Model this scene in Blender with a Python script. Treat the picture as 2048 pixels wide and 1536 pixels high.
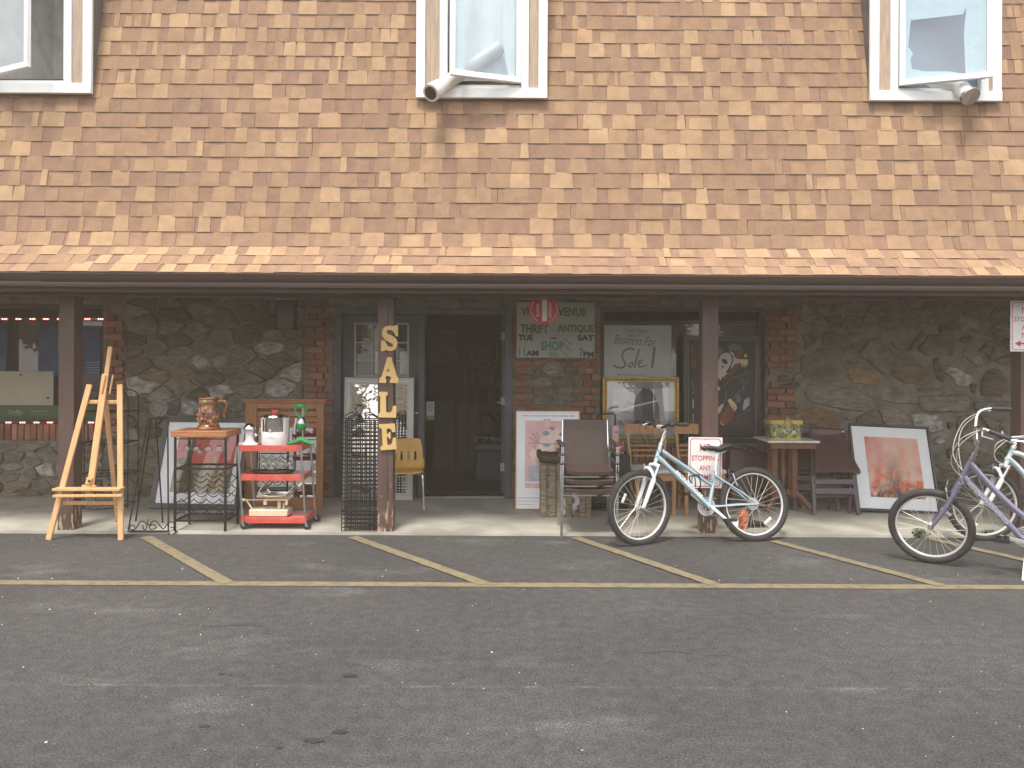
import bpy, bmesh, math, random
from math import radians as R_, sin, cos, pi, tan
from mathutils import Vector, Matrix, noise
from mathutils.geometry import tessellate_polygon

for _o in list(bpy.data.objects): bpy.data.objects.remove(_o)
sc = bpy.context.scene
col = sc.collection
rng = random.Random(7)

# ------------------------------------------------------------ camera
F, YH, H = 1500.0, 720.0, 1.58          # focal length in photo pixels, horizon row, eye height
ROLL = 0.0048
cam = bpy.data.objects.new('camera', bpy.data.cameras.new('camera'))
col.objects.link(cam); sc.camera = cam
cam.location = (0, 0, H)
cam.rotation_euler = (R_(90), -ROLL, 0)
cam.data.sensor_width = 36; cam.data.lens = F/2048*36
cam.data.shift_y = -(768-YH)/2048
cam.data.clip_end = 600
# ------------------------------------------------------------ light
SUN_EL, SUN_AZ = 66.0, 196.0             # degrees; azimuth clockwise from +Y
w = bpy.data.worlds.new('World'); sc.world = w; w.use_nodes = True
wn = w.node_tree; wn.nodes.clear()
def wnode(t, **k):
    n = wn.nodes.new(t)
    for a, v in k.items(): setattr(n, a, v)
    return n
sky = wnode('ShaderNodeTexSky', sky_type='NISHITA', sun_disc=False)
sky.sun_elevation = R_(SUN_EL); sky.sun_rotation = R_(SUN_AZ); sky.dust_density = 3.0
tc = wnode('ShaderNodeTexCoord'); mp = wnode('ShaderNodeMapping'); mp.inputs['Scale'].default_value = (1, 1, 2.6)
nz = wnode('ShaderNodeTexNoise'); nz.inputs['Scale'].default_value = 2.3; nz.inputs['Detail'].default_value = 7
cr = wnode('ShaderNodeValToRGB'); cr.color_ramp.elements[0].position = .36; cr.color_ramp.elements[1].position = .62
cr.color_ramp.elements[0].color = (.45, .45, .45, 1); cr.color_ramp.elements[1].color = (1, 1, 1, 1)
mx = wnode('ShaderNodeMix', data_type='RGBA'); mx.inputs['B'].default_value = (7.2, 7.3, 7.5, 1)
bg = wnode('ShaderNodeBackground'); bg.inputs['Strength'].default_value = 0.13
wo = wnode('ShaderNodeOutputWorld')
L = wn.links.new
L(tc.outputs['Generated'], mp.inputs[0]); L(mp.outputs[0], nz.inputs['Vector']); L(nz.outputs['Fac'], cr.inputs[0])
L(cr.outputs[0], mx.inputs['Factor']); L(sky.outputs[0], mx.inputs['A']); L(mx.outputs['Result'], bg.inputs[0]); L(bg.outputs[0], wo.inputs[0])
sun = bpy.data.objects.new('sun', bpy.data.lights.new('sun', 'SUN')); col.objects.link(sun)
sun.data.energy = 1.9; sun.data.angle = R_(14); sun.data.color = (1, .95, .87)
_d = Vector((sin(R_(SUN_AZ))*cos(R_(SUN_EL)), cos(R_(SUN_AZ))*cos(R_(SUN_EL)), sin(R_(SUN_EL))))
sun.rotation_euler = _d.to_track_quat('Z', 'Y').to_euler(); sun.location = (0, -6, 12)
# ------------------------------------------------------------ exposure
sc.view_settings.view_transform = 'Standard'; sc.view_settings.look = 'None'
sc.view_settings.exposure = 1.22; sc.view_settings.gamma = 1; sc.view_settings.use_curve_mapping = False
sc.cycles.use_denoising = True; sc.cycles.max_bounces = 6; sc.cycles.diffuse_bounces = 4
sc.cycles.glossy_bounces = 3; sc.cycles.transmission_bounces = 4; sc.cycles.transparent_max_bounces = 10
sc.cycles.sample_clamp_indirect = 4; sc.cycles.caustics_reflective = False; sc.cycles.caustics_refractive = False
sc.cycles.volume_bounces = 0
VEIL = .0062

# ------------------------------------------------------------ helpers
def W(px, py, Y):
    """point of the place seen at photo pixel (px,py) at depth Y"""
    x = px-1024; y = py-768
    xc = x+y*ROLL; yc = y-x*ROLL
    return Vector((xc*Y/F, Y, H-(yc+768-YH)*Y/F))
def WX(px, Y): return (px-1024)*Y/F

def mat(name, c, rough=.6, metal=0, var=.12, scale=6, bump=0, bscale=60, rnd=0, stretch=(1, 1, 1), c2=None, coat=0, spec=.5, emit=None, detail=6, lo=.35, hi=.65, bdist=.004):
    m = bpy.data.materials.new(name); m.use_nodes = True; nt = m.node_tree; nt.nodes.clear()
    N = nt.nodes.new; K = nt.links.new
    out = N('ShaderNodeOutputMaterial'); p = N('ShaderNodeBsdfPrincipled'); K(p.outputs[0], out.inputs[0])
    p.inputs['Roughness'].default_value = rough; p.inputs['Metallic'].default_value = metal
    p.inputs['Specular IOR Level'].default_value = spec; p.inputs['Coat Weight'].default_value = coat
    t = N('ShaderNodeTexCoord'); oi = N('ShaderNodeObjectInfo')
    ad = N('ShaderNodeVectorMath'); ad.operation = 'MULTIPLY_ADD'
    K(oi.outputs['Random'], ad.inputs[0]); ad.inputs[1].default_value = (37, 53, 71); K(t.outputs['Object'], ad.inputs[2])
    mp = N('ShaderNodeMapping'); mp.inputs['Scale'].default_value = stretch; K(ad.outputs[0], mp.inputs[0])
    n = N('ShaderNodeTexNoise'); n.inputs['Scale'].default_value = scale; n.inputs['Detail'].default_value = detail; K(mp.outputs[0], n.inputs['Vector'])
    mr = N('ShaderNodeMapRange'); mr.inputs['From Min'].default_value = lo; mr.inputs['From Max'].default_value = hi; K(n.outputs['Fac'], mr.inputs[0])
    mix = N('ShaderNodeMix'); mix.data_type = 'RGBA'
    a = [max(0, x*(1-var)) for x in c]; b = [x*(1+var) for x in c] if c2 is None else c2
    if c2 is not None: a = c
    mix.inputs['A'].default_value = (*a, 1); mix.inputs['B'].default_value = (*b, 1); K(mr.outputs[0], mix.inputs['Factor'])
    last = mix.outputs['Result']
    if rnd:
        r2 = N('ShaderNodeMapRange'); r2.inputs['To Min'].default_value = 1-rnd; r2.inputs['To Max'].default_value = 1+rnd; K(oi.outputs['Random'], r2.inputs[0])
        vm = N('ShaderNodeVectorMath'); vm.operation = 'SCALE'; K(last, vm.inputs[0]); K(r2.outputs[0], vm.inputs['Scale']); last = vm.outputs[0]
    K(last, p.inputs['Base Color'])
    if bump:
        nb = N('ShaderNodeTexNoise'); nb.inputs['Scale'].default_value = bscale; nb.inputs['Detail'].default_value = 5; K(mp.outputs[0], nb.inputs['Vector'])
        bp = N('ShaderNodeBump'); bp.inputs['Strength'].default_value = bump; bp.inputs['Distance'].default_value = bdist
        K(nb.outputs['Fac'], bp.inputs['Height']); K(bp.outputs[0], p.inputs['Normal'])
    if emit: p.inputs['Emission Color'].default_value = (*emit[0], 1); p.inputs['Emission Strength'].default_value = emit[1]
    return m

def glass(name, refl=.1, tint=(1, 1, 1), rough=0.0):
    m = bpy.data.materials.new(name); m.use_nodes = True; nt = m.node_tree; nt.nodes.clear(); N = nt.nodes.new; K = nt.links.new
    out = N('ShaderNodeOutputMaterial'); mx = N('ShaderNodeMixShader'); t = N('ShaderNodeBsdfTransparent'); g = N('ShaderNodeBsdfGlossy')
    fr = N('ShaderNodeFresnel'); fr.inputs[0].default_value = 1.5; ad = N('ShaderNodeMath'); ad.operation = 'ADD'; ad.inputs[1].default_value = refl; ad.use_clamp = True
    ge = N('ShaderNodeNewGeometry'); io = N('ShaderNodeMapRange'); io.inputs[3].default_value = 1.5; io.inputs[4].default_value = 1/1.5
    K(ge.outputs['Backfacing'], io.inputs[0]); K(io.outputs[0], fr.inputs[0])
    t.inputs[0].default_value = (*tint, 1); g.inputs['Roughness'].default_value = rough
    K(fr.outputs[0], ad.inputs[0]); K(ad.outputs[0], mx.inputs[0]); K(t.outputs[0], mx.inputs[1]); K(g.outputs[0], mx.inputs[2]); K(mx.outputs[0], out.inputs[0])
    return m

class MB:
    def __init__(s): s.v = []; s.f = []; s.m = []; s.X = Matrix.Identity(4); s.tone = []; s.cur = .5
    def add(s, vs, fs, mi=0):
        n = len(s.v)
        for q in vs: s.v.append(s.X @ Vector(q))
        for q in fs: s.f.append([n+i for i in q]); s.m.append(mi); s.tone.append(s.cur)
        return s
    def box(s, x0, x1, y0, y1, z0, z1, mi=0):
        return s.add([(x0, y0, z0), (x1, y0, z0), (x1, y1, z0), (x0, y1, z0), (x0, y0, z1), (x1, y0, z1), (x1, y1, z1), (x0, y1, z1)],
                     [(0, 3, 2, 1), (4, 5, 6, 7), (0, 1, 5, 4), (1, 2, 6, 5), (2, 3, 7, 6), (3, 0, 4, 7)], mi)
    def bar(s, a, b, wd, t, mi=0, up=(0, -1, 0), wd2=None):
        a = Vector(a); b = Vector(b); d = (b-a).normalized(); u = Vector(up); u = (u-d*u.dot(d)).normalized(); sd = d.cross(u)
        w2 = wd if wd2 is None else wd2; vs = []
        for p, ww in ((a, wd), (b, w2)):
            for i, j in ((-1, -1), (1, -1), (1, 1), (-1, 1)): vs.append(p+sd*(i*ww/2)+u*(j*t/2))
        return s.add(vs, [(0, 1, 2, 3), (7, 6, 5, 4), (0, 4, 5, 1), (1, 5, 6, 2), (2, 6, 7, 3), (3, 7, 4, 0)], mi)
    def tube(s, pts, r, n=8, closed=False, mi=0, flat=None):
        P = [Vector(p) for p in pts]; k = len(P); rs = r if isinstance(r, (list, tuple)) else [r]*k
        vs = []; prev = None
        for i in range(k):
            d = (P[(i+1) % k]-P[i-1]) if closed else (P[min(i+1, k-1)]-P[max(i-1, 0)])
            d = d.normalized() if d.length > 1e-9 else Vector((0, 0, 1))
            u = (prev if prev is not None else (Vector((0, 0, 1)) if abs(d.z) < .9 else Vector((1, 0, 0))))
            u = (u-d*u.dot(d)).normalized(); prev = u; v = d.cross(u)
            for j in range(n):
                a = 2*pi*j/n; vs.append(P[i]+u*(cos(a)*rs[i])+v*(sin(a)*rs[i]*(flat or 1)))
        fs = []
        for i in range(k if closed else k-1):
            for j in range(n):
                a = i*n+j; b = i*n+(j+1) % n; c = ((i+1) % k)*n+(j+1) % n; d2 = ((i+1) % k)*n+j; fs.append((a, b, c, d2))
        if not closed: fs.append(tuple(reversed(range(n)))); fs.append(tuple(range((k-1)*n, k*n)))
        return s.add(vs, fs, mi)
    def cyl(s, a, b, r, r2=None, n=16, mi=0): return s.tube([a, b], [r, r if r2 is None else r2], n, mi=mi)
    def lathe(s, prof, c=(0, 0, 0), n=24, mi=0, sx=1, sy=1, axis='z'):
        vs = []; k = len(prof)
        for r, z in prof:
            for j in range(n):
                a = 2*pi*j/n; q = (r*cos(a)*sx, r*sin(a)*sy, z)
                if axis == 'y': q = (q[0], q[2], q[1])
                if axis == 'x': q = (q[2], q[0], q[1])
                vs.append((c[0]+q[0], c[1]+q[1], c[2]+q[2]))
        fs = [(i*n+j, i*n+(j+1) % n, (i+1)*n+(j+1) % n, (i+1)*n+j) for i in range(k-1) for j in range(n)]
        ring = abs(prof[0][0]-prof[-1][0])+abs(prof[0][1]-prof[-1][1]) < 1e-6
        if ring: return s.add(vs, fs, mi)
        if prof[0][0] > 0: fs.append(tuple(reversed(range(n))))
        if prof[-1][0] > 0: fs.append(tuple(range((k-1)*n, k*n)))
        return s.add(vs, fs, mi)
    def prism(s, loops, y0, y1, mi=0, y1scale=None):
        """polygon (with holes) in x,z, from y0 (front) to y1 (back)"""
        flat = [q for l in loops for q in l]
        tri = tessellate_polygon([[Vector((a, b, 0)) for a, b in l] for l in loops])
        n = len(flat); vs = [(a, y0, b) for a, b in flat]+[(a, y1, b) for a, b in flat]
        fs = []
        for t in tri:
            A, B, C = [Vector((flat[i][0], flat[i][1], 0)) for i in t]
            o = (B-A).cross(C-A).z
            t = t if o > 0 else tuple(reversed(t))
            fs.append(tuple(t)); fs.append(tuple(n+i for i in reversed(t)))
        o = 0
        for l in loops:
            for i in range(len(l)): j = (i+1) % len(l); fs.append((o+i, o+j, n+o+j, n+o+i))
            o += len(l)
        return s.add(vs, fs, mi)
    def poly(s, pts, y, mi=0): # flat print facing -y
        tri = tessellate_polygon([[Vector((a, b, 0)) for a, b in pts]])
        fs = []
        for t in tri:
            A, B, C = [Vector((pts[i][0], pts[i][1], 0)) for i in t]
            fs.append(tuple(t) if (B-A).cross(C-A).z > 0 else tuple(reversed(t)))
        return s.add([(a, y, b) for a, b in pts], fs, mi)
    def ell(s, cx, cz, rx, rz, y, mi=0, n=24, rot=0, a0=0, a1=360):
        c, q = cos(R_(rot)), sin(R_(rot)); P = []
        for i in range(n+(a1-a0 < 360)):
            a = R_(a0+(a1-a0)*i/n); x = rx*cos(a); z = rz*sin(a); P.append((cx+x*c-z*q, cz+x*q+z*c))
        return s.poly(P, y, mi)
    def stroke(s, pts, wd, y, mi=0):
        for i in range(len(pts)-1):
            (x0, z0), (x1, z1) = pts[i], pts[i+1]; dx, dz = x1-x0, z1-z0; l = math.hypot(dx, dz) or 1
            nx, nz_ = -dz/l*wd/2, dx/l*wd/2; e = .25*wd/l
            x0, z0, x1, z1 = x0-dx*e, z0-dz*e, x1+dx*e, z1+dz*e
            s.poly([(x0-nx, z0-nz_), (x1-nx, z1-nz_), (x1+nx, z1+nz_), (x0+nx, z0+nz_)], y-.00012*(i % 2), mi)
        return s
    def sphere(s, c, r, n=12, m=8, mi=0, sc=(1, 1, 1)):
        prof = [(r*sin(pi*i/m), -r*cos(pi*i/m)) for i in range(m+1)]; X = s.X
        s.X = X @ Matrix.Translation(c) @ Matrix.Diagonal((*sc, 1)); s.lathe(prof, n=n, mi=mi); s.X = X; return s
    def text(s, t, x, z, h, y, mi=0, width=None, bold=0, rot=0, shear=0, align='C'):
        cu = bpy.data.curves.new('t', 'FONT'); cu.body = t; cu.size = 1; cu.resolution_u = 3; cu.offset = bold; cu.shear = shear
        o = bpy.data.objects.new('t', cu); col.objects.link(o); bpy.context.view_layer.update()
        me = bpy.data.meshes.new_from_object(o.evaluated_get(bpy.context.evaluated_depsgraph_get()))
        bpy.data.objects.remove(o); bpy.data.curves.remove(cu)
        vs = [tuple(v.co) for v in me.vertices]; fs = [tuple(p.vertices) for p in me.polygons]; bpy.data.meshes.remove(me)
        if not vs: return s
        x0, x1 = min(v[0] for v in vs), max(v[0] for v in vs); z0, z1 = min(v[1] for v in vs), max(v[1] for v in vs)
        k = h/(z1-z0); kx = k if width is None else width/(x1-x0)
        ox = {'C': (x0+x1)/2, 'L': x0, 'R': x1}[align]; c, q = cos(R_(rot)), sin(R_(rot)); o2 = []
        for v in vs:
            a = (v[0]-ox)*kx; b = (v[1]-(z0+z1)/2)*k; o2.append((x+a*c-b*q, y, z+a*q+b*c))
        return s.add(o2, fs, mi)

ROOTM = {}
def thing(name, label, cat, loc=(0, 0, 0), rot=(0, 0, 0), group=None, kind=None):
    o = bpy.data.objects.new(name, None); col.objects.link(o); o.empty_display_size = .1
    o.location = loc; o.rotation_euler = rot; o['label'] = label
    if cat: o['category'] = cat
    if group: o['group'] = group
    if kind: o['kind'] = kind
    from mathutils import Euler
    ROOTM[o.name] = (Matrix.Translation(Vector(loc)) @ Euler(rot).to_matrix().to_4x4()).inverted()
    return o
def mesh_of(mb, name, mats, smooth=True, ang=38):
    me = bpy.data.meshes.new(name); me.from_pydata([tuple(v) for v in mb.v], [], mb.f)
    for m in (mats if isinstance(mats, (list, tuple)) else [mats]): me.materials.append(m)
    me.polygons.foreach_set('material_index', mb.m)
    at = me.attributes.new('tone', 'FLOAT', 'FACE'); at.data.foreach_set('value', mb.tone)
    if smooth:
        me.polygons.foreach_set('use_smooth', [True]*len(mb.f)); me.set_sharp_from_angle(angle=R_(ang))
    me.validate(); me.update()
    return me
def part(mb, name, parent, mats, w=False, bevel=0, smooth=True, kind=None, label=None, loc=None):
    if parent is not None:
        inv = ROOTM[parent.name]
        if w: mb.v = [inv @ v for v in mb.v]
    me = mesh_of(mb, name, mats, smooth); o = bpy.data.objects.new(name, me); col.objects.link(o)
    if parent is not None: o.parent = parent; ROOTM[o.name] = inv
    else: ROOTM[o.name] = Matrix.Identity(4)
    if loc: o.location = loc
    if kind: o['kind'] = kind
    if label: o['label'] = label
    if bevel:
        b = o.modifiers.new('bevel', 'BEVEL'); b.width = bevel; b.segments = 2; b.limit_method = 'ANGLE'; b.angle_limit = R_(40); b.harden_normals = False
    return o
def inst(me, name, parent, loc=(0, 0, 0), rot=(0, 0, 0), scl=None):
    o = bpy.data.objects.new(name, me); col.objects.link(o); o.parent = parent; o.location = loc; o.rotation_euler = rot
    if scl: o.scale = scl
    ROOTM[o.name] = ROOTM[parent.name]; return o
def tag(o, label, cat, group=None, kind=None):
    if label: o['label'] = label
    if cat: o['category'] = cat
    if group: o['group'] = group
    if kind: o['kind'] = kind
    return o
def copy_tree(o, parent=None):
    c = o.copy(); col.objects.link(c); c.parent = parent
    for ch in [x for x in bpy.data.objects if x.parent == o and x != c]: copy_tree(ch, c)
    return c
def arc(c, r, a0, a1, n=8, pl='xz', k=0):
    P = []
    for i in range(n+1):
        a = R_(a0+(a1-a0)*i/n); u, v = r*cos(a), r*sin(a)
        P.append({'xz': (c[0]+u, c[1], c[2]+v), 'xy': (c[0]+u, c[1]+v, c[2]), 'yz': (c[0], c[1]+u, c[2]+v)}[pl])
    return P
def smoothline(P, n=6):
    P = [Vector(p) for p in P]; out = []
    for i in range(len(P)-1):
        p0, p1, p2, p3 = P[max(i-1, 0)], P[i], P[i+1], P[min(i+2, len(P)-1)]
        for j in range(n):
            t = j/n; out.append(.5*((2*p1)+(-p0+p2)*t+(2*p0-5*p1+4*p2-p3)*t*t+(-p0+3*p1-3*p2+p3)*t**3))
    out.append(P[-1]); return out

# ------------------------------------------------------------ materials
m_white = mat('white_paint', (.8, .8, .79), .4, var=.03, scale=3, bump=.05)
m_brown = mat('brown_paint', (.068, .040, .032), .55, var=.18, scale=5, bump=.25, bscale=40)
m_gutter = mat('brown_gutter', (.075, .046, .038), .35, var=.1, scale=3, stretch=(.3, 1, 1))
m_mortar = mat('mortar', (.20, .185, .148), .9, var=.25, scale=9, bump=.8, bscale=70)
m_ceil = mat('porch_ceiling', (.05, .038, .03), .8, var=.1)
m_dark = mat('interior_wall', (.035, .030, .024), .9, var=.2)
m_black = mat('black_iron', (.018, .017, .016), .45, metal=.3, var=.2, bump=.2)
m_blackp = mat('black_plastic', (.02, .02, .021), .5, var=.1)
m_rubber = mat('tyre_rubber', (.03, .028, .027), .75, var=.25, scale=30, bump=.3, bscale=200)
m_chrome = mat('chrome', (.75, .75, .75), .12, metal=1, var=.03)
m_steel = mat('steel', (.5, .5, .5), .3, metal=1, var=.08)
m_alu = mat('silver_rim', (.82, .82, .82), .28, metal=.55, var=.03)
m_mirror = mat('mirror_glass', (.86, .88, .88), .01, metal=1, var=0)
m_glass = glass('window_glass', .01)
m_glass2 = glass('upper_glass', .09, (.93, .97, .98))
m_picglass = glass('picture_glass', .0)
m_gold = mat('gold_leaf', (.55, .36, .10), .32, metal=.75, var=.25, scale=25, bump=.4, bscale=90)
m_wmat = mat('white_mat_board', (.80, .82, .82), .8, var=.02)
m_doorpaint = mat('blue_grey_paint', (.075, .088, .105), .5, var=.12, scale=7, bump=.1)
m_red = mat('red_enamel', (.52, .065, .045), .4, var=.1, scale=10, c2=(.60, .12, .09))
m_pine = mat('pine_wood', (.60, .33, .14), .45, c2=(.68, .42, .20), scale=5, stretch=(14, 14, 1.2), bump=.05)
m_oak = mat('oak_wood', (.26, .115, .045), .45, c2=(.36, .17, .07), scale=5, stretch=(14, 14, 1.2), bump=.08)
m_oakh = mat('oak_wood_flat', (.30, .11, .04), .4, c2=(.45, .20, .08), scale=5, stretch=(1.2, 14, 14), bump=.08)
m_chairw = mat('chair_wood', (.36, .18, .07), .42, c2=(.46, .25, .11), scale=5, stretch=(10, 10, 1.5), bump=.05)
m_mahog = mat('dark_red_wood', (.12, .048, .03), .35, c2=(.18, .075, .042), scale=6, stretch=(12, 12, 1.5), bump=.05)
m_leather = mat('brown_leather', (.055, .034, .026), .5, var=.15, scale=12, bump=.25, bscale=150)
m_leather2 = mat('maroon_leather', (.075, .035, .034), .33, var=.12, scale=10, bump=.2, bscale=120)
m_plum = mat('plum_grey_paint', (.10, .08, .095), .45, var=.1)
m_marble = mat('marble', (.68, .66, .62), .25, c2=(.5, .49, .46), scale=5, lo=.5, hi=.8)
m_yellowp = mat('yellow_plastic', (.54, .31, .06), .38, var=.08, scale=6)
m_tan = mat('letter_board', (.60, .41, .16), .6, var=.06, scale=5, c2=(.55, .36, .13))
m_signw = mat('sign_white', (.78, .78, .76), .4, var=.03, scale=4)
m_signr = mat('sign_red', (.60, .035, .045), .5, var=.03)
m_cream = mat('cream_enamel', (.72, .58, .40), .4, var=.05)
m_clear = glass('clear_plastic', .12, (.93, .9, .84), .08)
m_wine = glass('wine_glass', .05, (.95, .95, .95))
m_green = mat('green_enamel', (.03, .36, .08), .35, var=.12, scale=20)
m_print_k = mat('print_black', (.03, .03, .03), .7, var=.05)
m_weathered = mat('weathered_wood', (.13, .095, .065), .8, c2=(.33, .27, .20), scale=6, stretch=(2, 10, 10), bump=.7, bscale=30)
# ============================================================ SETTING
def asphalt_mat():
    m = bpy.data.materials.new('asphalt'); m.use_nodes = True; nt = m.node_tree; N = nt.nodes.new; K = nt.links.new
    p = nt.nodes['Principled BSDF']; p.inputs['Roughness'].default_value = .82; p.inputs['Specular IOR Level'].default_value = .35
    t = N('ShaderNodeTexCoord')
    def noise_(s, d, st=(1, 1, 1)):
        mp = N('ShaderNodeMapping'); mp.inputs['Scale'].default_value = st; K(t.outputs['Object'], mp.inputs[0])
        n = N('ShaderNodeTexNoise'); n.inputs['Scale'].default_value = s; n.inputs['Detail'].default_value = d; n.inputs['Roughness'].default_value = .6; K(mp.outputs[0], n.inputs['Vector']); return n.outputs['Fac']
    def rng_(src, a, b, c, d):
        r = N('ShaderNodeMapRange'); r.inputs[1].default_value = a; r.inputs[2].default_value = b; r.inputs[3].default_value = c; r.inputs[4].default_value = d; K(src, r.inputs[0]); return r.outputs[0]
    def mul(a, b):
        q = N('ShaderNodeMath'); q.operation = 'MULTIPLY'; K(a, q.inputs[0]); K(b, q.inputs[1]); return q.outputs[0]
    def add(a, b):
        q = N('ShaderNodeMath'); q.operation = 'ADD'; K(a, q.inputs[0]); K(b, q.inputs[1]); return q.outputs[0]
    grain = rng_(noise_(95, 6), .34, .66, .42, 1.65)
    mid = rng_(noise_(14, 6), .35, .7, .80, 1.22)
    big = rng_(noise_(.55, 6), .3, .7, .76, 1.25)
    scuff = mul(rng_(noise_(1.5, 7, (.7, 1.6, 1)), .57, .74, 0, .15), rng_(noise_(90, 3), .45, .62, 0, 1))
    chips = rng_(noise_(150, 1), .73, .80, 0, .25)
    v = mul(mul(grain, mid), big); c = N('ShaderNodeMath'); c.operation = 'MULTIPLY'; c.inputs[1].default_value = .061; K(v, c.inputs[0])
    v = add(add(c.outputs[0], scuff), chips)
    # straight pale seam in the paving
    sx = N('ShaderNodeSeparateXYZ'); K(t.outputs['Object'], sx.inputs[0])
    sb = N('ShaderNodeMath'); sb.operation = 'SUBTRACT'; K(sx.outputs['Y'], sb.inputs[0]); sb.inputs[1].default_value = 3.625
    ab = N('ShaderNodeMath'); ab.operation = 'ABSOLUTE'; K(sb.outputs[0], ab.inputs[0])
    seam = mul(rng_(ab.outputs[0], .003, .018, .05, 0), rng_(noise_(9, 6), .45, .65, 0, 1)); v = add(v, seam)
    cb = N('ShaderNodeCombineColor'); K(v, cb.inputs[0])
    g = N('ShaderNodeMath'); g.operation = 'MULTIPLY'; g.inputs[1].default_value = .955; K(v, g.inputs[0]); K(g.outputs[0], cb.inputs[1])
    b = N('ShaderNodeMath'); b.operation = 'MULTIPLY'; b.inputs[1].default_value = .92; K(v, b.inputs[0]); K(b.outputs[0], cb.inputs[2])
    K(cb.outputs[0], p.inputs['Base Color'])
    bp = N('ShaderNodeBump'); bp.inputs['Strength'].default_value = .9; bp.inputs['Distance'].default_value = .006
    K(noise_(190, 3), bp.inputs['Height']); K(bp.outputs[0], p.inputs['Normal'])
    return m
m_asph = asphalt_mat()
m_conc = mat('concrete', (.27, .25, .205), .85, c2=(.44, .42, .36), scale=2.2, bump=.6, bscale=60, detail=9)
m_line = mat('yellow_line_paint', (.215, .175, .098), .7, c2=(.11, .098, .075), scale=14, lo=.45, hi=.75, bump=.5, bscale=150, detail=9)
KY = 6.745; SZ = .025
g = MB(); g.add([(-60, -60, 0), (60, -60, 0), (60, 60, 0), (-60, 60, 0)], [(0, 1, 2, 3)])
ground = part(g, 'parking_lot', None, m_asph, smooth=False); tag(ground, 'dark asphalt parking lot with faded yellow lines', None, kind='structure')
# walkway slab, its front edge slightly irregular
g = MB(); xs = [-9+.12*i for i in range(151)]
vs = [(x, KY+.008*noise.noise(Vector((x*3, 0, 0))), SZ) for x in xs]+[(x, 8.6, SZ) for x in xs]+[(x, KY-.004+.008*noise.noise(Vector((x*3, 0, 0))), -.01) for x in xs]
n = len(xs); g.add(vs, [(i, i+1, n+i+1, n+i) for i in range(n-1)]+[(2*n+i, 2*n+i+1, i+1, i) for i in range(n-1)])
slab = part(g, 'sidewalk', None, m_conc, smooth=False); tag(slab, 'worn concrete walkway slab under the porch roof', None, kind='structure')
# painted lines
def gp(px, py):
    x = px-1024; yc = py-x*ROLL; Y = F*H/(yc-YH); return ((px-1024+(py-768)*ROLL)*Y/F, Y)
def line(a, b, wd, zz):
    (x0, y0), (x1, y1) = a, b; dx, dy = x1-x0, y1-y0; l = math.hypot(dx, dy); nx, ny = -dy/l*wd/2, dx/l*wd/2; k = max(2, int(l/.06)); m_ = MB(); vs = []
    for i in range(k+1):
        t = i/k; e1 = 1+.14*noise.noise(Vector((i*.9, x0, 1))); e2 = 1+.14*noise.noise(Vector((i*.9, x0, 7)))
        vs += [(x0+dx*t-nx*e1, y0+dy*t-ny*e1, zz), (x0+dx*t+nx*e2, y0+dy*t+ny*e2, zz)]
    m_.add(vs, [(2*i, 2*i+2, 2*i+3, 2*i+1) for i in range(k)]); part(m_, 'painted_line', ground, m_line, smooth=False)
yl = gp(1024, 1170.5)[1]
line((-9, yl), (9, yl), .10, .004)
for a, b in (((292, 1075), (455, 1168)), ((705, 1075), (972, 1170)), ((1150, 1076), (1432, 1171)), ((1545, 1083), (1885, 1173)), ((1862, 1079), (2290, 1176))): line(gp(*a), gp(*b), .095, .008)
line(gp(-130, 1074), gp(-62, 1166), .095, .008)
m_stain = mat('oil_stain', (.03, .028, .026), .6, var=.2)
for px, py, rx, ry in ((700, 1352, 17, 4), (628, 1482, 24, 6), (680, 1465, 18, 5), (560, 1496, 9, 4), (408, 1453, 14, 3), (444, 1349, 8, 2), (462, 1350, 5, 2)):
    P = []; g = MB()
    for i in range(18):
        a = 2*pi*i/18; k = .75+.5*noise.noise(Vector((px, i*.7, 0)))+.2*rng.random(); P.append(gp(px+rx*cos(a)*k, py+ry*sin(a)*k))
    g.add([(x, y, .0035) for x, y in P], [tuple(reversed(range(18)))]); part(g, 'oil_stain', ground, m_stain, smooth=False)
m_crack = mat('crack', (.02, .018, .017), .9)
for (px, py, ln, sd_) in ((1640, 1100, 1.5, 1), (300, 1230, 1.3, 5), (1180, 1300, .9, 9)):
    rr0 = random.Random(sd_); x, y = gp(px, py); a = rr0.uniform(-.3, .3); P = [(x, y)]
    while ln > 0: a += rr0.uniform(-.7, .7); a *= .8; st_ = rr0.uniform(.03, .07); x += st_*cos(a); y -= st_*sin(a)*.6+.008; ln -= st_; P.append((x, y))
    g = MB(); n_ = len(P); vs = []
    for i, (x, y) in enumerate(P): w_ = .0022*(1-abs(2*i/(n_-1)-1))+.0006; vs += [(x, y-w_, .0025), (x, y+w_, .0025)]
    g.add(vs, [(2*i, 2*i+2, 2*i+3, 2*i+1) for i in range(n_-1)]); part(g, 'crack', ground, m_crack, smooth=False)
# grit and scraps lying about
g = MB()
for i in range(190):
    Y = rng.uniform(2.6, 6.9); X = rng.uniform(-.72, .72)*Y; s_ = rng.choice((.0014, .0018, .002, .0025, .004))*rng.uniform(.7, 1.2)
    z0 = 0 if Y < 6.73 else SZ
    g.add([(X-s_*1.4, Y-s_, z0), (X+s_*1.2, Y-s_*.8, z0), (X+s_, Y+s_, z0), (X-s_, Y+s_*.9, z0), (X, Y, z0+s_*1.3)], [(0, 1, 4), (1, 2, 4), (2, 3, 4), (3, 0, 4)])
m_grit = mat('grit', (.5, .49, .46), .8, var=.2)
tag(part(g, 'grit', None, m_grit, smooth=False), 'pale grit and tiny scraps scattered over the asphalt', None, kind='stuff')

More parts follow.
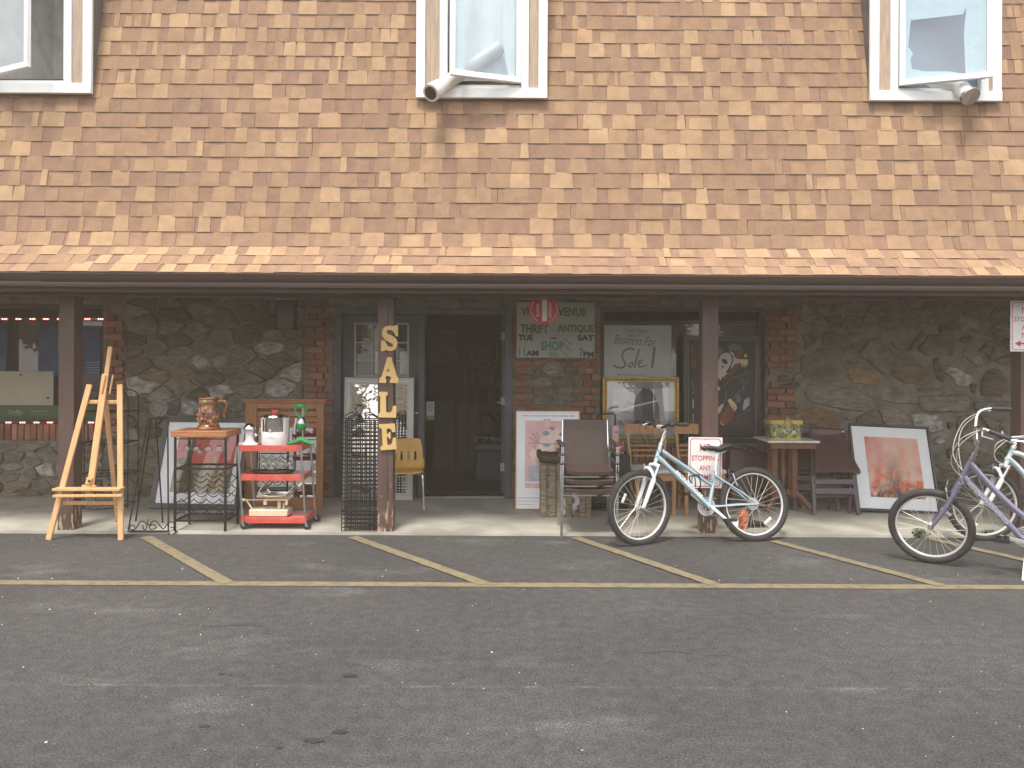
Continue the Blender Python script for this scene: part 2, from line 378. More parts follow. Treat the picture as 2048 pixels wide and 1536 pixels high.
# ============================================================ BUILDING
bld = thing('shop_building', 'stone and brick shop under a flared tan shingle mansard roof with three dormers', 'building')
WY = 8.45
m_brick = mat('brick', (.21, .088, .058), .85, c2=(.31, .145, .095), scale=5, bump=.6, bscale=60, rnd=.35)
STC = [(.14, .135, .10), (.165, .135, .095), (.11, .11, .09), (.21, .14, .08), (.165, .158, .13), (.22, .19, .15), (.42, .40, .36), (.115, .092, .07)]
m_st = [mat('stone_'+n_, c, .85, c2=tuple(x*k for x, k in zip(c, (1.9, 1.8, 1.7))), scale=9, bump=1, bscale=32, rnd=.25, lo=.36, hi=.68, bdist=.03, detail=11, stretch=(1, 1, 3.2 if n_ in ('brown', 'grey', 'umber', 'tan') else 1.3)) for n_, c in zip(('green_grey', 'brown', 'dark_grey', 'rust', 'grey', 'tan', 'white', 'umber'), STC)]
m_st[6] = mat('stone_quartz', (.22, .20, .17), .8, c2=(.52, .50, .46), scale=13, bump=1, bscale=40, lo=.36, hi=.66, bdist=.02, detail=10, stretch=(1, 1, 1.4))
# wall body with openings: left window, doors, right window
XL1, DX0, DX1, RX0, RX1 = WX(207, WY), WX(668, WY), WX(1025, WY), WX(1200, WY), WX(1530, WY)
g = MB(); y0, y1 = WY, WY+.22
zs1, zh1 = .875, 2.19; zs2, zh2 = .66, 2.19; DH = 2.16
g.box(-9, -7.2, y0, y1, 0, 2.6); g.box(-7.2, XL1, y0, y1, 0, zs1); g.box(-7.2, XL1, y0, y1, zh1, 2.6)
g.box(XL1, DX0, y0, y1, 0, 2.6); g.box(DX0, DX1, y0, y1, DH, 2.6); g.box(DX1, RX0, y0, y1, 0, 2.6)
g.box(RX0, RX1, y0, y1, 0, zs2); g.box(RX0, RX1, y0, y1, zh2, 2.6); g.box(RX1, 9, y0, y1, 0, 2.6)
wall = part(g, 'wall', bld, m_mortar, smooth=False)
# bricks
def brick_mesh(i, w_, h_):
    bm = bmesh.new(); bmesh.ops.create_cube(bm, size=1)
    for v in bm.verts:
        v.co = Vector((v.co.x*w_, v.co.y*.06, v.co.z*h_))+Vector((rng.uniform(-1, 1)*.003, rng.uniform(-1, 1)*.003, rng.uniform(-1, 1)*.002))
    bmesh.ops.bevel(bm, geom=bm.edges[:], offset=.004, segments=1, affect='EDGES')
    me = bpy.data.meshes.new('brick'); bm.to_mesh(me); bm.free(); me.materials.append(m_brick); return me
BL = [brick_mesh(i, .204, .062) for i in range(5)]; BSH = [brick_mesh(i, .098, .062) for i in range(3)]; BV = [brick_mesh(i, .058, .195) for i in range(4)]
nb = [0]; extra = MB()
def put_brick(me, x, z, y=WY-.012):
    nb[0] += 1
    loc = (x+rng.uniform(-.004, .004), y+.03-.03+rng.uniform(-.006, .004), z); rt = (0, R_(rng.uniform(-1.2, 1.2)), 0)
    if nb[0] <= 300: inst(me, 'brick', wall, loc, rt)
    else:
        extra.X = Matrix.Translation(loc); extra.add([tuple(v.co) for v in me.vertices], [tuple(p.vertices) for p in me.polygons])
def brick_pier(xa, xb, za, zb, holes=(), stagger=True):
    rows = int((zb-za)/.0735)
    for r in range(rows):
        z = za+.0735*(r+.5); x = xa+((rng.uniform(.0, .04)) if r % 2 else 0)
        first = r % 2
        while x < xb-.05:
            w_ = .1 if first else .205; first = False
            if x+w_ > xb+.015: w_ = .1
            if x+w_ > xb+.03: break
            c = x+w_/2
            if not any(a < c < b and p < z < q for a, b, p, q in holes): put_brick(rng.choice(BL if w_ > .15 else BSH), c, z)
            x += w_+.012
PX = lambda px: WX(px, WY)
def PZ(py, px=1024): return W(px, py, WY).z
brick_pier(PX(1028), PX(1196), .03, 2.26, holes=[(PX(1060), PX(1160), PZ(812), PZ(715)), (PX(1075), PX(1135), 1.62, 2.3)])
brick_pier(PX(1532), PX(1592), .03, 2.22, holes=[(PX(1550), PX(1600), PZ(775), PZ(735)), (PX(1525), PX(1600), .03, .5)])
brick_pier(PX(612), PX(664), .03, 2.22, holes=[(PX(600), PX(630), .9, 1.15)])
brick_pier(PX(212), PX(248), .75, 2.1, holes=[])
for i in range(int((RX1-RX0)/.072)): put_brick(rng.choice(BV), RX0+.04+i*.072, zs2-.14)
for i in range(int((XL1+6.1)/.072)): put_brick(rng.choice(BV), XL1-.04-i*.072, zs1-.12)
if extra.v:
    extra.X = Matrix.Identity(4); part(extra, 'brick', wall, m_brick, kind='stuff', smooth=False)
# rubble stones: voronoi cells with an irregular chipped outline
def cells(seeds, rect, kz=1.8):
    x0, x1, z0, z1 = rect; out = []
    for i, (sx, sz, ci) in enumerate(seeds):
        P = [(x0, z0), (x1, z0), (x1, z1), (x0, z1)]
        for j, (tx, tz, _) in enumerate(seeds):
            if j == i: continue
            dx, dz = tx-sx, (tz-sz)*kz*kz
            c = dx*(sx+tx)/2+dz*(sz+tz)/2
            if abs(tx-sx) > 1.6 or abs(tz-sz) > 1.2: continue
            Q = []
            for a in range(len(P)):
                p, q = P[a], P[(a+1) % len(P)]; fp = dx*p[0]+dz*p[1]-c; fq = dx*q[0]+dz*q[1]-c
                if fp <= 0: Q.append(p)
                if fp*fq < 0: t = fp/(fp-fq); Q.append((p[0]+(q[0]-p[0])*t, p[1]+(q[1]-p[1])*t))
            P = Q
            if len(P) < 3: break
        if len(P) >= 3: out.append((P, ci))
    return out
def stone(P, ci):
    cx = sum(p[0] for p in P)/len(P); cz = sum(p[1] for p in P)/len(P)
    Q = []
    for a in range(len(P)):
        p, q = P[a], P[(a+1) % len(P)]; L_ = math.hypot(q[0]-p[0], q[1]-p[1]); k = max(1, int(L_/.07))
        for i in range(k): t = i/k; Q.append((p[0]+(q[0]-p[0])*t, p[1]+(q[1]-p[1])*t))
    Q2 = []
    for i in range(len(Q)): # chaikin-like rounding
        a, b, c = Q[i-1], Q[i], Q[(i+1) % len(Q)]; Q2.append(((a[0]+6*b[0]+c[0])/8, (a[1]+6*b[1]+c[1])/8))
    gap = rng.uniform(.005, .011); O = []; seed = rng.random()*50
    for x, z in Q2:
        d = math.hypot(x-cx, z-cz) or 1; k = max(.3, 1-gap/d); j = .030*noise.noise(Vector((x*11+seed, z*11, 0)))+.006*noise.noise(Vector((x*40+seed, z*40, 0)))
        O.append((cx+(x-cx)*(k+j/d*1.6), cz+(z-cz)*(k+j/d*1.6)))
    n = len(O); h = rng.uniform(.016, .042); tx, tz = rng.uniform(-.03, .03), rng.uniform(-.03, .03); g = MB(); vs = [(x, WY+.01, z) for x, z in O]
    for f, hh in ((.975, h*.55), (.90, h)):
        for x, z in O:
            X, Z = cx+(x-cx)*f, cz+(z-cz)*f; vs.append((X, WY-hh-(X-cx)*tx-(Z-cz)*tz-.010*noise.noise(Vector((X*9+seed, Z*9, 3))), Z))
    for x, z in O: X, Z = cx+(x-cx)*.45, cz+(z-cz)*.45; vs.append((X, WY-h*1.08-(X-cx)*tx-(Z-cz)*tz-.016*noise.noise(Vector((X*9+seed, Z*9, 3))), Z))
    vs.append((cx, WY-h*1.15-.01*noise.noise(Vector((cx*9, cz*9, 3))), cz))
    fs = [(k*n+i, k*n+(i+1) % n, (k+1)*n+(i+1) % n, (k+1)*n+i) for k in range(3) for i in range(n)]+[(3*n+i, 3*n+(i+1) % n, 4*n) for i in range(n)]
    g.add(vs, fs); o = part(g, 'stone', wall, m_st[ci])
def fill(seeds, rect, dmin, tries=500, kz=1.9):
    x0, x1, z0, z1 = rect
    for _ in range(tries):
        x, z = rng.uniform(x0, x1), rng.uniform(z0, z1); dm = dmin*rng.choice((.6, .85, 1, 1.25))
        if all(math.hypot(x-a, (z-b)*kz) > dm for a, b, _ in seeds): seeds.append((x, z, rng.choice((0, 0, 1, 1, 2, 4, 4, 5, 7, 7))))
    return seeds
def px_seeds(L_, ox, oy, k, skip=None):
    out = []
    for u, v, c in L_: p = W(ox+u/k, oy+v/k, WY); out.append((p.x, p.z, c))
    return out
right = px_seeds([(215, 620, 4), (540, 520, 1), (560, 760, 3), (760, 520, 0), (960, 600, 4), (1180, 740, 1), (1060, 400, 7), (1370, 690, 2), (1500, 740, 6), (1640, 560, 4), (1560, 420, 0), (1870, 800, 7), (1690, 880, 2), (380, 930, 1), (60, 900, 7), (900, 930, 0), (1400, 990, 4), (1870, 1045, 2), (190, 1130, 3), (455, 1160, 6), (620, 1190, 4), (830, 1140, 1), (970, 1170, 5), (1230, 1200, 6), (1450, 1230, 7), (1600, 1190, 2), (1760, 1170, 0), (1950, 1180, 1), (240, 350, 0), (620, 240, 7), (900, 240, 1), (1270, 340, 0), (1850, 330, 2), (330, 130, 1), (1000, 90, 7), (1500, 120, 0), (1340, 1350, 6), (1500, 1400, 0), (1740, 1350, 2)], 1600, 600, 4.876)
rr = (PX(1598), 7.6, .03, 2.28); right = fill(right, rr, .34, 900)
rl = (PX(252), PX(608), .03, 2.28)
left = px_seeds([(800, 480, 7), (900, 380, 0), (905, 530, 1), (820, 610, 6), (1010, 340, 2), (1150, 470, 6), (1330, 500, 2), (1060, 610, 0), (1260, 645, 6), (1080, 720, 6), (800, 720, 1), (980, 720, 2), (720, 800, 7), (860, 870, 2), (800, 980, 0), (820, 1130, 4), (1000, 200, 7), (1250, 230, 0), (1430, 320, 7)], 0, 560, 2.844)+px_seeds([(235, 375, 6), (385, 520, 6), (290, 625, 6), (60, 440, 0), (190, 500, 2), (110, 620, 5), (360, 300, 7)], 460, 560, 2.845)
left = fill(left, rl, .34, 900)
ru = (-7.6, XL1+.02, .03, zs1-.25); under = fill(px_seeds([(30, 930, 4), (190, 935, 1), (290, 990, 2), (100, 1010, 0), (265, 1080, 6), (120, 1170, 1), (400, 960, 2), (500, 1100, 0)], 0, 560, 2.844), ru, .30)
def win_edge(s_): return s_
HAND = [([(40,540),(110,530),(180,460),(330,470),(420,540),(430,640),(420,800),(200,790),(60,770),(5,700),(0,560)],0),([(430,590),(560,575),(640,600),(560,630),(440,625)],1),([(460,660),(560,655),(700,690),(870,770),(760,800),(600,820),(490,815),(455,760)],3),
([(590,510),(650,410),(740,340),(790,360),(860,470),(930,520),(900,640),(870,740),(760,680),(640,600),(575,560)],0),([(890,640),(940,530),(1040,520),(1130,560),(1180,640),(1260,700),(1330,780),(1310,820),(1100,830),(960,800),(900,770)],1),([(870,400),(950,390),(1010,440),(990,490),(900,470)],2),
([(1030,500),(1100,400),(1190,290),(1215,320),(1130,440),(1070,510)],7),([(1280,570),(1340,560),(1385,630),(1370,720),(1430,765),(1395,820),(1330,760),(1290,660)],7),([(1410,650),(1500,640),(1600,700),(1700,790),(1620,860),(1530,850),(1455,760),(1400,700)],6),
([(1560,450),(1700,470),(1800,580),(1790,680),(1650,620),(1580,540)],4),([(1770,780),(1820,690),(1950,650),(2020,720),(2000,880),(1960,950),(1760,940),(1735,900)],7),([(1660,820),(1710,820),(1700,930),(1650,930)],2),([(60,820),(200,830),(400,850),(570,870),(640,940),(740,1050),(600,1090),(300,1060),(130,1010),(60,920)],5),
([(620,860),(760,840),(1130,860),(1140,960),(1120,1020),(900,1010),(760,980),(650,920)],0),([(1150,855),(1300,845),(1420,870),(1280,895),(1160,890)],2),([(1150,930),(1400,910),(1630,920),(1640,1040),(1590,1100),(1380,1090),(1180,1090),(1150,1010)],4),([(1680,1000),(2040,985),(2040,1090),(1850,1100),(1690,1090)],2),
([(10,1055),(150,1040),(330,1080),(390,1130),(410,1220),(330,1270),(150,1240),(10,1200)],3),([(425,1125),(480,1125),(495,1180),(450,1205)],6),([(540,1140),(700,1060),(735,1120),(775,1280),(560,1285),(545,1200)],4),([(755,1060),(880,1040),(1010,1060),(1060,1180),(1070,1290),(880,1285),(790,1180)],5),
([(1065,1110),(1180,1100),(1330,1110),(1400,1200),(1400,1280),(1140,1285),(1095,1200)],6),([(1420,1180),(1500,1170),(1480,1240),(1430,1290)],7),([(1530,1130),(1700,1110),(1790,1260),(1800,1380),(1560,1380),(1520,1250)],0),([(1735,1110),(1860,1130),(1990,1180),(2030,1300),(1830,1260)],1),
([(1285,1320),(1370,1305),(1405,1380),(1340,1430),(1300,1390)],6),([(200,300),(400,320),(560,470),(440,510),(345,455),(215,440)],7),([(20,340),(180,345),(165,440),(40,500)],2),([(1230,340),(1480,330),(1530,430),(1480,560),(1330,530),(1180,540),(1130,480)],0)]
def inside(p, P):
    c = False
    for i in range(len(P)):
        (x0, z0), (x1, z1) = P[i-1], P[i]
        if (z0 > p[1]) != (z1 > p[1]) and p[0] < (x1-x0)*(p[1]-z0)/(z1-z0)+x0: c = not c
    return c
HP = []
for P, ci in HAND:
    Q = [(lambda q: (q.x, q.z))(W(1600+u/4.876, 600+v/4.876, WY)) for u, v in P]; Q.reverse(); HP.append((Q, ci)); mx_, mz_ = sum(q[0] for q in Q)/len(Q), sum(q[1] for q in Q)/len(Q); stone([(mx_+(x-mx_)*1.06, mz_+(z-mz_)*1.06) for x, z in Q], ci)
right = fill([], rr, .21, 1500)
for P, ci in cells(right, rr):
    c_ = (sum(p[0] for p in P)/len(P), sum(p[1] for p in P)/len(P)); pts = [c_]
    for i in range(len(P)):
        for t in (0, .25, .5, .75): pts.append(tuple((P[i-1][k]*(1-t)+P[i][k]*t)*.8+c_[k]*.2 for k in (0, 1)))
    if not any(inside(q, H_) for q in pts for H_, _ in HP) and not any(inside(q, P) for H_, _ in HP for q in H_): stone(P, ci)
for seeds, rect in ((left, rl), (under, ru), (fill([], (RX0-.02, RX1+.02, .03, zs2-.25), .24), (RX0, RX1, .03, zs2-.25)),
                    (fill(px_seeds([(1100, 735, 5), (1085, 765, 0), (1130, 780, 4), (1090, 800, 2), (1150, 745, 7)], 0, 0, 1), (PX(1063), PX(1157), PZ(812), PZ(717)), .2, 60), (PX(1063), PX(1157), PZ(812), PZ(717))),
                    (fill([], (PX(1552), PX(1598), PZ(775), PZ(735)), .2, 30), (PX(1552), PX(1598), PZ(775), PZ(735))),
                    (fill([], (XL1+.04, PX(250), .03, .72), .2, 80), (XL1+.04, PX(250), .03, .72))):
    for P, ci in cells(seeds, rect):
        A = abs(sum(P[i-1][0]*P[i][1]-P[i][0]*P[i-1][1] for i in range(len(P))))/2
        if A > .002: stone(P, ci)
# porch ceiling, beam, gutter, fascia
g = MB(); g.box(-9, 9, 6.62, WY+.2, 2.32, 2.36); part(g, 'porch_ceiling', bld, m_ceil, smooth=False)
g = MB(); g.box(-9, 9, 6.70, 6.89, 2.135, 2.318); part(g, 'porch_beam', bld, m_brown, bevel=.004)
g = MB(); g.box(-9, 9, 6.44, 6.47, 2.15, 2.30); g.box(-9, 9, 6.474, 6.70, 2.185, 2.20); part(g, 'fascia', bld, m_brown, smooth=False)
g = MB(); prof = [(6.44, 2.185), (6.375, 2.185), (6.368, 2.205), (6.372, 2.225), (6.35, 2.245), (6.335, 2.262), (6.333, 2.283), (6.326, 2.292), (6.333, 2.297), (6.345, 2.285), (6.36, 2.25), (6.43, 2.20)]
sl = [-9, -4.1, -4.095, 0, 9]; k = len(prof)
for x0_, x1_, dz_ in ((-9, -3.96, .004), (-4.0, 9, 0)):
    g = MB(); n_ = int((x1_-x0_)/.5); vs = [(x, y-(.002 if dz_ else 0), z+dz_+.003*noise.noise(Vector((x*.7, 5, 0)))) for x in [x0_+(x1_-x0_)*i/n_ for i in range(n_+1)] for y, z in prof]
    g.add(vs, [(i*k+j, i*k+(j+1) % k, (i+1)*k+(j+1) % k, (i+1)*k+j) for i in range(n_) for j in range(k)]+[tuple(range(k)), tuple(range(n_*k, n_*k+k))]); part(g, 'gutter', bld, m_gutter)
# posts
def post(X, y=6.765, wear=False):
    g = MB(); n = 14; vs = []; a = .07
    for i in range(n+1):
        z = SZ+(2.134-SZ)*i/n
        q = .004*noise.noise(Vector((X, z*2, 0)))*(2.2 if (wear and z < .5) else 1)
        for sx, sy in ((-1, -1), (-.82, -1), (.25, -1), (.3, -.93), (.35, -1), (.82, -1), (1, -1), (1, 1), (-1, 1)) if wear else ((-1, -1), (1, -1), (1, 1), (-1, 1)):
            jj = .006*noise.noise(Vector((sx*5+X, z*9, sy))) if wear and z < .55 else 0
            vs.append((X+sx*a+q+jj, y+a+sy*a+jj, z))
    m_ = len(vs)//(n+1)
    g.add(vs, [(i*m_+j, i*m_+(j+1) % m_, (i+1)*m_+(j+1) % m_, (i+1)*m_+j) for i in range(n) for j in range(m_)]+[tuple(reversed(range(m_)))])
    return g
def post_mat():
    m = mat('post_paint', (.085, .049, .040), .55, var=.14, scale=5, bump=.35, bscale=35, stretch=(3, 3, .6)); nt = m.node_tree; N = nt.nodes.new; K = nt.links.new
    p = [n for n in nt.nodes if n.type == 'BSDF_PRINCIPLED'][0]; src = p.inputs['Base Color'].links[0].from_socket
    t = N('ShaderNodeTexCoord'); mp_ = N('ShaderNodeMapping'); mp_.inputs['Scale'].default_value = (1, 1, .22); K(t.outputs['Object'], mp_.inputs[0])
    n = N('ShaderNodeTexNoise'); n.inputs['Scale'].default_value = 38; n.inputs['Detail'].default_value = 4; K(mp_.outputs[0], n.inputs['Vector'])
    s_ = N('ShaderNodeSeparateXYZ'); K(t.outputs['Object'], s_.inputs[0])
    r1 = N('ShaderNodeMapRange'); r1.inputs[1].default_value = .0; r1.inputs[2].default_value = .62; r1.inputs[3].default_value = .20; r1.inputs[4].default_value = 0; K(s_.outputs['Z'], r1.inputs[0])
    ad = N('ShaderNodeMath'); ad.operation = 'ADD'; K(n.outputs['Fac'], ad.inputs[0]); K(r1.outputs[0], ad.inputs[1])
    r2 = N('ShaderNodeMapRange'); r2.inputs[1].default_value = .70; r2.inputs[2].default_value = .76; K(ad.outputs[0], r2.inputs[0])
    mx_ = N('ShaderNodeMix'); mx_.data_type = 'RGBA'; K(r2.outputs[0], mx_.inputs['Factor']); K(src, mx_.inputs['A']); mx_.inputs['B'].default_value = (.42, .29, .18, 1); K(mx_.outputs['Result'], p.inputs['Base Color'])
    return m
m_post = post_mat()
PXS = (-4.02, -1.14, 1.79, 4.66)
for i, X in enumerate(PXS): part(post(X, wear=(i == 1)), 'post', bld, m_post)
for X in (-6.9, 7.5): part(post(X), 'post', bld, m_post)
# ---- roof surface profile: flare then steep slope
TH0, TH1, SLF = R_(50), R_(10), .43
ds = .02; prof = [(6.335, 2.305)]; s_ = 0
def theta(s): 
    if s < SLF-.06: return TH0
    if s > SLF+.10: return TH1
    t = (s-(SLF-.06))/.16; return TH0+(TH1-TH0)*t
while prof[-1][1] < 6.25:
    a = theta(len(prof)*ds); y, z = prof[-1]; prof.append((y+ds*sin(a), z+ds*cos(a)))
def at_s(s):
    q = max(0, min(len(prof)-1.001, s/ds)); i = int(q); t = q-i; a, b = prof[i], prof[i+1]; return a[0]+(b[0]-a[0])*t, a[1]+(b[1]-a[1])*t, theta(s)
g = MB(); pr = prof[::6]+[prof[-1]]; vs = []
DY = 6.86; DORM = [(WX(-80, DY), WX(180, DY)), (WX(830, DY)-.003, WX(1092, DY)), (WX(1738, DY), WX(2001, DY))]
xb_ = [-9]+[q for d_ in DORM for q in (d_[0]+.03, d_[1]-.03)]+[9]
for k in range(7):
    vs = []; pk = pr if k % 2 == 0 else [q for q in pr if q[1] < 4.2]
    for y, z in pk: vs += [(xb_[k], y+.012, z), (xb_[k+1], y+.012, z)]
    g.add(vs, [(2*i, 2*i+1, 2*i+3, 2*i+2) for i in range(len(pk)-1)])
g.box(-9, 9, prof[-1][0], 16, 6.2, 6.24); g.box(-9, 9, 15.9, 16, 0, 6.2)
roof = part(g, 'roof', bld, mat('roof_felt', (.06, .045, .035), .9), smooth=False)
g = MB(); g.box(-9, 9, 6.33, 6.46, 2.298, 2.303); part(g, 'drip_edge', bld, m_gutter, smooth=False)
def shingle_mat():
    m = bpy.data.materials.new('asphalt_shingle'); m.use_nodes = True; nt = m.node_tree; N = nt.nodes.new; K = nt.links.new
    p = nt.nodes['Principled BSDF']; p.inputs['Roughness'].default_value = .92; p.inputs['Specular IOR Level'].default_value = .25
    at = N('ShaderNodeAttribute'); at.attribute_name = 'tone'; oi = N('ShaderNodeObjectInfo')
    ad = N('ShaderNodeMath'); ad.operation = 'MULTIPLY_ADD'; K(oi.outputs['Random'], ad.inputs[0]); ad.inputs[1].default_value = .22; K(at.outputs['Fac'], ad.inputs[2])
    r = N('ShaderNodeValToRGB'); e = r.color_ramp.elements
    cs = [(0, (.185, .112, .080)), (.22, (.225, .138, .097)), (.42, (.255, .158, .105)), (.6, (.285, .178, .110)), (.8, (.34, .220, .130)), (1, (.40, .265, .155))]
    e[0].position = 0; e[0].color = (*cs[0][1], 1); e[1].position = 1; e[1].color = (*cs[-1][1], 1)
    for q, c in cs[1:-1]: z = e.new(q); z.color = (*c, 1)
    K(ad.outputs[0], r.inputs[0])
    t = N('ShaderNodeTexCoord'); of = N('ShaderNodeVectorMath'); of.operation = 'MULTIPLY_ADD'; K(oi.outputs['Random'], of.inputs[0]); of.inputs[1].default_value = (31, 47, 61); K(t.outputs['Object'], of.inputs[2])
    n = N('ShaderNodeTexNoise'); n.inputs['Scale'].default_value = 300; n.inputs['Detail'].default_value = 2; K(of.outputs[0], n.inputs['Vector'])
    mr = N('ShaderNodeMapRange'); mr.inputs[1].default_value = .3; mr.inputs[2].default_value = .7; mr.inputs[3].default_value = .62; mr.inputs[4].default_value = 1.38; K(n.outputs['Fac'], mr.inputs[0])
    n2 = N('ShaderNodeTexNoise'); n2.inputs['Scale'].default_value = 9; n2.inputs['Detail'].default_value = 5; K(of.outputs[0], n2.inputs['Vector'])
    m2 = N('ShaderNodeMapRange'); m2.inputs[1].default_value = .3; m2.inputs[2].default_value = .7; m2.inputs[3].default_value = .88; m2.inputs[4].default_value = 1.12; K(n2.outputs['Fac'], m2.inputs[0])
    mm = N('ShaderNodeMath'); mm.operation = 'MULTIPLY'; K(mr.outputs[0], mm.inputs[0]); K(m2.outputs[0], mm.inputs[1])
    vm = N('ShaderNodeVectorMath'); vm.operation = 'SCALE'; K(r.outputs[0], vm.inputs[0]); K(mm.outputs[0], vm.inputs['Scale']); K(vm.outputs[0], p.inputs['Base Color'])
    bp = N('ShaderNodeBump'); bp.inputs['Strength'].default_value = .7; bp.inputs['Distance'].default_value = .003; K(n.outputs['Fac'], bp.inputs['Height']); K(bp.outputs[0], p.inputs['Normal'])
    return m
m_shin = shingle_mat(); EXP = .1435; SW = .985
def shingle(top):
    g = MB(); g.cur = .5
    def slab_(x0, x1, yb, yt, z0, z1, sk=0, sk2=0):
        g.add([(x0, yb, z0), (x1, yb, z0), (x1+sk2, yt, z1), (x0+sk, yt, z1), (x0, .002, z0), (x1, .002, z0)], [(0, 1, 2, 3), (4, 5, 1, 0), (0, 3, 4), (1, 5, 2)])
    x = 0; tones = []
    while x < SW-.001:
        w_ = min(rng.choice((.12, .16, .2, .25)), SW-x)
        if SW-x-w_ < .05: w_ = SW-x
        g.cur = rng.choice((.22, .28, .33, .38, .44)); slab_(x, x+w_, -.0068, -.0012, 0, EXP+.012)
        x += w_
    # raised tabs; the shorter ones leave a strip of darker lower layer
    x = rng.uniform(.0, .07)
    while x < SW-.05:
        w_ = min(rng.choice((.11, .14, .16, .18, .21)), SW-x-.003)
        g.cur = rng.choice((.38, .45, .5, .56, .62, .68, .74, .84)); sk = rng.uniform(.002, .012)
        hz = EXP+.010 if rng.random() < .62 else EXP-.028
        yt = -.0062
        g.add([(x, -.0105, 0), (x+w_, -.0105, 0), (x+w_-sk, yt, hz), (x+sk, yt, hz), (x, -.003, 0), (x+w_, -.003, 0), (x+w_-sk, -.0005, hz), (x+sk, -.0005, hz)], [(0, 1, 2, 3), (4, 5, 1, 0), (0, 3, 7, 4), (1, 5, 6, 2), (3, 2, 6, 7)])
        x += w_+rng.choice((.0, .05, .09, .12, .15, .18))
    return mesh_of(g, 'shingle', [m_shin], smooth=False)
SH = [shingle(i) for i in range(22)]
row = 0; s0 = -.02; cnt = 0; xtra = MB()
while True:
    s_ = s0+row*EXP; y, z, th = at_s(max(0, s_)+EXP*.5); yb, zb, _ = at_s(max(0, s_))
    if zb > 6.1: break
    th = math.atan2(at_s(s_+EXP)[0]-at_s(max(s_, 0))[0], at_s(s_+EXP)[1]-at_s(max(s_, 0))[1])
    lim = 6.0 if zb > 5.3 else 5.45+.06*row*0
    if zb < 4.1: spans = [(-6.0-rng.uniform(0, SW), 6.5, 0)]
    else: spans = [(-6.9, DORM[0][0]+.02, 1), (DORM[0][1]-.02, DORM[1][0]+.02, 1), (DORM[1][1]-.02, DORM[2][0]+.02, 1), (DORM[2][1]-.02, 6.5, 1)]
    todo = []
    for xa0, xb0, fit in spans:
        if not fit:
            x = xa0
            while x < xb0-.3: todo.append((x, 1)); x += SW+rng.choice((.001, .002, .004))
        else:
            off = rng.uniform(.35, 1)*SW; L0 = xb0-xa0-off; n_ = max(1, math.ceil(L0/SW-.02)); k_ = L0/(n_*SW)
            todo.append((xa0, off/SW)); todo += [(xa0+off+i*SW*k_, k_*.998) for i in range(n_)]
    for x, k_ in todo:
        dz = .0035*noise.noise(Vector((x*.9, row*1.7, 0)))+.0012*(rng.random()-.5)
        if zb > 5.45:   # above the frame: one joined part
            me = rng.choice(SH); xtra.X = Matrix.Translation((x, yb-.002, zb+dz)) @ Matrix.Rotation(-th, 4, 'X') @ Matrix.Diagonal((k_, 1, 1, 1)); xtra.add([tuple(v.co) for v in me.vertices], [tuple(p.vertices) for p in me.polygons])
        else:
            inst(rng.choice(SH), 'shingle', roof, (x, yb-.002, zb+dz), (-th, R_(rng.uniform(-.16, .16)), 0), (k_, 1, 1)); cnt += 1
    row += 1
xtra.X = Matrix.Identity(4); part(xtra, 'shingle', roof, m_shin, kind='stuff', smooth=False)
# ---- dormers
m_bare = mat('bare_board', (.34, .27, .21), .8, c2=(.48, .36, .25), scale=5, stretch=(12, 12, 1), bump=.4, bscale=40)
m_cheek = mat('dormer_cheek_felt', (.12, .105, .095), .9, var=.2, bump=.5, bscale=60)
m_duct = mat('duct_plastic', (.66, .62, .58), .45, var=.05)
m_sheet = mat('plastic_sheet', (.74, .80, .80), .35, c2=(.84, .88, .88), scale=4, stretch=(3, 3, .7), bump=.8, bscale=6, bdist=.02)
m_room = mat('upper_room', (.78, .77, .73), .9)
def dormer(xl, xr, zb, il, ir, hinge, kind):
    # xl,xr outer casing; il,ir inner sash opening
    f = MB(); cw = .083; top = 6.0
    g2 = MB(); g2.box(xl+.015, xl+.035, DY+.03, DY+1.3, zb+.03, top); g2.box(xr-.035, xr-.015, DY+.03, DY+1.3, zb+.02, top); g2.box(xl, xr, DY+.02, DY+.8, top, top+.05)
    d = part(g2, 'dormer', bld, m_cheek, smooth=False)
    for q0 in (xl, xr-cw): f = MB(); f.box(q0, q0+cw, DY, DY+.03, zb+.092, top); part(f, 'casing', d, m_white, bevel=.003)
    f = MB(); f.box(xl, xr, DY-.012, DY+.03, zb, zb+.09); part(f, 'sill', d, m_white, bevel=.003)
    for q0, q1 in ((xl+cw+.003, il-.075), (ir+.075, xr-cw-.003)): f = MB(); f.box(q0, q1, DY+.018, DY+.035, zb+.092, top); part(f, 'board', d, m_bare, smooth=False)
    f = MB(); f.box(il-.072, il, DY-.004, DY+.07, zb+.0915, top); f.box(ir, ir+.072, DY-.004, DY+.07, zb+.0915, top); f.box(il+.001, ir-.001, DY+.02, DY+.07, zb+.0905, zb+.125); part(f, 'frame', d, m_white, bevel=.004)
    f = MB(); f.box(xl, xr, DY+1.3, DY+1.35, zb-.2, top); f.box(xl+.036, xr-.036, DY+.08, DY+1.3, zb-.0, zb+.02); f.box(xl+.037, xl+.045, DY+.08, DY+1.3, zb+.021, top); f.box(xr-.045, xr-.037, DY+.08, DY+1.3, zb+.021, top); part(f, 'room', d, m_room, smooth=False)
    return d
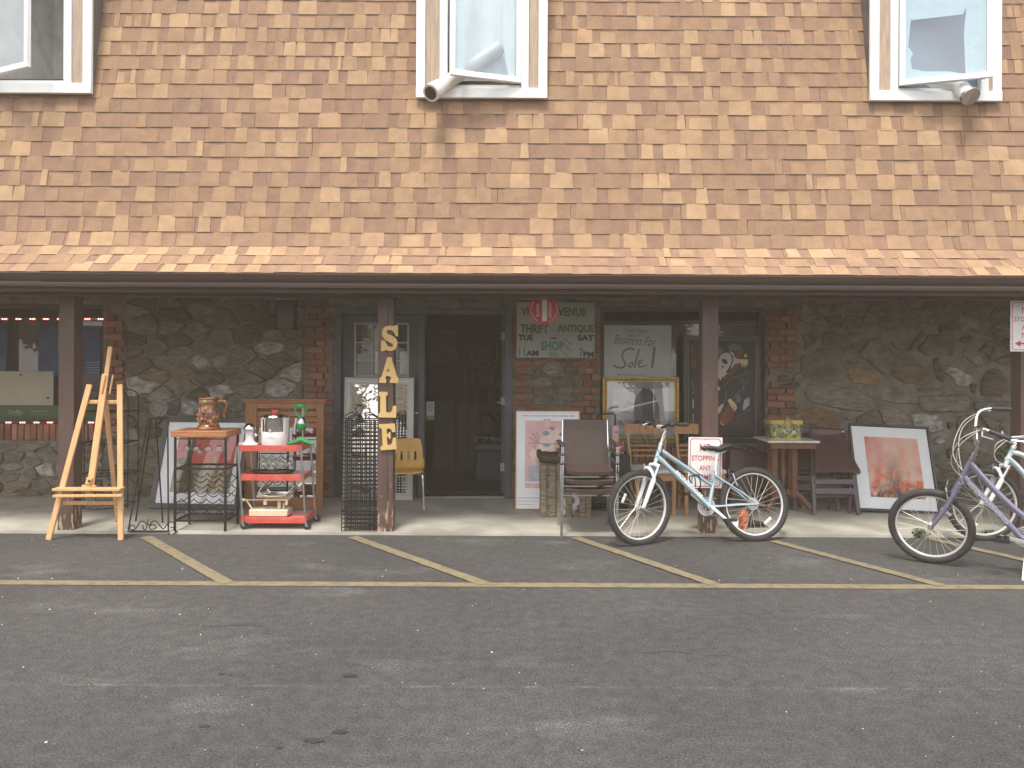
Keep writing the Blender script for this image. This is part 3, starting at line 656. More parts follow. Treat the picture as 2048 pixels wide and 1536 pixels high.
def sash(d, il, ir, zb, hinge, ang):
    """open casement; hinge 'l' or 'r'"""
    s = MB(); wd = ir-il-.01; t = .048; top = 5.95-zb
    hx = il+.005 if hinge == 'l' else ir-.005; sg = 1 if hinge == 'l' else -1
    X = Matrix.Translation((hx, DY+.0, zb+.13)) @ Matrix.Rotation(-R_(ang)*sg, 4, 'Z'); s.X = X
    xa, xb = (0, wd) if sg > 0 else (-wd, 0)
    s.box(xa, xb, -.035, 0, 0, .05); s.box(xa, xa+t, -.035, 0, .0505, top); s.box(xb-t, xb, -.035, 0, .0505, top)
    o = part(s, 'sash', d, m_white, bevel=.003)
    q = MB(); q.X = X; q.box(xa+t, xb-t, -.022, -.018, .05, top); part(q, 'pane', d, m_glass2, smooth=False)
    return X, xa+t, xb-t
def duct(pts, r, name, label):
    g = MB(); P = smoothline(pts, 12); k = len(P)
    g.tube(P, [r*(1+.035*(i % 2)) for i in range(k)], 18)
    return g
# middle dormer
dm = dormer(*DORM[1], 3.975, WX(892, DY), WX(1039, DY), 'r', 0)
X, xa, xb = sash(dm, WX(892, DY), WX(1039, DY), 3.975, 'r', 17)
q = MB(); q.X = X; z9 = 1.9
q.prism([[(xa, .0), (xb, 0), (xb, z9), (xa, z9)], [(xa+.10, .07), (xb-.06, .055), (xb-.09, .22), (xb-.12, .5), (xb-.06, z9-.1), (xa+.16, z9-.1), (xa+.12, .55), (xa+.085, .35)]], .012, .015); q.X = X
part(q, 'plastic_sheet', dm, m_sheet)
q = MB(); q.box(WX(894, DY), WX(1037, DY), DY+.16, DY+.164, 4.02, 5.9); part(q, 'backing_sheet', dm, m_sheet, smooth=False)
a = W(868, 182, DY-.22); b = W(905, 158, DY+.0); c = W(1000, 95, DY+.12)
dv = (a-b).normalized()
t = thing('vent_hose', 'beige flexible vent hose poking out of the middle upper window', 'vent hose', a)
g = duct([a+dv*.02, a-dv*.1, b, c], .062, '', ''); part(g, 'hose', t, m_duct, w=True)
g = MB(); g.tube([a+dv*.055, a-dv*.02], .078, 24); g.tube([a-dv*.02, a-dv*.10], [.078, .07], 24); g.tube([a+dv*.056, a+dv*.058], .058, 24, mi=1); part(g, 'nozzle', t, [m_duct, m_blackp], w=True)
# right dormer
dr = dormer(*DORM[2], 3.968, WX(1794, DY), WX(1959, DY), 'l', 1)
X, xa, xb = sash(dr, WX(1794, DY), WX(1959, DY), 3.968, 'l', 17)
q = MB(); q.X = X
q.prism([[(xa, 0), (xb, 0), (xb, z9), (xa, z9)], [(xa+.06, .155), (xa+.17, .12), (xa+.36, .10), (xb-.155, .06), (xb-.17, .42), (xb-.15, .66), (xb-.18, .60), (xa+.05, .60), (xa+.03, .36), (xa+.07, .29), (xa+.05, .25)]], .012, .015)
part(q, 'plastic_sheet', dr, mat('blue_sheet', (.60, .72, .76), .3, var=.08, scale=3, bump=.8, bscale=6, bdist=.02))
q = MB(); q.box(WX(1797, DY), WX(1957, DY), DY+.05, DY+.054, 4.0, 5.9); part(q, 'backing_sheet', dr, mat('reflected_sky_blue', (.16, .20, .27), .5, var=.05), smooth=False)  # sheet behind the pane, coloured blue to imitate reflected sky
a = W(1940, 192, DY-.17); b = W(1912, 170, DY+.0); c = W(1850, 166, DY+.1); dv = (a-b).normalized()
t = thing('vent_hose', 'white ribbed vent hose end hanging from the right upper window', 'vent hose', a)
part(duct([a, a-dv*.08, b, c], .062, '', ''), 'hose', t, m_white, w=True)
g = MB(); g.tube([a+dv*.01, a+dv*.02, a-dv*.015, a-dv*.02], [.055, .082, .082, .06], 18); part(g, 'collar', t, m_steel, w=True)
# left dormer
dl = dormer(*DORM[0], 4.0, WX(-25, DY), WX(124, DY), 'l', 2)
X, xa, xb = sash(dl, WX(-33, DY), WX(-33, DY)+.65, 4.0, 'l', 24)
q = MB(); q.box(WX(64, DY), WX(120, DY), DY+.45, DY+.62, 4.25, 4.62); part(q, 'storage_bin', dl, mat('grey_tub', (.5, .5, .5), .5), bevel=.02)
# ============================================================ DOORS, SHOP WINDOWS, INTERIOR
g = MB(); g.box(DX0, DX0+.085, WY-.02, WY+.16, SZ, DH-.002); g.box(DX1-.085, DX1, WY-.02, WY+.16, SZ, DH-.002); g.box(DX0+.086, DX1-.086, WY-.02, WY+.16, DH-.07, DH-.002)
mul = WX(843, WY); g.box(mul-.035, mul+.035, WY-.015, WY+.14, SZ, DH-.071)
fr_ = part(g, 'door_frame', bld, m_doorpaint, bevel=.003)
g = MB(); g.box(mul+.036, DX1-.088, WY-.03, WY+.12, SZ, SZ+.02); part(g, 'threshold', fr_, m_steel, bevel=.002)
# closed leaf with a nine light window
lx0, lx1 = DX0+.09, mul-.04; wx0, wx1 = PX(707), PX(817); wz0, wz1 = 1.38, PZ(645, 760)
g = MB(); ly = WY+.05
g.box(lx0, wx0, ly, ly+.04, SZ+.01, DH-.075); g.box(wx1, lx1, ly, ly+.04, SZ+.01, DH-.075); g.box(wx0, wx1, ly, ly+.04, SZ+.01, wz0); g.box(wx0, wx1, ly, ly+.04, wz1, DH-.075)
leaf = part(g, 'door', bld, m_doorpaint, bevel=.002)
m_greyw = mat('grey_white_frame', (.42, .44, .42), .5, var=.05)
g = MB(); t_ = .022
g.box(wx0, wx0+t_, ly-.015, ly+.01, wz0, wz1); g.box(wx1-t_, wx1, ly-.015, ly+.01, wz0, wz1); g.box(wx0+t_, wx1-t_, ly-.015, ly+.01, wz1-t_, wz1); g.box(wx0+t_, wx1-t_, ly-.015, ly+.01, wz0, wz0+t_)
for i in (1, 2): x = wx0+(wx1-wx0)*i/3; g.box(x-.008, x+.008, ly-.008, ly+.008, wz0+t_, wz1-t_)
for i in (1, 2): z = wz0+(wz1-wz0)*i/3-.02; g.box(wx0+t_, wx1-t_, ly-.006, ly+.006, z-.008, z+.008)
part(g, 'window_frame', leaf, m_greyw)
g = MB(); g.box(wx0+.01, wx1-.01, ly+.012, ly+.016, wz0+.01, wz1-.01); part(g, 'pane', leaf, m_glass, smooth=False)
g = MB(); g.box(PX(748), PX(768), ly+.02, ly+.022, wz0+.03, PZ(703, 760)); g.box(PX(798), PX(812), ly+.02, ly+.022, wz0+.03, PZ(703, 805)); part(g, 'notice', leaf, mat('grey_notice', (.36, .38, .37), .7), smooth=False)
g = MB(); g.sphere((PX(833), ly-.05, PZ(826, 833)), .028); g.cyl((PX(833), ly-.05, PZ(826, 833)), (PX(833), ly, PZ(826, 833)), .012); part(g, 'handle', leaf, m_steel)
# open leaf swung inwards, hinges and edge strip
g = MB(); ox = PX(1003); g.box(ox, ox+.04, WY+.165, WY+1.02, SZ+.02, DH-.075); ol = part(g, 'door', bld, m_doorpaint, label='open door leaf swung inwards')
for py in (672, 804, 938):
    g = MB(); z = PZ(py, 1008); g.box(ox+.002, ox+.05, WY+.140, WY+.1645, z-.045, z+.045); g.cyl((ox-.003, WY+.14, z-.045), (ox-.003, WY+.14, z+.045), .007); part(g, 'hinge', ol, m_greyw)
g = MB(); g.cyl((ox, WY+.9, 1.05), (ox-.07, WY+.9, 1.05), .012); g.bar((ox-.07, WY+.9, 1.05), (ox-.07, WY+.80, 1.05), .02, .012); part(g, 'handle', ol, m_steel)
# right shop window
m_wframe = mat('dark_window_frame', (.06, .052, .045), .5)
def shopwin(x0, x1, z0, z1, mulls, bar_z):
    g = MB(); y = WY+.09
    g.box(x0, x0+.05, y-.03, y+.05, z0, z1); g.box(x1-.05, x1, y-.03, y+.05, z0, z1); g.box(x0+.05, x1-.05, y-.03, y+.05, z1-.05, z1); g.box(x0+.05, x1-.05, y-.03, y+.05, z0, z0+.05)
    for z in bar_z: g.box(x0+.05, x1-.05, y-.015, y+.03, z-.012, z+.012)
    for x in mulls: g.box(x-.02, x+.02, y-.015, y+.03, z0+.05, z1-.05)
    wf = part(g, 'window', bld, m_wframe, bevel=.003)
    g = MB(); g.box(x0+.02, x1-.02, y+.035, y+.04, z0+.02, z1-.02); part(g, 'pane', wf, m_glass, smooth=False); return wf
w2 = shopwin(RX0, RX1, zs2, zh2, [], [PZ(644, 1360)])
g = MB(); g.box(RX0-.03, RX1+.03, WY-.07, WY+.06, zs2-.05, zs2+.002); part(g, 'sill', w2, mat('grey_sill', (.14, .14, .13), .7, bump=.3), bevel=.004)
w1 = shopwin(-7.2, XL1, zs1, zh1, [], [])
g = MB(); g.box(-7.2, XL1+.03, WY-.05, WY+.06, zs1-.04, zs1+.002); part(g, 'sill', w1, m_brown, bevel=.004)
# room behind
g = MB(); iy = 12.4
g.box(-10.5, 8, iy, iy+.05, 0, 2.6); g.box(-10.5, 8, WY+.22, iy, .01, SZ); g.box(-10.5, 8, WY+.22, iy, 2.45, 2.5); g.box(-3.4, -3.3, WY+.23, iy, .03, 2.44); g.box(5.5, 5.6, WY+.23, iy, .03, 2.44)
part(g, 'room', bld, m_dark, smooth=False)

# ---- things inside the shop, seen through the open doorway
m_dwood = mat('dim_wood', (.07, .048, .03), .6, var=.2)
def picture(name, label, cat, px, py0, py1, wpx, Y, lean, yaw=0, fw=.03, mats=None, group=None, w=None, h=None, zb=None, xw=None, fd=.025):
    """leaning framed picture, local x right, z up, front -y; returns thing, w, h"""
    p = W(px, py1, Y); ww = w or wpx*Y/F; zb = p.z if zb is None else zb
    hh = h or ((py1-py0)*Y/F)
    t = thing(name, label, cat, (p.x if xw is None else xw, Y, zb), (-R_(lean), 0, R_(yaw)), group); return t, ww, hh
def frame(t, w, h, fw, d, m, name='frame', bevel=.003, step=None):
    g = MB(); a = w/2
    for x0, x1, z0, z1 in ((-a, a, 0, fw), (-a, a, h-fw, h), (-a, -a+fw, fw+.0005, h-fw-.0005), (a-fw, a, fw+.0005, h-fw-.0005)):
        g.box(x0, x1, -d, 0, z0, z1)
    return part(g, name, t, m, bevel=bevel)
def panel(t, w, h, ins, y, m, name):
    g = MB(); g.box(-w/2+ins, w/2-ins, y, y+.004, ins, h-ins); return part(g, name, t, m, smooth=False)
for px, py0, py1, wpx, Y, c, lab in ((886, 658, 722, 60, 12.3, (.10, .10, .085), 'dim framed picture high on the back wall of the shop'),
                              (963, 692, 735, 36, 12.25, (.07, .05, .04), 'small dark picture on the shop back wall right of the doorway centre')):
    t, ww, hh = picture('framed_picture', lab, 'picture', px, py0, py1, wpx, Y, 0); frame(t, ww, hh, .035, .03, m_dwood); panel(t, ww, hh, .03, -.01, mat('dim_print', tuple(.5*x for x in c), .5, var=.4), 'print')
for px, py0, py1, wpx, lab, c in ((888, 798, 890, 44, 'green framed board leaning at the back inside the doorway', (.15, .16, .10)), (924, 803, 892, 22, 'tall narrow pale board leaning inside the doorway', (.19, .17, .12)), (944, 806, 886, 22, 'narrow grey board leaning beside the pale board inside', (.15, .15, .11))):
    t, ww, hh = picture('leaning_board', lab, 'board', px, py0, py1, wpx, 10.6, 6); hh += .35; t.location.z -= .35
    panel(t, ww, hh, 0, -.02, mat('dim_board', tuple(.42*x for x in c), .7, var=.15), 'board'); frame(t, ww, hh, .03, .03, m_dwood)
p = W(978, 918, 9.7)
t = thing('cool_box', 'blue cool box with pale lid inside the doorway', 'cool box', (p.x, 9.75, .03))
g = MB(); g.box(-.17, .17, -.13, .13, .0, p.z-.03+.12); part(g, 'box', t, mat('cooler_blue', (.03, .04, .09), .5), bevel=.015)
g = MB(); g.box(-.18, .18, -.14, .14, p.z+.095, p.z+.17); part(g, 'lid', t, mat('cooler_lid', (.10, .13, .15), .5), bevel=.01)
g = MB(); g.tube(arc((0, 0, p.z+.17), .07, 0, 180, 8), .006); part(g, 'handle', t, m_greyw)
t, ww, hh = picture('framed_picture', 'empty white edged frame leaning behind the blue cool box', 'picture', 975, 875, 925, 48, 9.95, 5); frame(t, ww, hh, .012, .02, m_greyw)
p = W(851, 818, WY)
t = thing('paper_notice', 'pale paper notice with green foot taped at left side of open doorway', 'notice', (PX(858), WY+.17, 0)); z0_, z1_ = PZ(843, 858), PZ(805, 858)
g = MB(); g.box(-.045, .045, 0, .002, z0_+.055, z1_); g.box(-.045, .045, 0, .002, z0_, z0_+.054, 1); part(g, 'paper', t, [mat('paper', (.45, .45, .42), .8), mat('paper_green', (.16, .26, .12), .8)], smooth=False)
g = MB()
for i in range(5): g.box(-.03, .03, -.0012, -.001, z1_-.03-i*.02, z1_-.025-i*.02)
part(g, 'print', t, m_print_k, smooth=False)
t = thing('bookcase', 'dark bookcase standing deep inside the doorway', 'bookcase', (.06-.45, 11.9, .03))
g = MB()
for x in (-.35, .33): g.box(x, x+.02, -.15, .15, 0, 2.0)
for i in range(6): g.box(-.329, .329, -.15, .15, .05+i*.37, .07+i*.37)
part(g, 'shelves', t, m_dwood, smooth=False)
for i in range(5):
    g = MB(); x = -.3
    while x < .28:
        a = rng.uniform(.02, .06); h_ = rng.uniform(.15, .28); g.box(x, x+a-.003, -.1, .1, .0705+i*.37, .0705+i*.37+h_, rng.randrange(3)); x += a
    part(g, 'books', t, [m_dwood, m_dark, m_leather], kind='stuff', smooth=False)

# ---- left window: blue cloth panels, beige board, green banner, LED strips
def flat(name, label, cat, x0, x1, y0, y1, Y, c, thick=.01, rough=.7, **k):
    a = W(x0, y1, Y); b = W(x1, y0, Y); t = thing(name, label, cat, (a.x, Y, a.z))
    g = MB(); g.box(0, b.x-a.x, 0, thick, 0, b.z-a.z); part(g, 'sheet', t, mat(name+'_mat', c, rough, **k), smooth=False); return t, b.x-a.x, b.z-a.z
YWi = WY+.07
flat('blue_poster', 'blue sheet at the left edge of the left shop window', 'poster', -60, 14, 640, 749, YWi, (.035, .07, .15), var=.15)
t, a, b = flat('blue_poster', 'wide blue sheet hanging behind the wooden easel post in left window', 'poster', 76, 201, 652, 751, YWi, (.035, .07, .15), var=.15)
g = MB()
for i in range(5): g.box(a-.16, a-.01, -.001, -.0005, .03+i*.03, .036+i*.03)
part(g, 'print', t, mat('pale_print', (.35, .38, .38), .7), smooth=False)
t, a, b = flat('beige_board', 'beige board with two dark spots above green banner in left window', 'board', -60, 107, 743, 811, YWi-.012, (.40, .37, .28), var=.08)
g = MB(); g.ell(a-.06, .09, .014, .014, -.001); g.ell(a-.37, b-.04, .012, .012, -.001); part(g, 'spot', t, m_dark, smooth=False)
t, a, b = flat('green_banner', 'dark green banner with pale lettering at foot of left window', 'banner', -60, 118, 811, 842, YWi-.02, (.06, .10, .035), var=.06)
g = MB(); g.text('DolEx', a-.49, .105, .045, -.001, width=.16, bold=.01); g.box(a-.55, a-.42, -.0013, -.001, .068, .071); g.text('Pregunte aqui', a-.22, .115, .028, -.001, width=.19)
g.box(a-.31, a-.12, -.0013, -.001, .078, .081)
part(g, 'lettering', t, mat('pale_green_ink', (.30, .36, .26), .7), smooth=False)
t, a, b = flat('green_banner', 'end piece of green banner between the easel legs', 'banner', 168, 204, 811, 842, YWi-.02, (.06, .10, .035), var=.06)
g = MB(); g.text('agui', .07, .11, .03, -.001, width=.08); part(g, 'lettering', t, mat('pale_green_ink2', (.30, .36, .26), .7), smooth=False)
m_led = mat('red_led', (.5, .02, .02), .4, emit=((1, .10, .08), 9)); m_ledg = mat('red_led_glow', (.3, .01, .01), .5, emit=((1, .02, .01), 1.2))
for py, xs_, lab in ((638, (9, 37, 65, 92, 120, 147, 175, 201), 'red LED strip along the top of the left window'), (845, (17, 45, 73, 100, 128, 155, 182), 'red LED strip along the sill of the left window')):
    q = W(100, py, WY-.06); t = thing('led_strip', lab, 'led strip', q)
    a = W(-40, py, WY-.06); b = W(206, py+.5, WY-.06); g = MB(); g.bar(a, b, .012, .004); part(g, 'strip', t, m_blackp, w=True, smooth=False)
    for x in xs_:
        c = W(x, py, WY-.068); g = MB()
        for k in (-1, 0, 1): g.sphere((c.x+k*.022, c.y, c.z), .0075, 6, 4)
        g.box(c.x-.035, c.x+.035, c.y+.003, c.y+.005, c.z-.006, c.z+.006, 1)
        part(g, 'led', t, [m_led, m_ledg], w=True)
# ---- porch lights
p = W(571, 622, 8.3)
t = thing('wall_lantern', 'dim square wall lantern under the porch ceiling above the cabinet', 'lantern', (p.x, 8.42, p.z))
g = MB(); g.box(-.11, .11, -.16, 0, .12, .2); part(g, 'cap', t, mat('dusty_tan', (.25, .22, .18), .8), bevel=.01)
g = MB()
for x in (-.105, .09):
    for y in (-.155, -.02): g.box(x, x+.015, y, y+.015, -.19, .12)
g.box(-.107, .107, -.157, -.003, -.205, -.188); part(g, 'cage', t, m_brown)
g = MB(); g.box(-.095, .095, -.145, -.015, -.188, .119); part(g, 'pane', t, mat('smoked_glass', (.05, .045, .04), .2), smooth=False)
p = W(1298, 600, 7.9)
t = thing('ceiling_lamp', 'small brown glass shade hanging under the porch ceiling', 'lamp', (p.x, 7.9, 2.315))
g = MB(); g.lathe([(.05, 0), (.09, -.02), (.10, -.10), (.14, -.115), (.13, -.125), (.02, -.125), (.012, -.15), (0, -.16)]); part(g, 'shade', t, mat('lamp_brown', (.13, .10, .08), .35))
g = MB(); g.cyl((0, 0, 0), (0, 0, .004), .06); part(g, 'rose', t, m_brown)

# ============================================================ SIGNS AND PICTURES
# shop sign on the brick pier
a = W(1033.5, 715, 8.38); b = W(1190, 605, 8.38); sw, sh = b.x-a.x, b.z-a.z
t = thing('shop_sign', 'grey white thrift and antique shop sign with green and black letters', 'sign', ((a.x+b.x)/2, 8.39, a.z))
g = MB(); g.box(-sw/2, sw/2, 0, .02, 0, sh); part(g, 'board', t, mat('sign_board', (.42, .45, .42), .6, var=.05), bevel=.002)
def sp(u, v): return ((u-870)/1500*sw, (1285-v)/1050*sh)     # from the zoomed photo
m_sg = mat('sign_green_dark', (.055, .13, .06), .6, var=.05); m_sg2 = mat('sign_green', (.04, .25, .13), .6, var=.05); m_sk = mat('sign_black', (.03, .03, .025), .6)
g = MB(); k = sh/1050; kx = sw/1500
def tx(s_, u0, u1, v0, v1, mi, bold=.04): 
    x, z = sp((u0+u1)/2, (v0+v1)/2); g.text(s_, x, z, (v1-v0)*k, -.001, mi, width=(u1-u0)*kx, bold=bold)
tx('VIN', 200, 480, 330, 500, 0); tx('AVENUE', 800, 1450, 330, 500, 0)
tx('THRIFT', 190, 730, 650, 825, 0); tx('ANTIQUE', 900, 1600, 655, 825, 0)
g.box(*[sp(780, 0)[0], sp(820, 0)[0]], -.001, -.0008, sp(0, 765)[1], sp(0, 750)[1], 0); g.box(*[sp(832, 0)[0], sp(862, 0)[0]], -.001, -.0008, sp(0, 765)[1], sp(0, 750)[1], 0)
tx('TUE', 150, 435, 850, 960, 2, .05); tx('SAT', 1290, 1605, 850, 960, 2, .05); g.box(sp(770, 0)[0], sp(880, 0)[0], -.001, -.0008, sp(0, 930)[1], sp(0, 900)[1], 2)
tx('SHOP', 580, 1030, 970, 1145, 1); tx('TO', 735, 910, 1190, 1265, 1, .05); tx('11', 160, 280, 1090, 1255, 1, .03); tx('AM', 300, 540, 1145, 1255, 2, .05)
tx('7', 1320, 1415, 1105, 1265, 1, .03); tx('PM', 1405, 1605, 1165, 1275, 2, .05)
for s_, u, v, wd in (('Sunday', 1110, 985, 190), ('12am to', 1120, 1110, 170), ('4pm', 1075, 1230, 120)):
    x, z = sp(u, v); g.text(s_, x, z, 60*k, -.001, 2, width=wd*kx, rot=-38, shear=.3)
part(g, 'lettering', t, [m_sg, m_sg2, m_sk], smooth=False)
# round red sign hanging before it
c = W(1088.5, 619, 7.3); r = 31*7.3/F
t = thing('round_sign', 'round red no parking sign in French hung sideways before the shop sign', 'sign', (c.x, 7.3, c.z))
g = MB(); g.lathe([(r, 0), (r, .003)], axis='y', n=40); part(g, 'disc', t, m_signr)
g = MB(); g.box(-.020, .028, -.0015, -.001, -.115, .115); part(g, 'white_bar', t, m_signw, smooth=False)
g = MB(); g.text('SORTIE', -.062, -.01, .026, -.0016, 0, width=.125, rot=-90, bold=.02); g.text('INTERDIT', .058, -.01, .026, -.0016, 0, width=.15, rot=-90, bold=.02)
for i, ch in enumerate('STATIONNEMENT'):
    a = 82-i*12.2; g.text(ch, (r-.022)*cos(R_(a)), (r-.022)*sin(R_(a)), .02, -.0016, 0, rot=a-90, bold=.03)
for i, ch in enumerate('DE GARAGE'):
    if ch != ' ': a = 150+i*11; g.text(ch, (r-.022)*cos(R_(a)), (r-.022)*sin(R_(a)), .02, -.0016, 0, rot=a+90, bold=.03)
part(g, 'lettering', t, m_signw, smooth=False)
g = MB(); g.cyl((0, .0015, r-.003), (0, .0015, 2.315-c.z), .002, n=6); part(g, 'wire', t, m_steel)
# no stopping signs
def nostop(x, z, y, label, arrow, dots=True):
    t = thing('no_stopping_sign', label, 'sign', (x, y, z), (0, 0, 0), 'white and red no stopping signs'); w_, h_ = .305, .457
    def rr_(a, b, r_): 
        P = []
        for cx, cz, s0_ in ((a-r_, b-r_, 0), (-a+r_, b-r_, 90), (-a+r_, -b+r_, 180), (a-r_, -b+r_, 270)):
            for i in range(6): q = R_(s0_+i*18); P.append((cx+r_*cos(q), cz+r_*sin(q)))
        return P
    g = MB(); g.box(-w_/2, w_/2, 0, .002, -h_/2, h_/2); part(g, 'plate', t, m_signw, smooth=False)
    g = MB(); g.prism([rr_(w_/2-.014, h_/2-.012, .028), list(reversed(rr_(w_/2-.020, h_/2-.018, .023)))], -.0012, -.0008); part(g, 'border', t, m_signr, smooth=False)
    g = MB(); 
    if arrow: L_ = (('NO', .145, .062, .095), ('STOPPING', .062, .04, .235), ('ANY', -.012, .04, .10), ('TIME', -.085, .04, .12))
    else: L_ = (('NO', .135, .072, .10), ('STOPPING', .04, .047, .245), ('ANY', -.047, .047, .105), ('TIME', -.13, .047, .12))
    for s_, z_, h2, wd in L_: g.text(s_, 0, z_, h2, -.0012, 0, width=wd, bold=.012)
    if arrow: g.box(-.06, .115, -.0012, -.001, -.165, -.150); g.poly([(-.115, -.1575), (-.06, -.185), (-.06, -.13)], -.0013)
    part(g, 'lettering', t, m_signr, smooth=False)
    g = MB()
    for zz in (.205, -.205): g.ell(0, zz, .005, .005, -.0014)
    part(g, 'bolt', t, m_steel, smooth=False); return t
c = W(1411, 925.5, 6.75); nostop(c.x, c.z, 6.758, 'no stopping sign low on the post behind the blue bicycle', False).rotation_euler = (0, R_(.6), 0)
c = W(2022, 652, 6.75); nostop(c.x+.153, c.z, 6.758, 'no stopping sign with left arrow high on the post at right edge', True)
# handwritten sale sign inside the right window
a = W(1208, 752, WY+.06); b = W(1343, 651, WY+.06); sw, sh = b.x-a.x, b.z-a.z
t = thing('handwritten_sign', 'handwritten business for sale sign on pale card above the gold frame', 'sign', (a.x, WY+.055, a.z-.06)); g = MB(); g.box(0, sw, 0, .004, 0, sh+.06); part(g, 'card', t, mat('pale_card', (.50, .54, .50), .7, var=.05), smooth=False)
g = MB(); 
def hs(u, v): return ((u-105)/1575*sw, (1310-v)/1180*sh+.06)
hk = sh/1180
for s_, u, v, h_, wd, sr in (('Turn Key', 850, 260, 110, 560, .3), ('Business For', 830, 480, 210, 1000, .4)): x, z = hs(u, v); g.text(s_, x, z, h_*hk, -.001, 0, width=wd*sw/1575, shear=sr, rot=-4)
def st(P, wd=26): g.stroke([hs(u, v) for u, v in P], wd*hk, -.001)
st([(815, 700), (740, 665), (640, 680), (560, 740), (525, 840), (560, 940), (610, 1020), (590, 1085), (500, 1120), (400, 1105), (335, 1060)], 40)
st([(770, 990), (710, 1020), (680, 1080), (720, 1110), (770, 1060), (785, 990)], 28); st([(930, 680), (880, 850), (840, 1000), (820, 1110)], 36); st([(890, 1050), (980, 990), (990, 930), (930, 950), (900, 1040), (940, 1105), (1030, 1080), (1110, 1045)], 28)
st([(1285, 640), (1275, 760), (1250, 950), (1225, 1100)], 52)
st([(640, 350), (960, 350)], 10); st([(650, 385), (900, 385)], 10)
g.text('Serious Inquiries', *hs(720, 1285), 70*hk, -.001, 0, width=620*sw/1575, shear=.3)
part(g, 'lettering', t, mat('marker_ink', (.14, .155, .13), .7), smooth=False)
# gold framed picture on the sill
Yg = WY-.055
a = W(1205, 888, Yg); b = W(1358, 755, Yg); ww, hh = b.x-a.x, b.z-a.z
t = thing('framed_picture', 'gold framed print of two riders on the window sill below the sale sign', 'picture', ((a.x+b.x)/2, Yg, zs2+.004), (-R_(1.5), 0, 0)); hh = b.z-zs2
g = MB()
for k, (o, wd, d) in enumerate(((0, .022, .030), (.0222, .018, .022), (.0404, .012, .028))):
    aa = ww/2-o
    for x0, x1, z0, z1 in ((-aa, aa, o, o+wd), (-aa, aa, hh-o-wd, hh-o), (-aa, -aa+wd, o+wd+.0004, hh-o-wd-.0004), (aa-wd, aa, o+wd+.0004, hh-o-wd-.0004)): g.box(x0, x1, -d, 0, z0, z1, k % 2)
for i in range(26): 
    for zz in (.011, hh-.011): g.sphere((-ww/2+.02+i*(ww-.04)/25, -.03, zz), .009, 6, 4, mi=1)
for i in range(20):
    for xx in (-ww/2+.011, ww/2-.011): g.sphere((xx, -.03, .02+i*(hh-.04)/19), .009, 6, 4, mi=1)
part(g, 'frame', t, [m_gold, mat('dark_gold', (.22, .15, .06), .4, metal=.6, var=.2)], bevel=.002)
panel(t, ww, hh, .05, -.012, mat('blue_grey_mat', (.30, .34, .38), .8, var=.03), 'mat_board')
g = MB(); y = -.0125; a2 = ww/2-.115; m4 = [mat('print_pale', (.46, .50, .55), .7, var=.1), mat('print_dark', (.10, .10, .105), .7, var=.3), mat('print_mid', (.32, .28, .33), .7, var=.2), mat('print_snow', (.6, .62, .65), .7)]
g.box(-a2, a2, y-.0005, y, .13, hh-.13, 0)
g.poly([(-.30*a2, .135), (-.25*a2, .42), (-.12*a2, .53), (.06*a2, .60), (.14*a2, .655), (.24*a2, .66), (.30*a2, .60), (.5*a2, .54), (.66*a2, .40), (.70*a2, .135)], y-.001, 1)
g.poly([(-.8*a2, .2), (-.66*a2, .40), (-.45*a2, .47), (-.22*a2, .44), (-.2*a2, .25), (-.4*a2, .16)], y-.0013, 2); g.ell(.2*a2, .64, .035, .04, y-.0016, 2)
g.stroke([(-.98*a2, .32), (-.3*a2, .40), (.62*a2, .47)], .02, y-.0020, 3); g.stroke([(-.8*a2, .28), (-.4*a2, .19), (.1*a2, .15)], .015, y-.0016, 3)
part(g, 'print', t, m4, smooth=False)
g = MB(); g.box(-ww/2+.05, ww/2-.05, -.0215, -.02, .05, hh-.05); part(g, 'pane', t, glass('gold_pic_glass', .06), smooth=False)
# large dark painting with a white mask
Yp = WY-.05; a = W(1366, 882, Yp); b = W(1520, 672, Yp); ww = b.x-a.x; hh = b.z-zs2
t = thing('framed_painting', 'large dark painting with white mask and red and yellow strokes in right window', 'painting', ((a.x+b.x)/2, Yp, zs2+.004), (-R_(1.2), 0, 0))
m_pf = mat('dark_frame', (.035, .03, .028), .3, var=.1)
frame(t, ww, hh, .05, .03, m_pf); 
g = MB(); a_ = ww/2-.0505
for x0, x1, z0, z1 in ((-a_, a_, .0505, .0575), (-a_, a_, hh-.0575, hh-.0505), (-a_, -a_+.007, .058, hh-.058), (a_-.007, a_, .058, hh-.058)): g.box(x0, x1, -.032, -.004, z0, z1)
part(g, 'inner_frame', t, mat('grey_fillet', (.16, .15, .14), .3), smooth=False)
m_pc = mat('paint_dark', (.015, .016, .019), .5, c2=(.05, .03, .03), scale=4, lo=.45, hi=.8); panel(t, ww, hh, .057, -.006, m_pc, 'canvas')
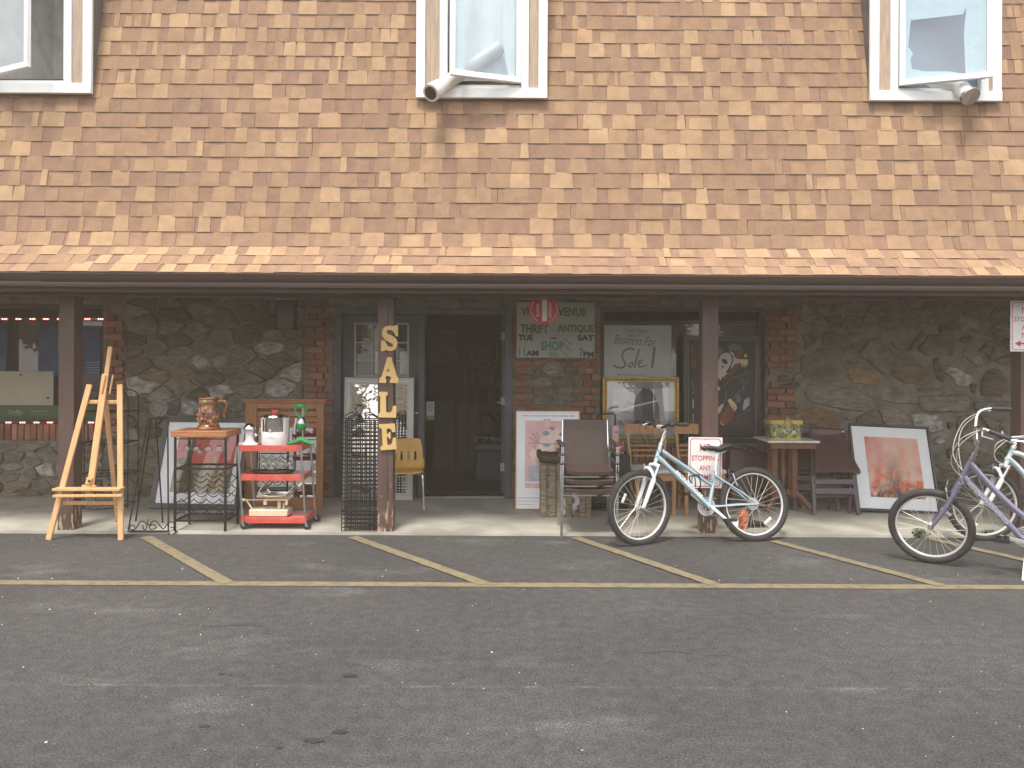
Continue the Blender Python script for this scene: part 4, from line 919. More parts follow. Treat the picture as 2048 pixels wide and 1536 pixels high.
# art digitised from the zoomed photo: (u,v) -> metres
def pq(u, v): p_ = W(1190+u/5.689, 630+v/5.689, Yp); return (p_.x-(a.x+b.x)/2, p_.z-zs2-.004)
def pp(P, y, mi): g.poly([pq(u, v) for u, v in P], y, mi)
g = MB(); pm = [mat('art_white', (.52, .50, .46), .6, var=.08), mat('art_rust', (.22, .06, .03), .6, c2=(.10, .03, .02), scale=14), mat('art_yellow', (.50, .40, .16), .6, c2=(.62, .55, .30), scale=20), mat('art_blue', (.07, .11, .15), .6, c2=(.14, .17, .19), scale=16), mat('art_line', (.28, .26, .24), .6), mat('art_black', (.012, .012, .014), .6), mat('art_lilac', (.38, .35, .38), .6)]
pp([(1090, 350), (1140, 345), (1150, 480), (1150, 600), (1100, 600)], -.0065, 1)
pp([(1520, 345), (1600, 320), (1660, 345), (1690, 410), (1640, 440), (1590, 400), (1540, 420)], -.0065, 3); pp([(1370, 380), (1450, 375), (1480, 410), (1400, 470), (1365, 520)], -.0065, 3)
pp([(1590, 405), (1690, 415), (1650, 480), (1600, 490)], -.0068, 1)
pp([(1545, 410), (1580, 430), (1600, 490), (1650, 500), (1650, 545), (1590, 560), (1550, 620), (1560, 520)], -.007, 0)
pp([(1650, 500), (1745, 505), (1742, 560), (1720, 600), (1715, 560), (1700, 605), (1690, 560), (1675, 600), (1665, 560), (1650, 545)], -.0072, 2); pp([(1700, 440), (1735, 450), (1740, 480), (1700, 480)], -.0072, 2)
pp([(1590, 565), (1650, 550), (1640, 600), (1560, 680), (1500, 730), (1440, 745), (1480, 690), (1550, 630)], -.0068, 1)
pp([(1430, 450), (1480, 425), (1530, 425), (1575, 460), (1580, 520), (1550, 590), (1500, 650), (1460, 700), (1440, 745), (1400, 720), (1380, 660), (1390, 580), (1405, 500)], -.0074, 5)
pp([(1435, 455), (1480, 430), (1525, 430), (1560, 465), (1565, 520), (1535, 590), (1490, 650), (1450, 700), (1435, 745), (1405, 715), (1385, 655), (1395, 580), (1412, 505)], -.0078, 0)
c_ = pq(1480, 528); g.ell(c_[0], c_[1], .040, .024, -.0082, 5, rot=-38); pp([(1445, 575), (1480, 580), (1450, 610)], -.0082, 5); pp([(1455, 680), (1500, 650), (1510, 665), (1470, 700), (1460, 720)], -.0082, 2)
pp([(1365, 815), (1410, 810), (1430, 850), (1400, 860), (1370, 850)], -.0065, 2); pp([(1400, 1060), (1450, 1010), (1470, 1020), (1430, 1100), (1380, 1150)], -.0065, 2)
pp([(1510, 970), (1540, 950), (1570, 975), (1610, 1020), (1620, 1060), (1590, 1100), (1560, 1060), (1530, 1010)], -.0072, 2)
pp([(1520, 1020), (1590, 1080), (1560, 1200), (1500, 1250), (1430, 1240), (1410, 1190), (1450, 1110)], -.0070, 1); pp([(1420, 1190), (1440, 1250), (1475, 1255), (1440, 1225)], -.0074, 2)
pp([(1700, 970), (1755, 935), (1762, 1020), (1690, 1090), (1680, 1060)], -.007, 6); pp([(1610, 910), (1650, 900), (1670, 960), (1640, 1000), (1610, 980)], -.007, 3)
def sl_(P, wd=.004, mi=4): g.stroke([pq(u, v) for u, v in P], wd, -.0070, mi)
sl_([(1480, 800), (1560, 720), (1680, 690), (1750, 640)]); sl_([(1500, 860), (1490, 960), (1400, 1120)]); sl_([(1560, 960), (1660, 860), (1750, 740)]); sl_([(1640, 780), (1680, 720), (1700, 900)]); sl_([(1580, 1170), (1680, 1120), (1760, 1070)])
for i in range(7): sl_([(1440+i*35, 1300), (1560+i*25, 1220-i*6), (1740, 1110+i*22)], .005, 1)
sl_([(1110, 760), (1130, 860), (1110, 900)], .005, 4); sl_([(1120, 960), (1118, 1060)], .012, 2); sl_([(1118, 1120), (1117, 1250)], .006, 0)
part(g, 'painted_shapes', t, pm, smooth=False)
# film poster in a thin white frame (plain stand-in artwork)
Yq = 7.8; a = W(1031, 1019, Yq); b = W(1161, 1019, Yq); ww = b.x-a.x; hh = 1.03
t = thing('framed_poster', 'white bordered red poster leaning on the brick pier beside the crate', 'poster', ((a.x+b.x)/2, Yq, SZ+.002), (-R_(12), 0, R_(-1)))
frame(t, ww, hh, .012, .02, m_cream, bevel=.002); panel(t, ww, hh, .010, -.012, m_wmat, 'paper')
def rp(u, v): return ((u-443)/667*ww, (1125-v)/995*hh)
g = MB(); y = -.0125; rm = [mat('poster_red', (.62, .25, .22), .6, c2=(.72, .38, .33), scale=6), mat('poster_pale', (.72, .52, .42), .6, c2=(.7, .42, .34), scale=10), mat('poster_blue', (.22, .27, .38), .6, c2=(.45, .40, .42), scale=18), mat('poster_dark', (.12, .12, .16), .6), mat('poster_ink', (.32, .32, .36), .7), mat('poster_skin', (.66, .45, .34), .6)]
def rq(P, dy, mi): g.poly([rp(u, v) for u, v in P], y-dy, mi)
rq([(205, 230), (690, 230), (690, 850), (205, 850)], .0002, 0); rq([(400, 212), (470, 212), (470, 240), (400, 240)], .0003, 0); rq([(205, 865), (690, 865), (690, 915), (205, 915)], .0002, 0)
rq([(250, 560), (340, 500), (420, 330), (520, 300), (640, 420), (680, 600), (640, 780), (430, 830), (330, 720)], .0005, 1)
for u, v, r1, r2, m_ in ((435, 265, 24, 34, 5), (490, 350, 32, 50, 5), (425, 395, 34, 42, 5), (430, 500, 36, 40, 5), (600, 420, 40, 60, 5), (440, 600, 60, 50, 2)): c_ = rp(u, v); g.ell(c_[0], c_[1], r1*ww/667, r2*hh/995, y-.0009, m_)
for u, v, r1, r2 in ((425, 360, 36, 26), (490, 310, 30, 18), (430, 480, 40, 18), (600, 370, 42, 24)): c_ = rp(u, v); g.ell(c_[0], c_[1], r1*ww/667, r2*hh/995, y-.0012, 3)
rq([(235, 690), (340, 680), (360, 850), (240, 845), (250, 770)], .0007, 2); rq([(400, 640), (500, 660), (560, 840), (380, 845)], .0007, 2)
for P in (((250, 400), (330, 450), (400, 470)), ((280, 360), (340, 440)), ((330, 350), (350, 430)), ((240, 460), (560, 470), (690, 460)), ((300, 480), (350, 600))): g.stroke([rp(*q_) for q_ in P], .009, y-.0016, 3)
for z_, wd, x0 in ((180, .86, 0),):
    c_ = rp(445, 180)
    for i in range(34): g.box(-ww*.43+i*ww*.0253, -ww*.43+i*ww*.0253+ww*.018*(1 if i % 6 else .2), y-.0006, y-.0004, c_[1]-.008, c_[1]+.007, 4)
for r_ in range(3):
    for i in range(30-6*r_): c_ = rp(135+i*9, 1012+r_*32); g.box(c_[0], c_[0]+.007, y-.0006, y-.0004, c_[1]-.003-(r_ == 0)*.003, c_[1]+.004, 4)
part(g, 'print', t, rm, smooth=False)
g = MB(); g.box(-ww/2+.012, ww/2-.012, -.0175, -.0165, .012, hh-.012); part(g, 'pane', t, m_picglass, smooth=False)
# black framed picture behind the wine rack
Yb = 7.72; a = W(296, 1016, Yb); b = W(482, 1016, Yb); ww = b.x-a.x; hh = .97
t = thing('framed_picture', 'black framed red and olive print behind the wine rack', 'picture', ((a.x+b.x)/2+.0, Yb, SZ+.002), (-R_(19), 0, R_(-4)))
frame(t, ww, hh, .055, .03, m_pf); panel(t, ww, hh, .05, -.015, m_wmat, 'mat_board')
g = MB(); y = -.0155; om = [mat('print_coral', (.55, .09, .06), .6, var=.08), mat('print_olive', (.17, .13, .065), .6, c2=(.22, .17, .09), scale=6), mat('print_umber', (.08, .055, .035), .6, var=.2), mat('print_ochre', (.30, .22, .12), .6, var=.15)]
x0, x1 = -ww/2+.19, ww/2-.13; z0, z1 = .17, hh-.16; zm = z0+(z1-z0)*.46
g.poly([(x0, z0), (x1, z0), (x1, zm-.05), (x0+.25, zm), (x0, zm)], y-.0003, 1); g.poly([(x0, zm), (x0+.25, zm), (x1, zm-.05), (x1, z1), (x0, z1)], y-.0003, 0)
g.poly([(x0+.10, z0), (x0+.12, zm-.05), (x0+.03, zm+.02), (x0+.0, zm+.06), (x0+.12, zm+.07), (x0+.10, z1-.10), (x0+.15, z1-.03), (x0+.2, z1-.10), (x0+.18, zm+.07), (x0+.24, z0+.1), (x0+.22, z0)], y-.0008, 2)
g.poly([(x0+.01, z0), (x0+.02, zm), (x0+.1, zm+.01), (x0+.09, z0)], y-.0006, 3)
for xx, h_ in ((.36, .2), (.43, .26), (.52, .18)): g.poly([(x0+xx-.03, z0), (x0+xx-.03, z0+h_), (x0+xx-.01, z0+h_+.05), (x0+xx-.01, z0+h_+.12), (x0+xx+.01, z0+h_+.12), (x0+xx+.01, z0+h_+.05), (x0+xx+.03, z0+h_), (x0+xx+.03, z0)], y-.0006-xx*.001, 3)
part(g, 'print', t, om, smooth=False); g = MB(); g.box(-ww/2+.05, ww/2-.05, -.0235, -.0225, .05, hh-.05); part(g, 'pane', t, m_picglass, smooth=False)
# autumn picture, black frame
def autumn_mat():
    m = bpy.data.materials.new('autumn_print'); m.use_nodes = True; nt = m.node_tree; N = nt.nodes.new; K = nt.links.new; p = nt.nodes['Principled BSDF']; p.inputs['Roughness'].default_value = .5
    t = N('ShaderNodeTexCoord'); s_ = N('ShaderNodeSeparateXYZ'); K(t.outputs['Object'], s_.inputs[0])
    def nz_(sc_, st, d=5): mp = N('ShaderNodeMapping'); mp.inputs['Scale'].default_value = st; K(t.outputs['Object'], mp.inputs[0]); n = N('ShaderNodeTexNoise'); n.inputs['Scale'].default_value = sc_; n.inputs['Detail'].default_value = d; K(mp.outputs[0], n.inputs['Vector']); return n.outputs['Fac']
    def mr(src, a, b, c=0, d=1): r = N('ShaderNodeMapRange'); r.inputs[1].default_value = a; r.inputs[2].default_value = b; r.inputs[3].default_value = c; r.inputs[4].default_value = d; K(src, r.inputs[0]); return r.outputs[0]
    def mix(f, a, b):
        x = N('ShaderNodeMix'); x.data_type = 'RGBA'; K(f, x.inputs['Factor'])
        for k_, v in (('A', a), ('B', b)):
            if isinstance(v, tuple): x.inputs[k_].default_value = (*v, 1)
            else: K(v, x.inputs[k_])
        return x.outputs['Result']
    def m2(a, b, op='MULTIPLY'): q = N('ShaderNodeMath'); q.operation = op; K(a, q.inputs[0]); K(b, q.inputs[1]); q.use_clamp = True; return q.outputs[0]
    z = s_.outputs['Z']; x = s_.outputs['X']
    base = mix(mr(nz_(7, (1, 1, 1)), .35, .65), (.66, .30, .22), (.64, .46, .36))
    base = mix(m2(mr(x, -.05, -.22), mr(nz_(3, (1, 1, .5)), .4, .6)), base, (.55, .08, .08))
    trunk = m2(m2(mr(x, -.12, -.03), mr(x, .12, .02)), mr(z, .65, .35)); base = mix(m2(trunk, mr(nz_(9, (1.5, 1, .4)), .25, .5)), base, (.13, .12, .10))
    base = mix(m2(mr(nz_(9, (1, 1, 1)), .50, .60), mr(z, .58, .30)), base, (.62, .13, .045))
    base = mix(m2(mr(nz_(11, (1, 1, 1.4)), .42, .55), mr(z, .34, .17)), base, (.035, .03, .025))
    base = mix(m2(mr(nz_(40, (1, 1, 1)), .58, .66), mr(z, .75, .2, .2, .8)), base, (.75, .40, .20)); K(base, p.inputs['Base Color']); return m
Ya = 7.72; t = thing('framed_picture', 'black framed red autumn wood print leaning on the stone wall', 'picture', (3.99, Ya, SZ+.002), (-R_(20), R_(2.5), R_(0)))
ww, hh = .86, .93; frame(t, ww, hh, .025, .025, m_pf); panel(t, ww, hh, .03, -.012, m_wmat, 'mat_board')
g = MB(); g.box(-ww/2+.155, ww/2-.14, -.0165, -.014, .15, hh-.14); part(g, 'print', t, autumn_mat(), smooth=False)
# white framed mirror against the closed door leaf
Ym = 8.30; a = W(687, 992, Ym); b = W(826, 992, Ym); ww = b.x-a.x; hh = 1.35
t = thing('framed_mirror', 'tall white framed mirror leaning on the closed door behind the post', 'mirror', ((a.x+b.x)/2, Ym, SZ+.002), (-R_(3.4), 0, 0))
g = MB(); 
for (o, wd, d) in ((0, .016, .045), (.0162, .046, .032), (.0624, .014, .02)):
    aa = ww/2-o
    for x0, x1, z0, z1 in ((-aa, aa, o, o+wd), (-aa, aa, hh-o-wd, hh-o), (-aa, -aa+wd, o+wd+.0004, hh-o-wd-.0004), (aa-wd, aa, o+wd+.0004, hh-o-wd-.0004)): g.box(x0, x1, -d, 0, z0, z1)
part(g, 'frame', t, mat('ivory_frame', (.62, .61, .57), .35, var=.04), bevel=.004); panel(t, ww, hh, .07, -.012, m_mirror, 'glass')
# ============================================================ GOODS ON THE PORCH
# SALE letters
def zl(P, Y): return [(lambda q: (q.x, q.z))(W(660+u/5.121, 620+v/5.121, Y)) for u, v in P]
LET = {'S': ([[(590,163),(560,175),(540,200),(531,235),(538,270),(560,300),(600,326),(632,342),(648,358),(644,372),(622,380),(596,370),(575,342),(560,312),(527,312),(523,424),(560,422),(565,408),(600,420),(640,418),(670,402),(690,365),(690,320),(672,286),(635,262),(596,246),(578,226),(590,206),(618,202),(645,215),(662,240),(672,270),(697,268),(697,158),(655,158),(650,168),(620,160)]], 'tan wooden letter S at the top of the centre post'),
 'A': ([[(588,483),(628,483),(688,686),(703,697),(698,748),(616,746),(616,712),(628,704),(620,682),(577,674),(567,700),(580,712),(574,748),(500,745),(512,692),(530,680)], [(597,598),(582,630),(612,632)]], 'tan wooden letter A below the S on the centre post'),
 'L': ([[(500,838),(592,840),(592,872),(573,880),(575,1040),(585,1050),(618,1050),(636,1030),(648,980),(682,985),(677,1103),(497,1100),(497,1062),(515,1050),(517,885),(500,875)]], 'tan wooden letter L above the E on the centre post'),
 'E': ([[(500,1172),(665,1163),(670,1250),(640,1252),(628,1224),(600,1212),(582,1222),(582,1268),(597,1268),(605,1250),(620,1252),(622,1320),(605,1318),(597,1300),(582,1300),(588,1380),(600,1385),(628,1378),(640,1350),(645,1310),(675,1307),(685,1425),(520,1437),(517,1402),(540,1390),(532,1217),(505,1205)]], 'tan wooden letter E lowest on the centre post, slightly tilted')}
for ch, (loops, lab) in LET.items():
    Q = [zl(l, 6.745) for l in loops]; cx = sum(p[0] for p in Q[0])/len(Q[0]); cz = sum(p[1] for p in Q[0])/len(Q[0])
    g = MB(); g.prism([[(a-cx, b-cz) for a, b in l] for l in Q], -.016, .003)
    o = part(g, 'letter', None, m_tan, smooth=False); o.location = (cx, 6.760, cz); tag(o, lab, 'letter', 'wooden letters spelling SALE')
# easel
def EY(py): return 6.50+(1078-py)*.00062
def E(px, py, dy=0): return W(px, py, EY(py)+dy)
t = thing('easel', 'tall pine artist easel standing on the asphalt by the left post', 'easel', (E(170, 1078).x, 6.6, 0))
def eb(name, a, b, wd=.05, th=.022, up=(0, -1, -.13)): g = MB(); g.bar(a, b, wd, th, up=up); return part(g, name, t, m_pine, w=True, bevel=.006)
l = E(97, 1078); l.z = 0; eb('leg', l, E(179.5, 769)); l = E(242, 1078); l.z = 0; eb('leg', l, E(240, 769))
eb('mast', E(181, 976, -.02), E(211.5, 748, -.025), .058, .026); eb('mast', E(206, 800, .0), E(221, 693, .0), .040, .02)
l = W(236, 1052, 7.12); l.z = SZ; eb('leg', l, E(212, 806, .03), .042)
eb('crossbar', E(176, 804, .026), E(238, 804, .026), .036, .022, (0, -1, 0)); eb('crossbar', E(118, 1006, .026), E(243, 1006, .026), .036, .02, (0, -1, 0))
g = MB(); a = E(107, 992, -.09); b = E(245, 991, -.09); g.bar(a, b, .022, .03); a = E(110, 978, -.05); b = E(245, 978, -.05); g.bar(a, b, .022, .09, up=(0, -1, 0)); part(g, 'shelf', t, m_pine, w=True, bevel=.003)
for u0, u1 in ((203.5, 207.5), (219.5, 224.5)): eb('slider', E(u0, 788, -.045), E(u0+8 if u0 < 210 else u1+2, 750, -.045), .012, .02)
g = MB(); g.bar(E(165, 973, -.03), E(192, 974, -.03), .03, .03); g.bar(E(176, 969, -.045), E(180, 955, -.045), .045, .02); part(g, 'clamp', t, m_pine, w=True, bevel=.003)
g = MB(); g.cyl(E(178.5, 962, -.055), E(178.5, 962, -.09), .011, n=10); g.cyl(E(228, 852, .06), E(224, 848, .05), .01); part(g, 'knob', t, m_blackp, w=True)
# tall wire plant rack behind the easel
p0 = W(181, 1016, 7.9); p1 = W(267, 1016, 7.9); 
t = thing('plant_rack', 'thin black iron plant rack with hoop shelves behind the easel', 'rack', ((p0.x+p1.x)/2, 7.9, SZ)); r = (p1.x-p0.x)/2; ht = 1.22
for yy in (-.12, .10): g = MB(); g.tube([(-r, yy, 0), (-r, yy, ht-.1)]+arc((-r+.1, yy, ht-.1), .1, 180, 90, 5)+arc((r-.1, yy, ht-.1), .1, 90, 0, 5)+[(r, yy, 0)], .007, 6); part(g, 'upright', t, m_black)
for zz in (.03, .36, .68, 1.0):
    g = MB(); g.tube(arc((0, -.12, zz), r, 180, 360, 14, 'xy')+arc((0, .10, zz), r, 0, 180, 2, 'xy')[:0], .006, 6); g.tube([(-r, -.12, zz), (-r, .1, zz), (r, .1, zz), (r, -.12, zz)], .006, 6); g.tube([(-r, -.12, zz), (r, -.12, zz)], .004, 6)
    for i in range(5): x = -r*.75+i*r*.375; g.tube([(x, -.12-math.sqrt(max(0, r*r-x*x)), zz), (x, .1, zz)], .003, 5)
    part(g, 'shelf', t, m_black)
# iron trellis stand with a spoked wheel on top
def Q(u, v, Y): return W(250+u/4.655, 760+v/4.655, Y)
q0 = Q(200, 1410, 6.735); t = thing('iron_stand', 'tapered wrought iron stand with scroll foot and spoked wheel on top', 'stand', (q0.x, 6.85, SZ))
g = MB(); c = Q(317, 262, 7.0); r = .075
g.tube(arc(c, r, 0, 360, 28)[:-1], .006, 6, closed=True); g.tube(arc(c, r*.84, 0, 360, 28)[:-1], .003, 6, closed=True); g.tube(arc(c, r*.22, 0, 360, 10)[:-1], .006, 6, closed=True)
for i in range(12): a = R_(i*30+8); d = Vector((cos(a), 0, sin(a))); g.bar(c+d*r*.2, c+d*r*.86, .008, .004)
part(g, 'wheel', t, mat('pale_weathered_iron', (.20, .19, .18), .6, metal=.2, var=.2), w=True)
g = MB()
for sg in (-1, 1): g.tube(smoothline([c+Vector((0, 0, r)), c+Vector((sg*.03, 0, r+.02)), c+Vector((sg*.07, 0, r+.03)), c+Vector((sg*.09, 0, r)), c+Vector((sg*.075, 0, r-.015))], 5), .006, 6); g.tube(smoothline([c+Vector((0, 0, r+.02)), c+Vector((sg*.03, 0, r+.05)), c+Vector((sg*.035, 0, r+.075))], 4), .004, 6)
g.tube([c+Vector((0, 0, r)), c+Vector((0, 0, r+.10))], [.007, .002], 6); part(g, 'finial', t, bpy.data.materials['pale_weathered_iron'], w=True)
def leg(a, b, nm='leg', rr=.008): g = MB(); g.tube([a, b], rr, 6); return part(g, nm, t, m_black, w=True)
a = Q(215, 365, 6.98); b = Q(398, 350, 6.98); l1 = Q(30, 1418, 6.73); l1.z = SZ; l2 = Q(405, 1420, 6.73); l2.z = SZ; l3 = Q(352, 1335, 7.1); l3.z = SZ; l4 = Q(100, 1335, 7.15); l4.z = SZ
leg(a, l1); leg(b, l2); leg((a+b)/2+Vector((-.03, .02, 0)), l3); leg(a+Vector((.02, .02, 0)), l4); leg(a, b, 'rail'); leg(c+Vector((0, 0, -r)), (a+b)/2, 'rail')
leg(Q(42, 1408, 6.735), Q(400, 1408, 6.735), 'rail')
g = MB()
def scroll(P, rr=.005, n=6): g.tube(smoothline([Q(u, v, 6.735) for u, v in P], n), rr, 6)
scroll([(95, 1375), (75, 1350), (50, 1360), (48, 1385), (80, 1395), (110, 1370), (140, 1325), (180, 1320), (205, 1350), (195, 1390), (170, 1385), (170, 1355)])
scroll([(290, 1365), (265, 1345), (235, 1355), (230, 1385), (260, 1390), (300, 1370)]); scroll([(235, 1350), (250, 1320), (290, 1315), (320, 1350), (360, 1385), (395, 1340), (430, 1320), (460, 1340), (455, 1370), (425, 1370)])
scroll([(405, 1425), (430, 1440), (465, 1425), (470, 1410), (490, 1410)]); scroll([(215, 1300), (215, 1340), (240, 1360)]); part(g, 'scrollwork', t, m_black, w=True)
# wine rack
Yf, Yk = 6.76, 7.06; xl, xr = Q(472, 0, Yf).x, Q(941, 0, Yf).x; zt = W(400, 864, Yf).z
t = thing('wine_rack', 'black iron wine rack with wooden top and wavy bottle rows', 'wine rack', ((xl+xr)/2, (Yf+Yk)/2, SZ)); 
g = MB(); g.box(xl-.03, xr+.02, Yf-.03, Yk+.03, zt-.045, zt+.01); part(g, 'top', t, m_oakh, w=True, bevel=.005)
for x in (xl, xr):
    for y in (Yf, Yk): g = MB(); g.box(x-.009, x+.009, y-.009, y+.009, SZ, zt-.046); part(g, 'leg', t, m_black, w=True)
for v_ in (828, 1310):
    z = Q(700, v_, Yf).z; g = MB()
    for y in (Yf, Yk): g.box(xl, xr, y-.006, y+.006, z-.009, z+.009)
    for x in (xl, xr): g.box(x-.005, x+.005, Yf, Yk, z-.008, z+.008)
    if v_ == 1310:
        for i in range(6): g.box(xl+.01, xr-.01, Yf+.02+i*.048, Yf+.028+i*.048, z-.003, z+.003)
    part(g, 'shelf', t, m_black, w=True)
for v_ in (945, 1050, 1135, 1240):
    z = Q(700, v_, Yf).z; g = MB()
    for y in (Yf, Yk): g.tube([(xl+(xr-xl)*i/48, y, z+.020*(2*abs(cos(pi*4*i/48))**.8-1)*-1+.01) for i in range(49)], .0045, 6)
    for x in (xl, xr): g.tube([(x, Yf, z), (x, (Yf+Yk)/2, z-.03), (x, Yk, z)], .004, 6)
    part(g, 'bottle_row', t, m_black, w=True)
g = MB(); zs_ = zt-.062
for i in range(5): x = xl+.05+i*.09; g.tube([(x, Yf-.02, zs_), (x, Yk, zs_)], .003, 6); 
g.tube([(xl, Yf-.02, zs_), (xr+.02, Yf-.03, zs_)], .004, 6); g.tube(smoothline([(xr-.01, Yf-.03, zs_), (xr+.03, Yf-.03, zs_+.02), (xr+.035, Yf-.03, zs_-.005), (xr+.02, Yf-.03, zs_-.005)], 5), .004, 6); part(g, 'glass_rail', t, m_black, w=True)
def goblet(x, y, z, s_, label, group, up=False):
    """hanging stem glass, foot at z"""
    t = thing('wine_glass', label, 'glass', (x, y, z), (0, 0, 0), group); g = MB()
    g.lathe([(.0, 0), (.030*s_, -.002), (.030*s_, -.004), (.005*s_, -.008), (.0035*s_, -.05*s_), (.006*s_, -.058*s_), (.024*s_, -.068*s_), (.034*s_, -.09*s_), (.036*s_, -.125*s_), (.034*s_, -.127*s_), (.033*s_, -.09*s_), (.02*s_, -.07*s_), (.0, -.065*s_)], n=20)
    part(g, 'glass', t, m_wine); g = MB()
    for i in range(14): a = 2*pi*i/14; g.bar((.0347*s_*cos(a), .0347*s_*sin(a), -.092*s_), (.0362*s_*cos(a+.25), .0362*s_*sin(a+.25), -.122*s_), .0022, .001)
    part(g, 'cut_pattern', t, m_wine); return t
for i, u in enumerate((582, 674, 783, 882)): q = Q(u, 600, 6.86); goblet(q.x, 6.86, zs_-.005, .92, ('leftmost', 'second', 'third', 'rightmost')[i]+' glass hanging under the wooden top of the wine rack', 'stem glasses hung under the wine rack')
q = Q(705, 700, 7.0); goblet(q.x, 7.0, zs_-.055, .92, 'lower single glass hanging behind the row under the wine rack', 'stem glasses hung under the wine rack')
g = MB(); 
# stein
q = Q(780, 468, 6.9); s_ = thing('beer_stein', 'large glossy brown beer stein with moulded figures on the wine rack', 'beer stein', (q.x, 6.9, zt+.011))
m_st1 = mat('brown_glaze', (.16, .055, .015), .22, c2=(.34, .14, .04), scale=9, coat=.6); m_st2 = mat('relief_glaze', (.10, .03, .02), .3, c2=(.45, .20, .06), scale=32, coat=.5, lo=.45, hi=.58, bump=1, bscale=35, bdist=.01)
g = MB(); g.lathe([(0, 0), (.098, 0), (.103, .012), (.094, .03), (.084, .045)], n=32); part(g, 'foot', s_, m_st1); g = MB(); g.lathe([(.078, .225), (.084, .232), (.087, .262), (.082, .275), (.090, .283), (.088, .292), (.074, .292), (.07, .28)], n=32); part(g, 'rim', s_, m_st1)
g = MB(); g.lathe([(.084, .045), (.092, .08), (.096, .12), (.093, .17), (.084, .205), (.078, .225)], n=40)
for i in range(26):
    a = rng.uniform(0, 2*pi); zz = rng.uniform(.04, .20); g.sphere((.09*cos(a), .09*sin(a), zz), rng.uniform(.010, .020), 8, 6, sc=(1, 1, rng.uniform(.8, 1.8)))
part(g, 'body', s_, m_st2)
g = MB(); g.lathe([(0, -.0895), (.011, -.0895), (.011, -.086), (0, -.086)], c=(.0, 0, .262), axis='y', n=14); part(g, 'price_sticker', s_, mat('green_sticker', (.35, .55, .12), .5))
g = MB(); g.tube(smoothline([(.075, 0, .25), (.13, 0, .262), (.165, 0, .24), (.16, 0, .19), (.14, 0, .14), (.145, 0, .115)], 6), [.013]*31, 8); g.sphere((.15, 0, .255), .02, 8, 6); part(g, 'handle', s_, m_st1)

# wood framed mirror (dresser back) behind the cart
def Z2(u, v, Y): return W(460+u/4.955, 780+v/4.955, Y)
Yc = 7.85; a = Z2(148, 1180, Yc); b = Z2(925, 1180, Yc); ww = b.x-a.x; hh = 1.135
t = thing('wooden_mirror_back', 'oak dresser mirror with moulded cornice standing behind the red cart', 'mirror', ((a.x+b.x)/2, Yc, SZ), (-R_(1.8), 0, 0))
g = MB(); g.box(-ww/2, -ww/2+.12, -.03, 0, 0, hh-.04); part(g, 'stile', t, m_oak, bevel=.004); g = MB(); g.box(ww/2-.075, ww/2, -.03, 0, 0, hh-.04); part(g, 'stile', t, m_oak, bevel=.004)
g = MB(); g.box(-ww/2+.1205, ww/2-.0755, -.028, 0, .0, .105); part(g, 'rail', t, m_oakh, bevel=.004); g = MB(); g.box(-ww/2+.1205, ww/2-.0755, -.028, 0, hh-.10, hh-.04); part(g, 'rail', t, m_oakh, bevel=.004)
for i in range(3): g = MB(); z = hh-.16-i*.058; g.box(-ww/2+.1205, ww/2-.0755, -.018, -.002, z-.026+.003, z+.026); part(g, 'slat', t, m_oakh, bevel=.004)
g = MB(); g.box(-ww/2-.02, ww/2+.02, -.05, .01, hh-.0395, hh-.018); g.box(-ww/2-.035, ww/2+.035, -.065, .015, hh-.0175, hh); part(g, 'cornice', t, m_oakh, bevel=.004)
g = MB(); g.box(-ww/2+.12, ww/2-.075, -.012, -.008, .105, hh-.30); part(g, 'glass', t, m_mirror, smooth=False)
# red cart
Y0, Y1 = 6.84, 7.19; cz = lambda v: Z2(400, v, Y0).z
xs = {}; zsh = (cz(1285)+.01, cz(862)+.01, cz(578)+.015); dx = (WX(484, Y0), WX(480, Y0), WX(476.5, Y0)); cw_ = .575
t = thing('utility_cart', 'red three shelf metal kitchen cart on black casters', 'cart', (dx[1]+cw_/2, (Y0+Y1)/2, SZ))
for z, x in zip(zsh, dx):
    g = MB(); th = .044; g.box(x, x+cw_, Y0, Y1, z-.008, z); g.box(x, x+cw_, Y0, Y0+.004, z-th, z-.0082); g.box(x, x+cw_, Y1-.004, Y1, z-th, z-.0082); g.box(x, x+.004, Y0+.0042, Y1-.0042, z-th, z-.0082); g.box(x+cw_-.004, x+cw_, Y0+.0042, Y1-.0042, z-th, z-.0082)
    g.box(x, x+cw_, Y0, Y0+.012, z, z+.012); g.box(x, x+.012, Y0+.0122, Y1, z, z+.012); g.box(x+cw_-.012, x+cw_, Y0+.0122, Y1, z, z+.012); part(g, 'shelf', t, m_red, w=True, bevel=.002)
for sx in (0, 1):
    for y in (Y0+.01, Y1-.01):
        g = MB(); xt = dx[2]+sx*cw_; xb = dx[0]+sx*cw_+.012; g.tube([(xt, y-.012, zsh[2]), (xb, y-.012, SZ+.07)], .011, 10); g.cyl((xb, y-.012, SZ+.12), (xb, y-.012, SZ+.075), .013, mi=1)
        lg = part(g, 'leg', t, [m_steel, m_red], w=True)
        g = MB(); c = Vector((xb+.018, y-.012, SZ+.034)); g.lathe([(.012, -.013), (.034, -.011), (.036, 0), (.034, .011), (.012, .013)], c=tuple(c), axis='y', n=20); g.cyl(c+Vector((0, -.016, 0)), c+Vector((0, .016, 0)), .008, mi=1); g.bar(c+Vector((-.004, -.018, 0)), Vector((xb, y-.026, SZ+.078)), .02, .003, 1); g.bar(c+Vector((-.004, .018, 0)), Vector((xb, y+.002, SZ+.078)), .02, .003, 1)
        part(g, 'caster', t, [m_blackp, m_steel], w=True)
zc = zsh[2]+.0005
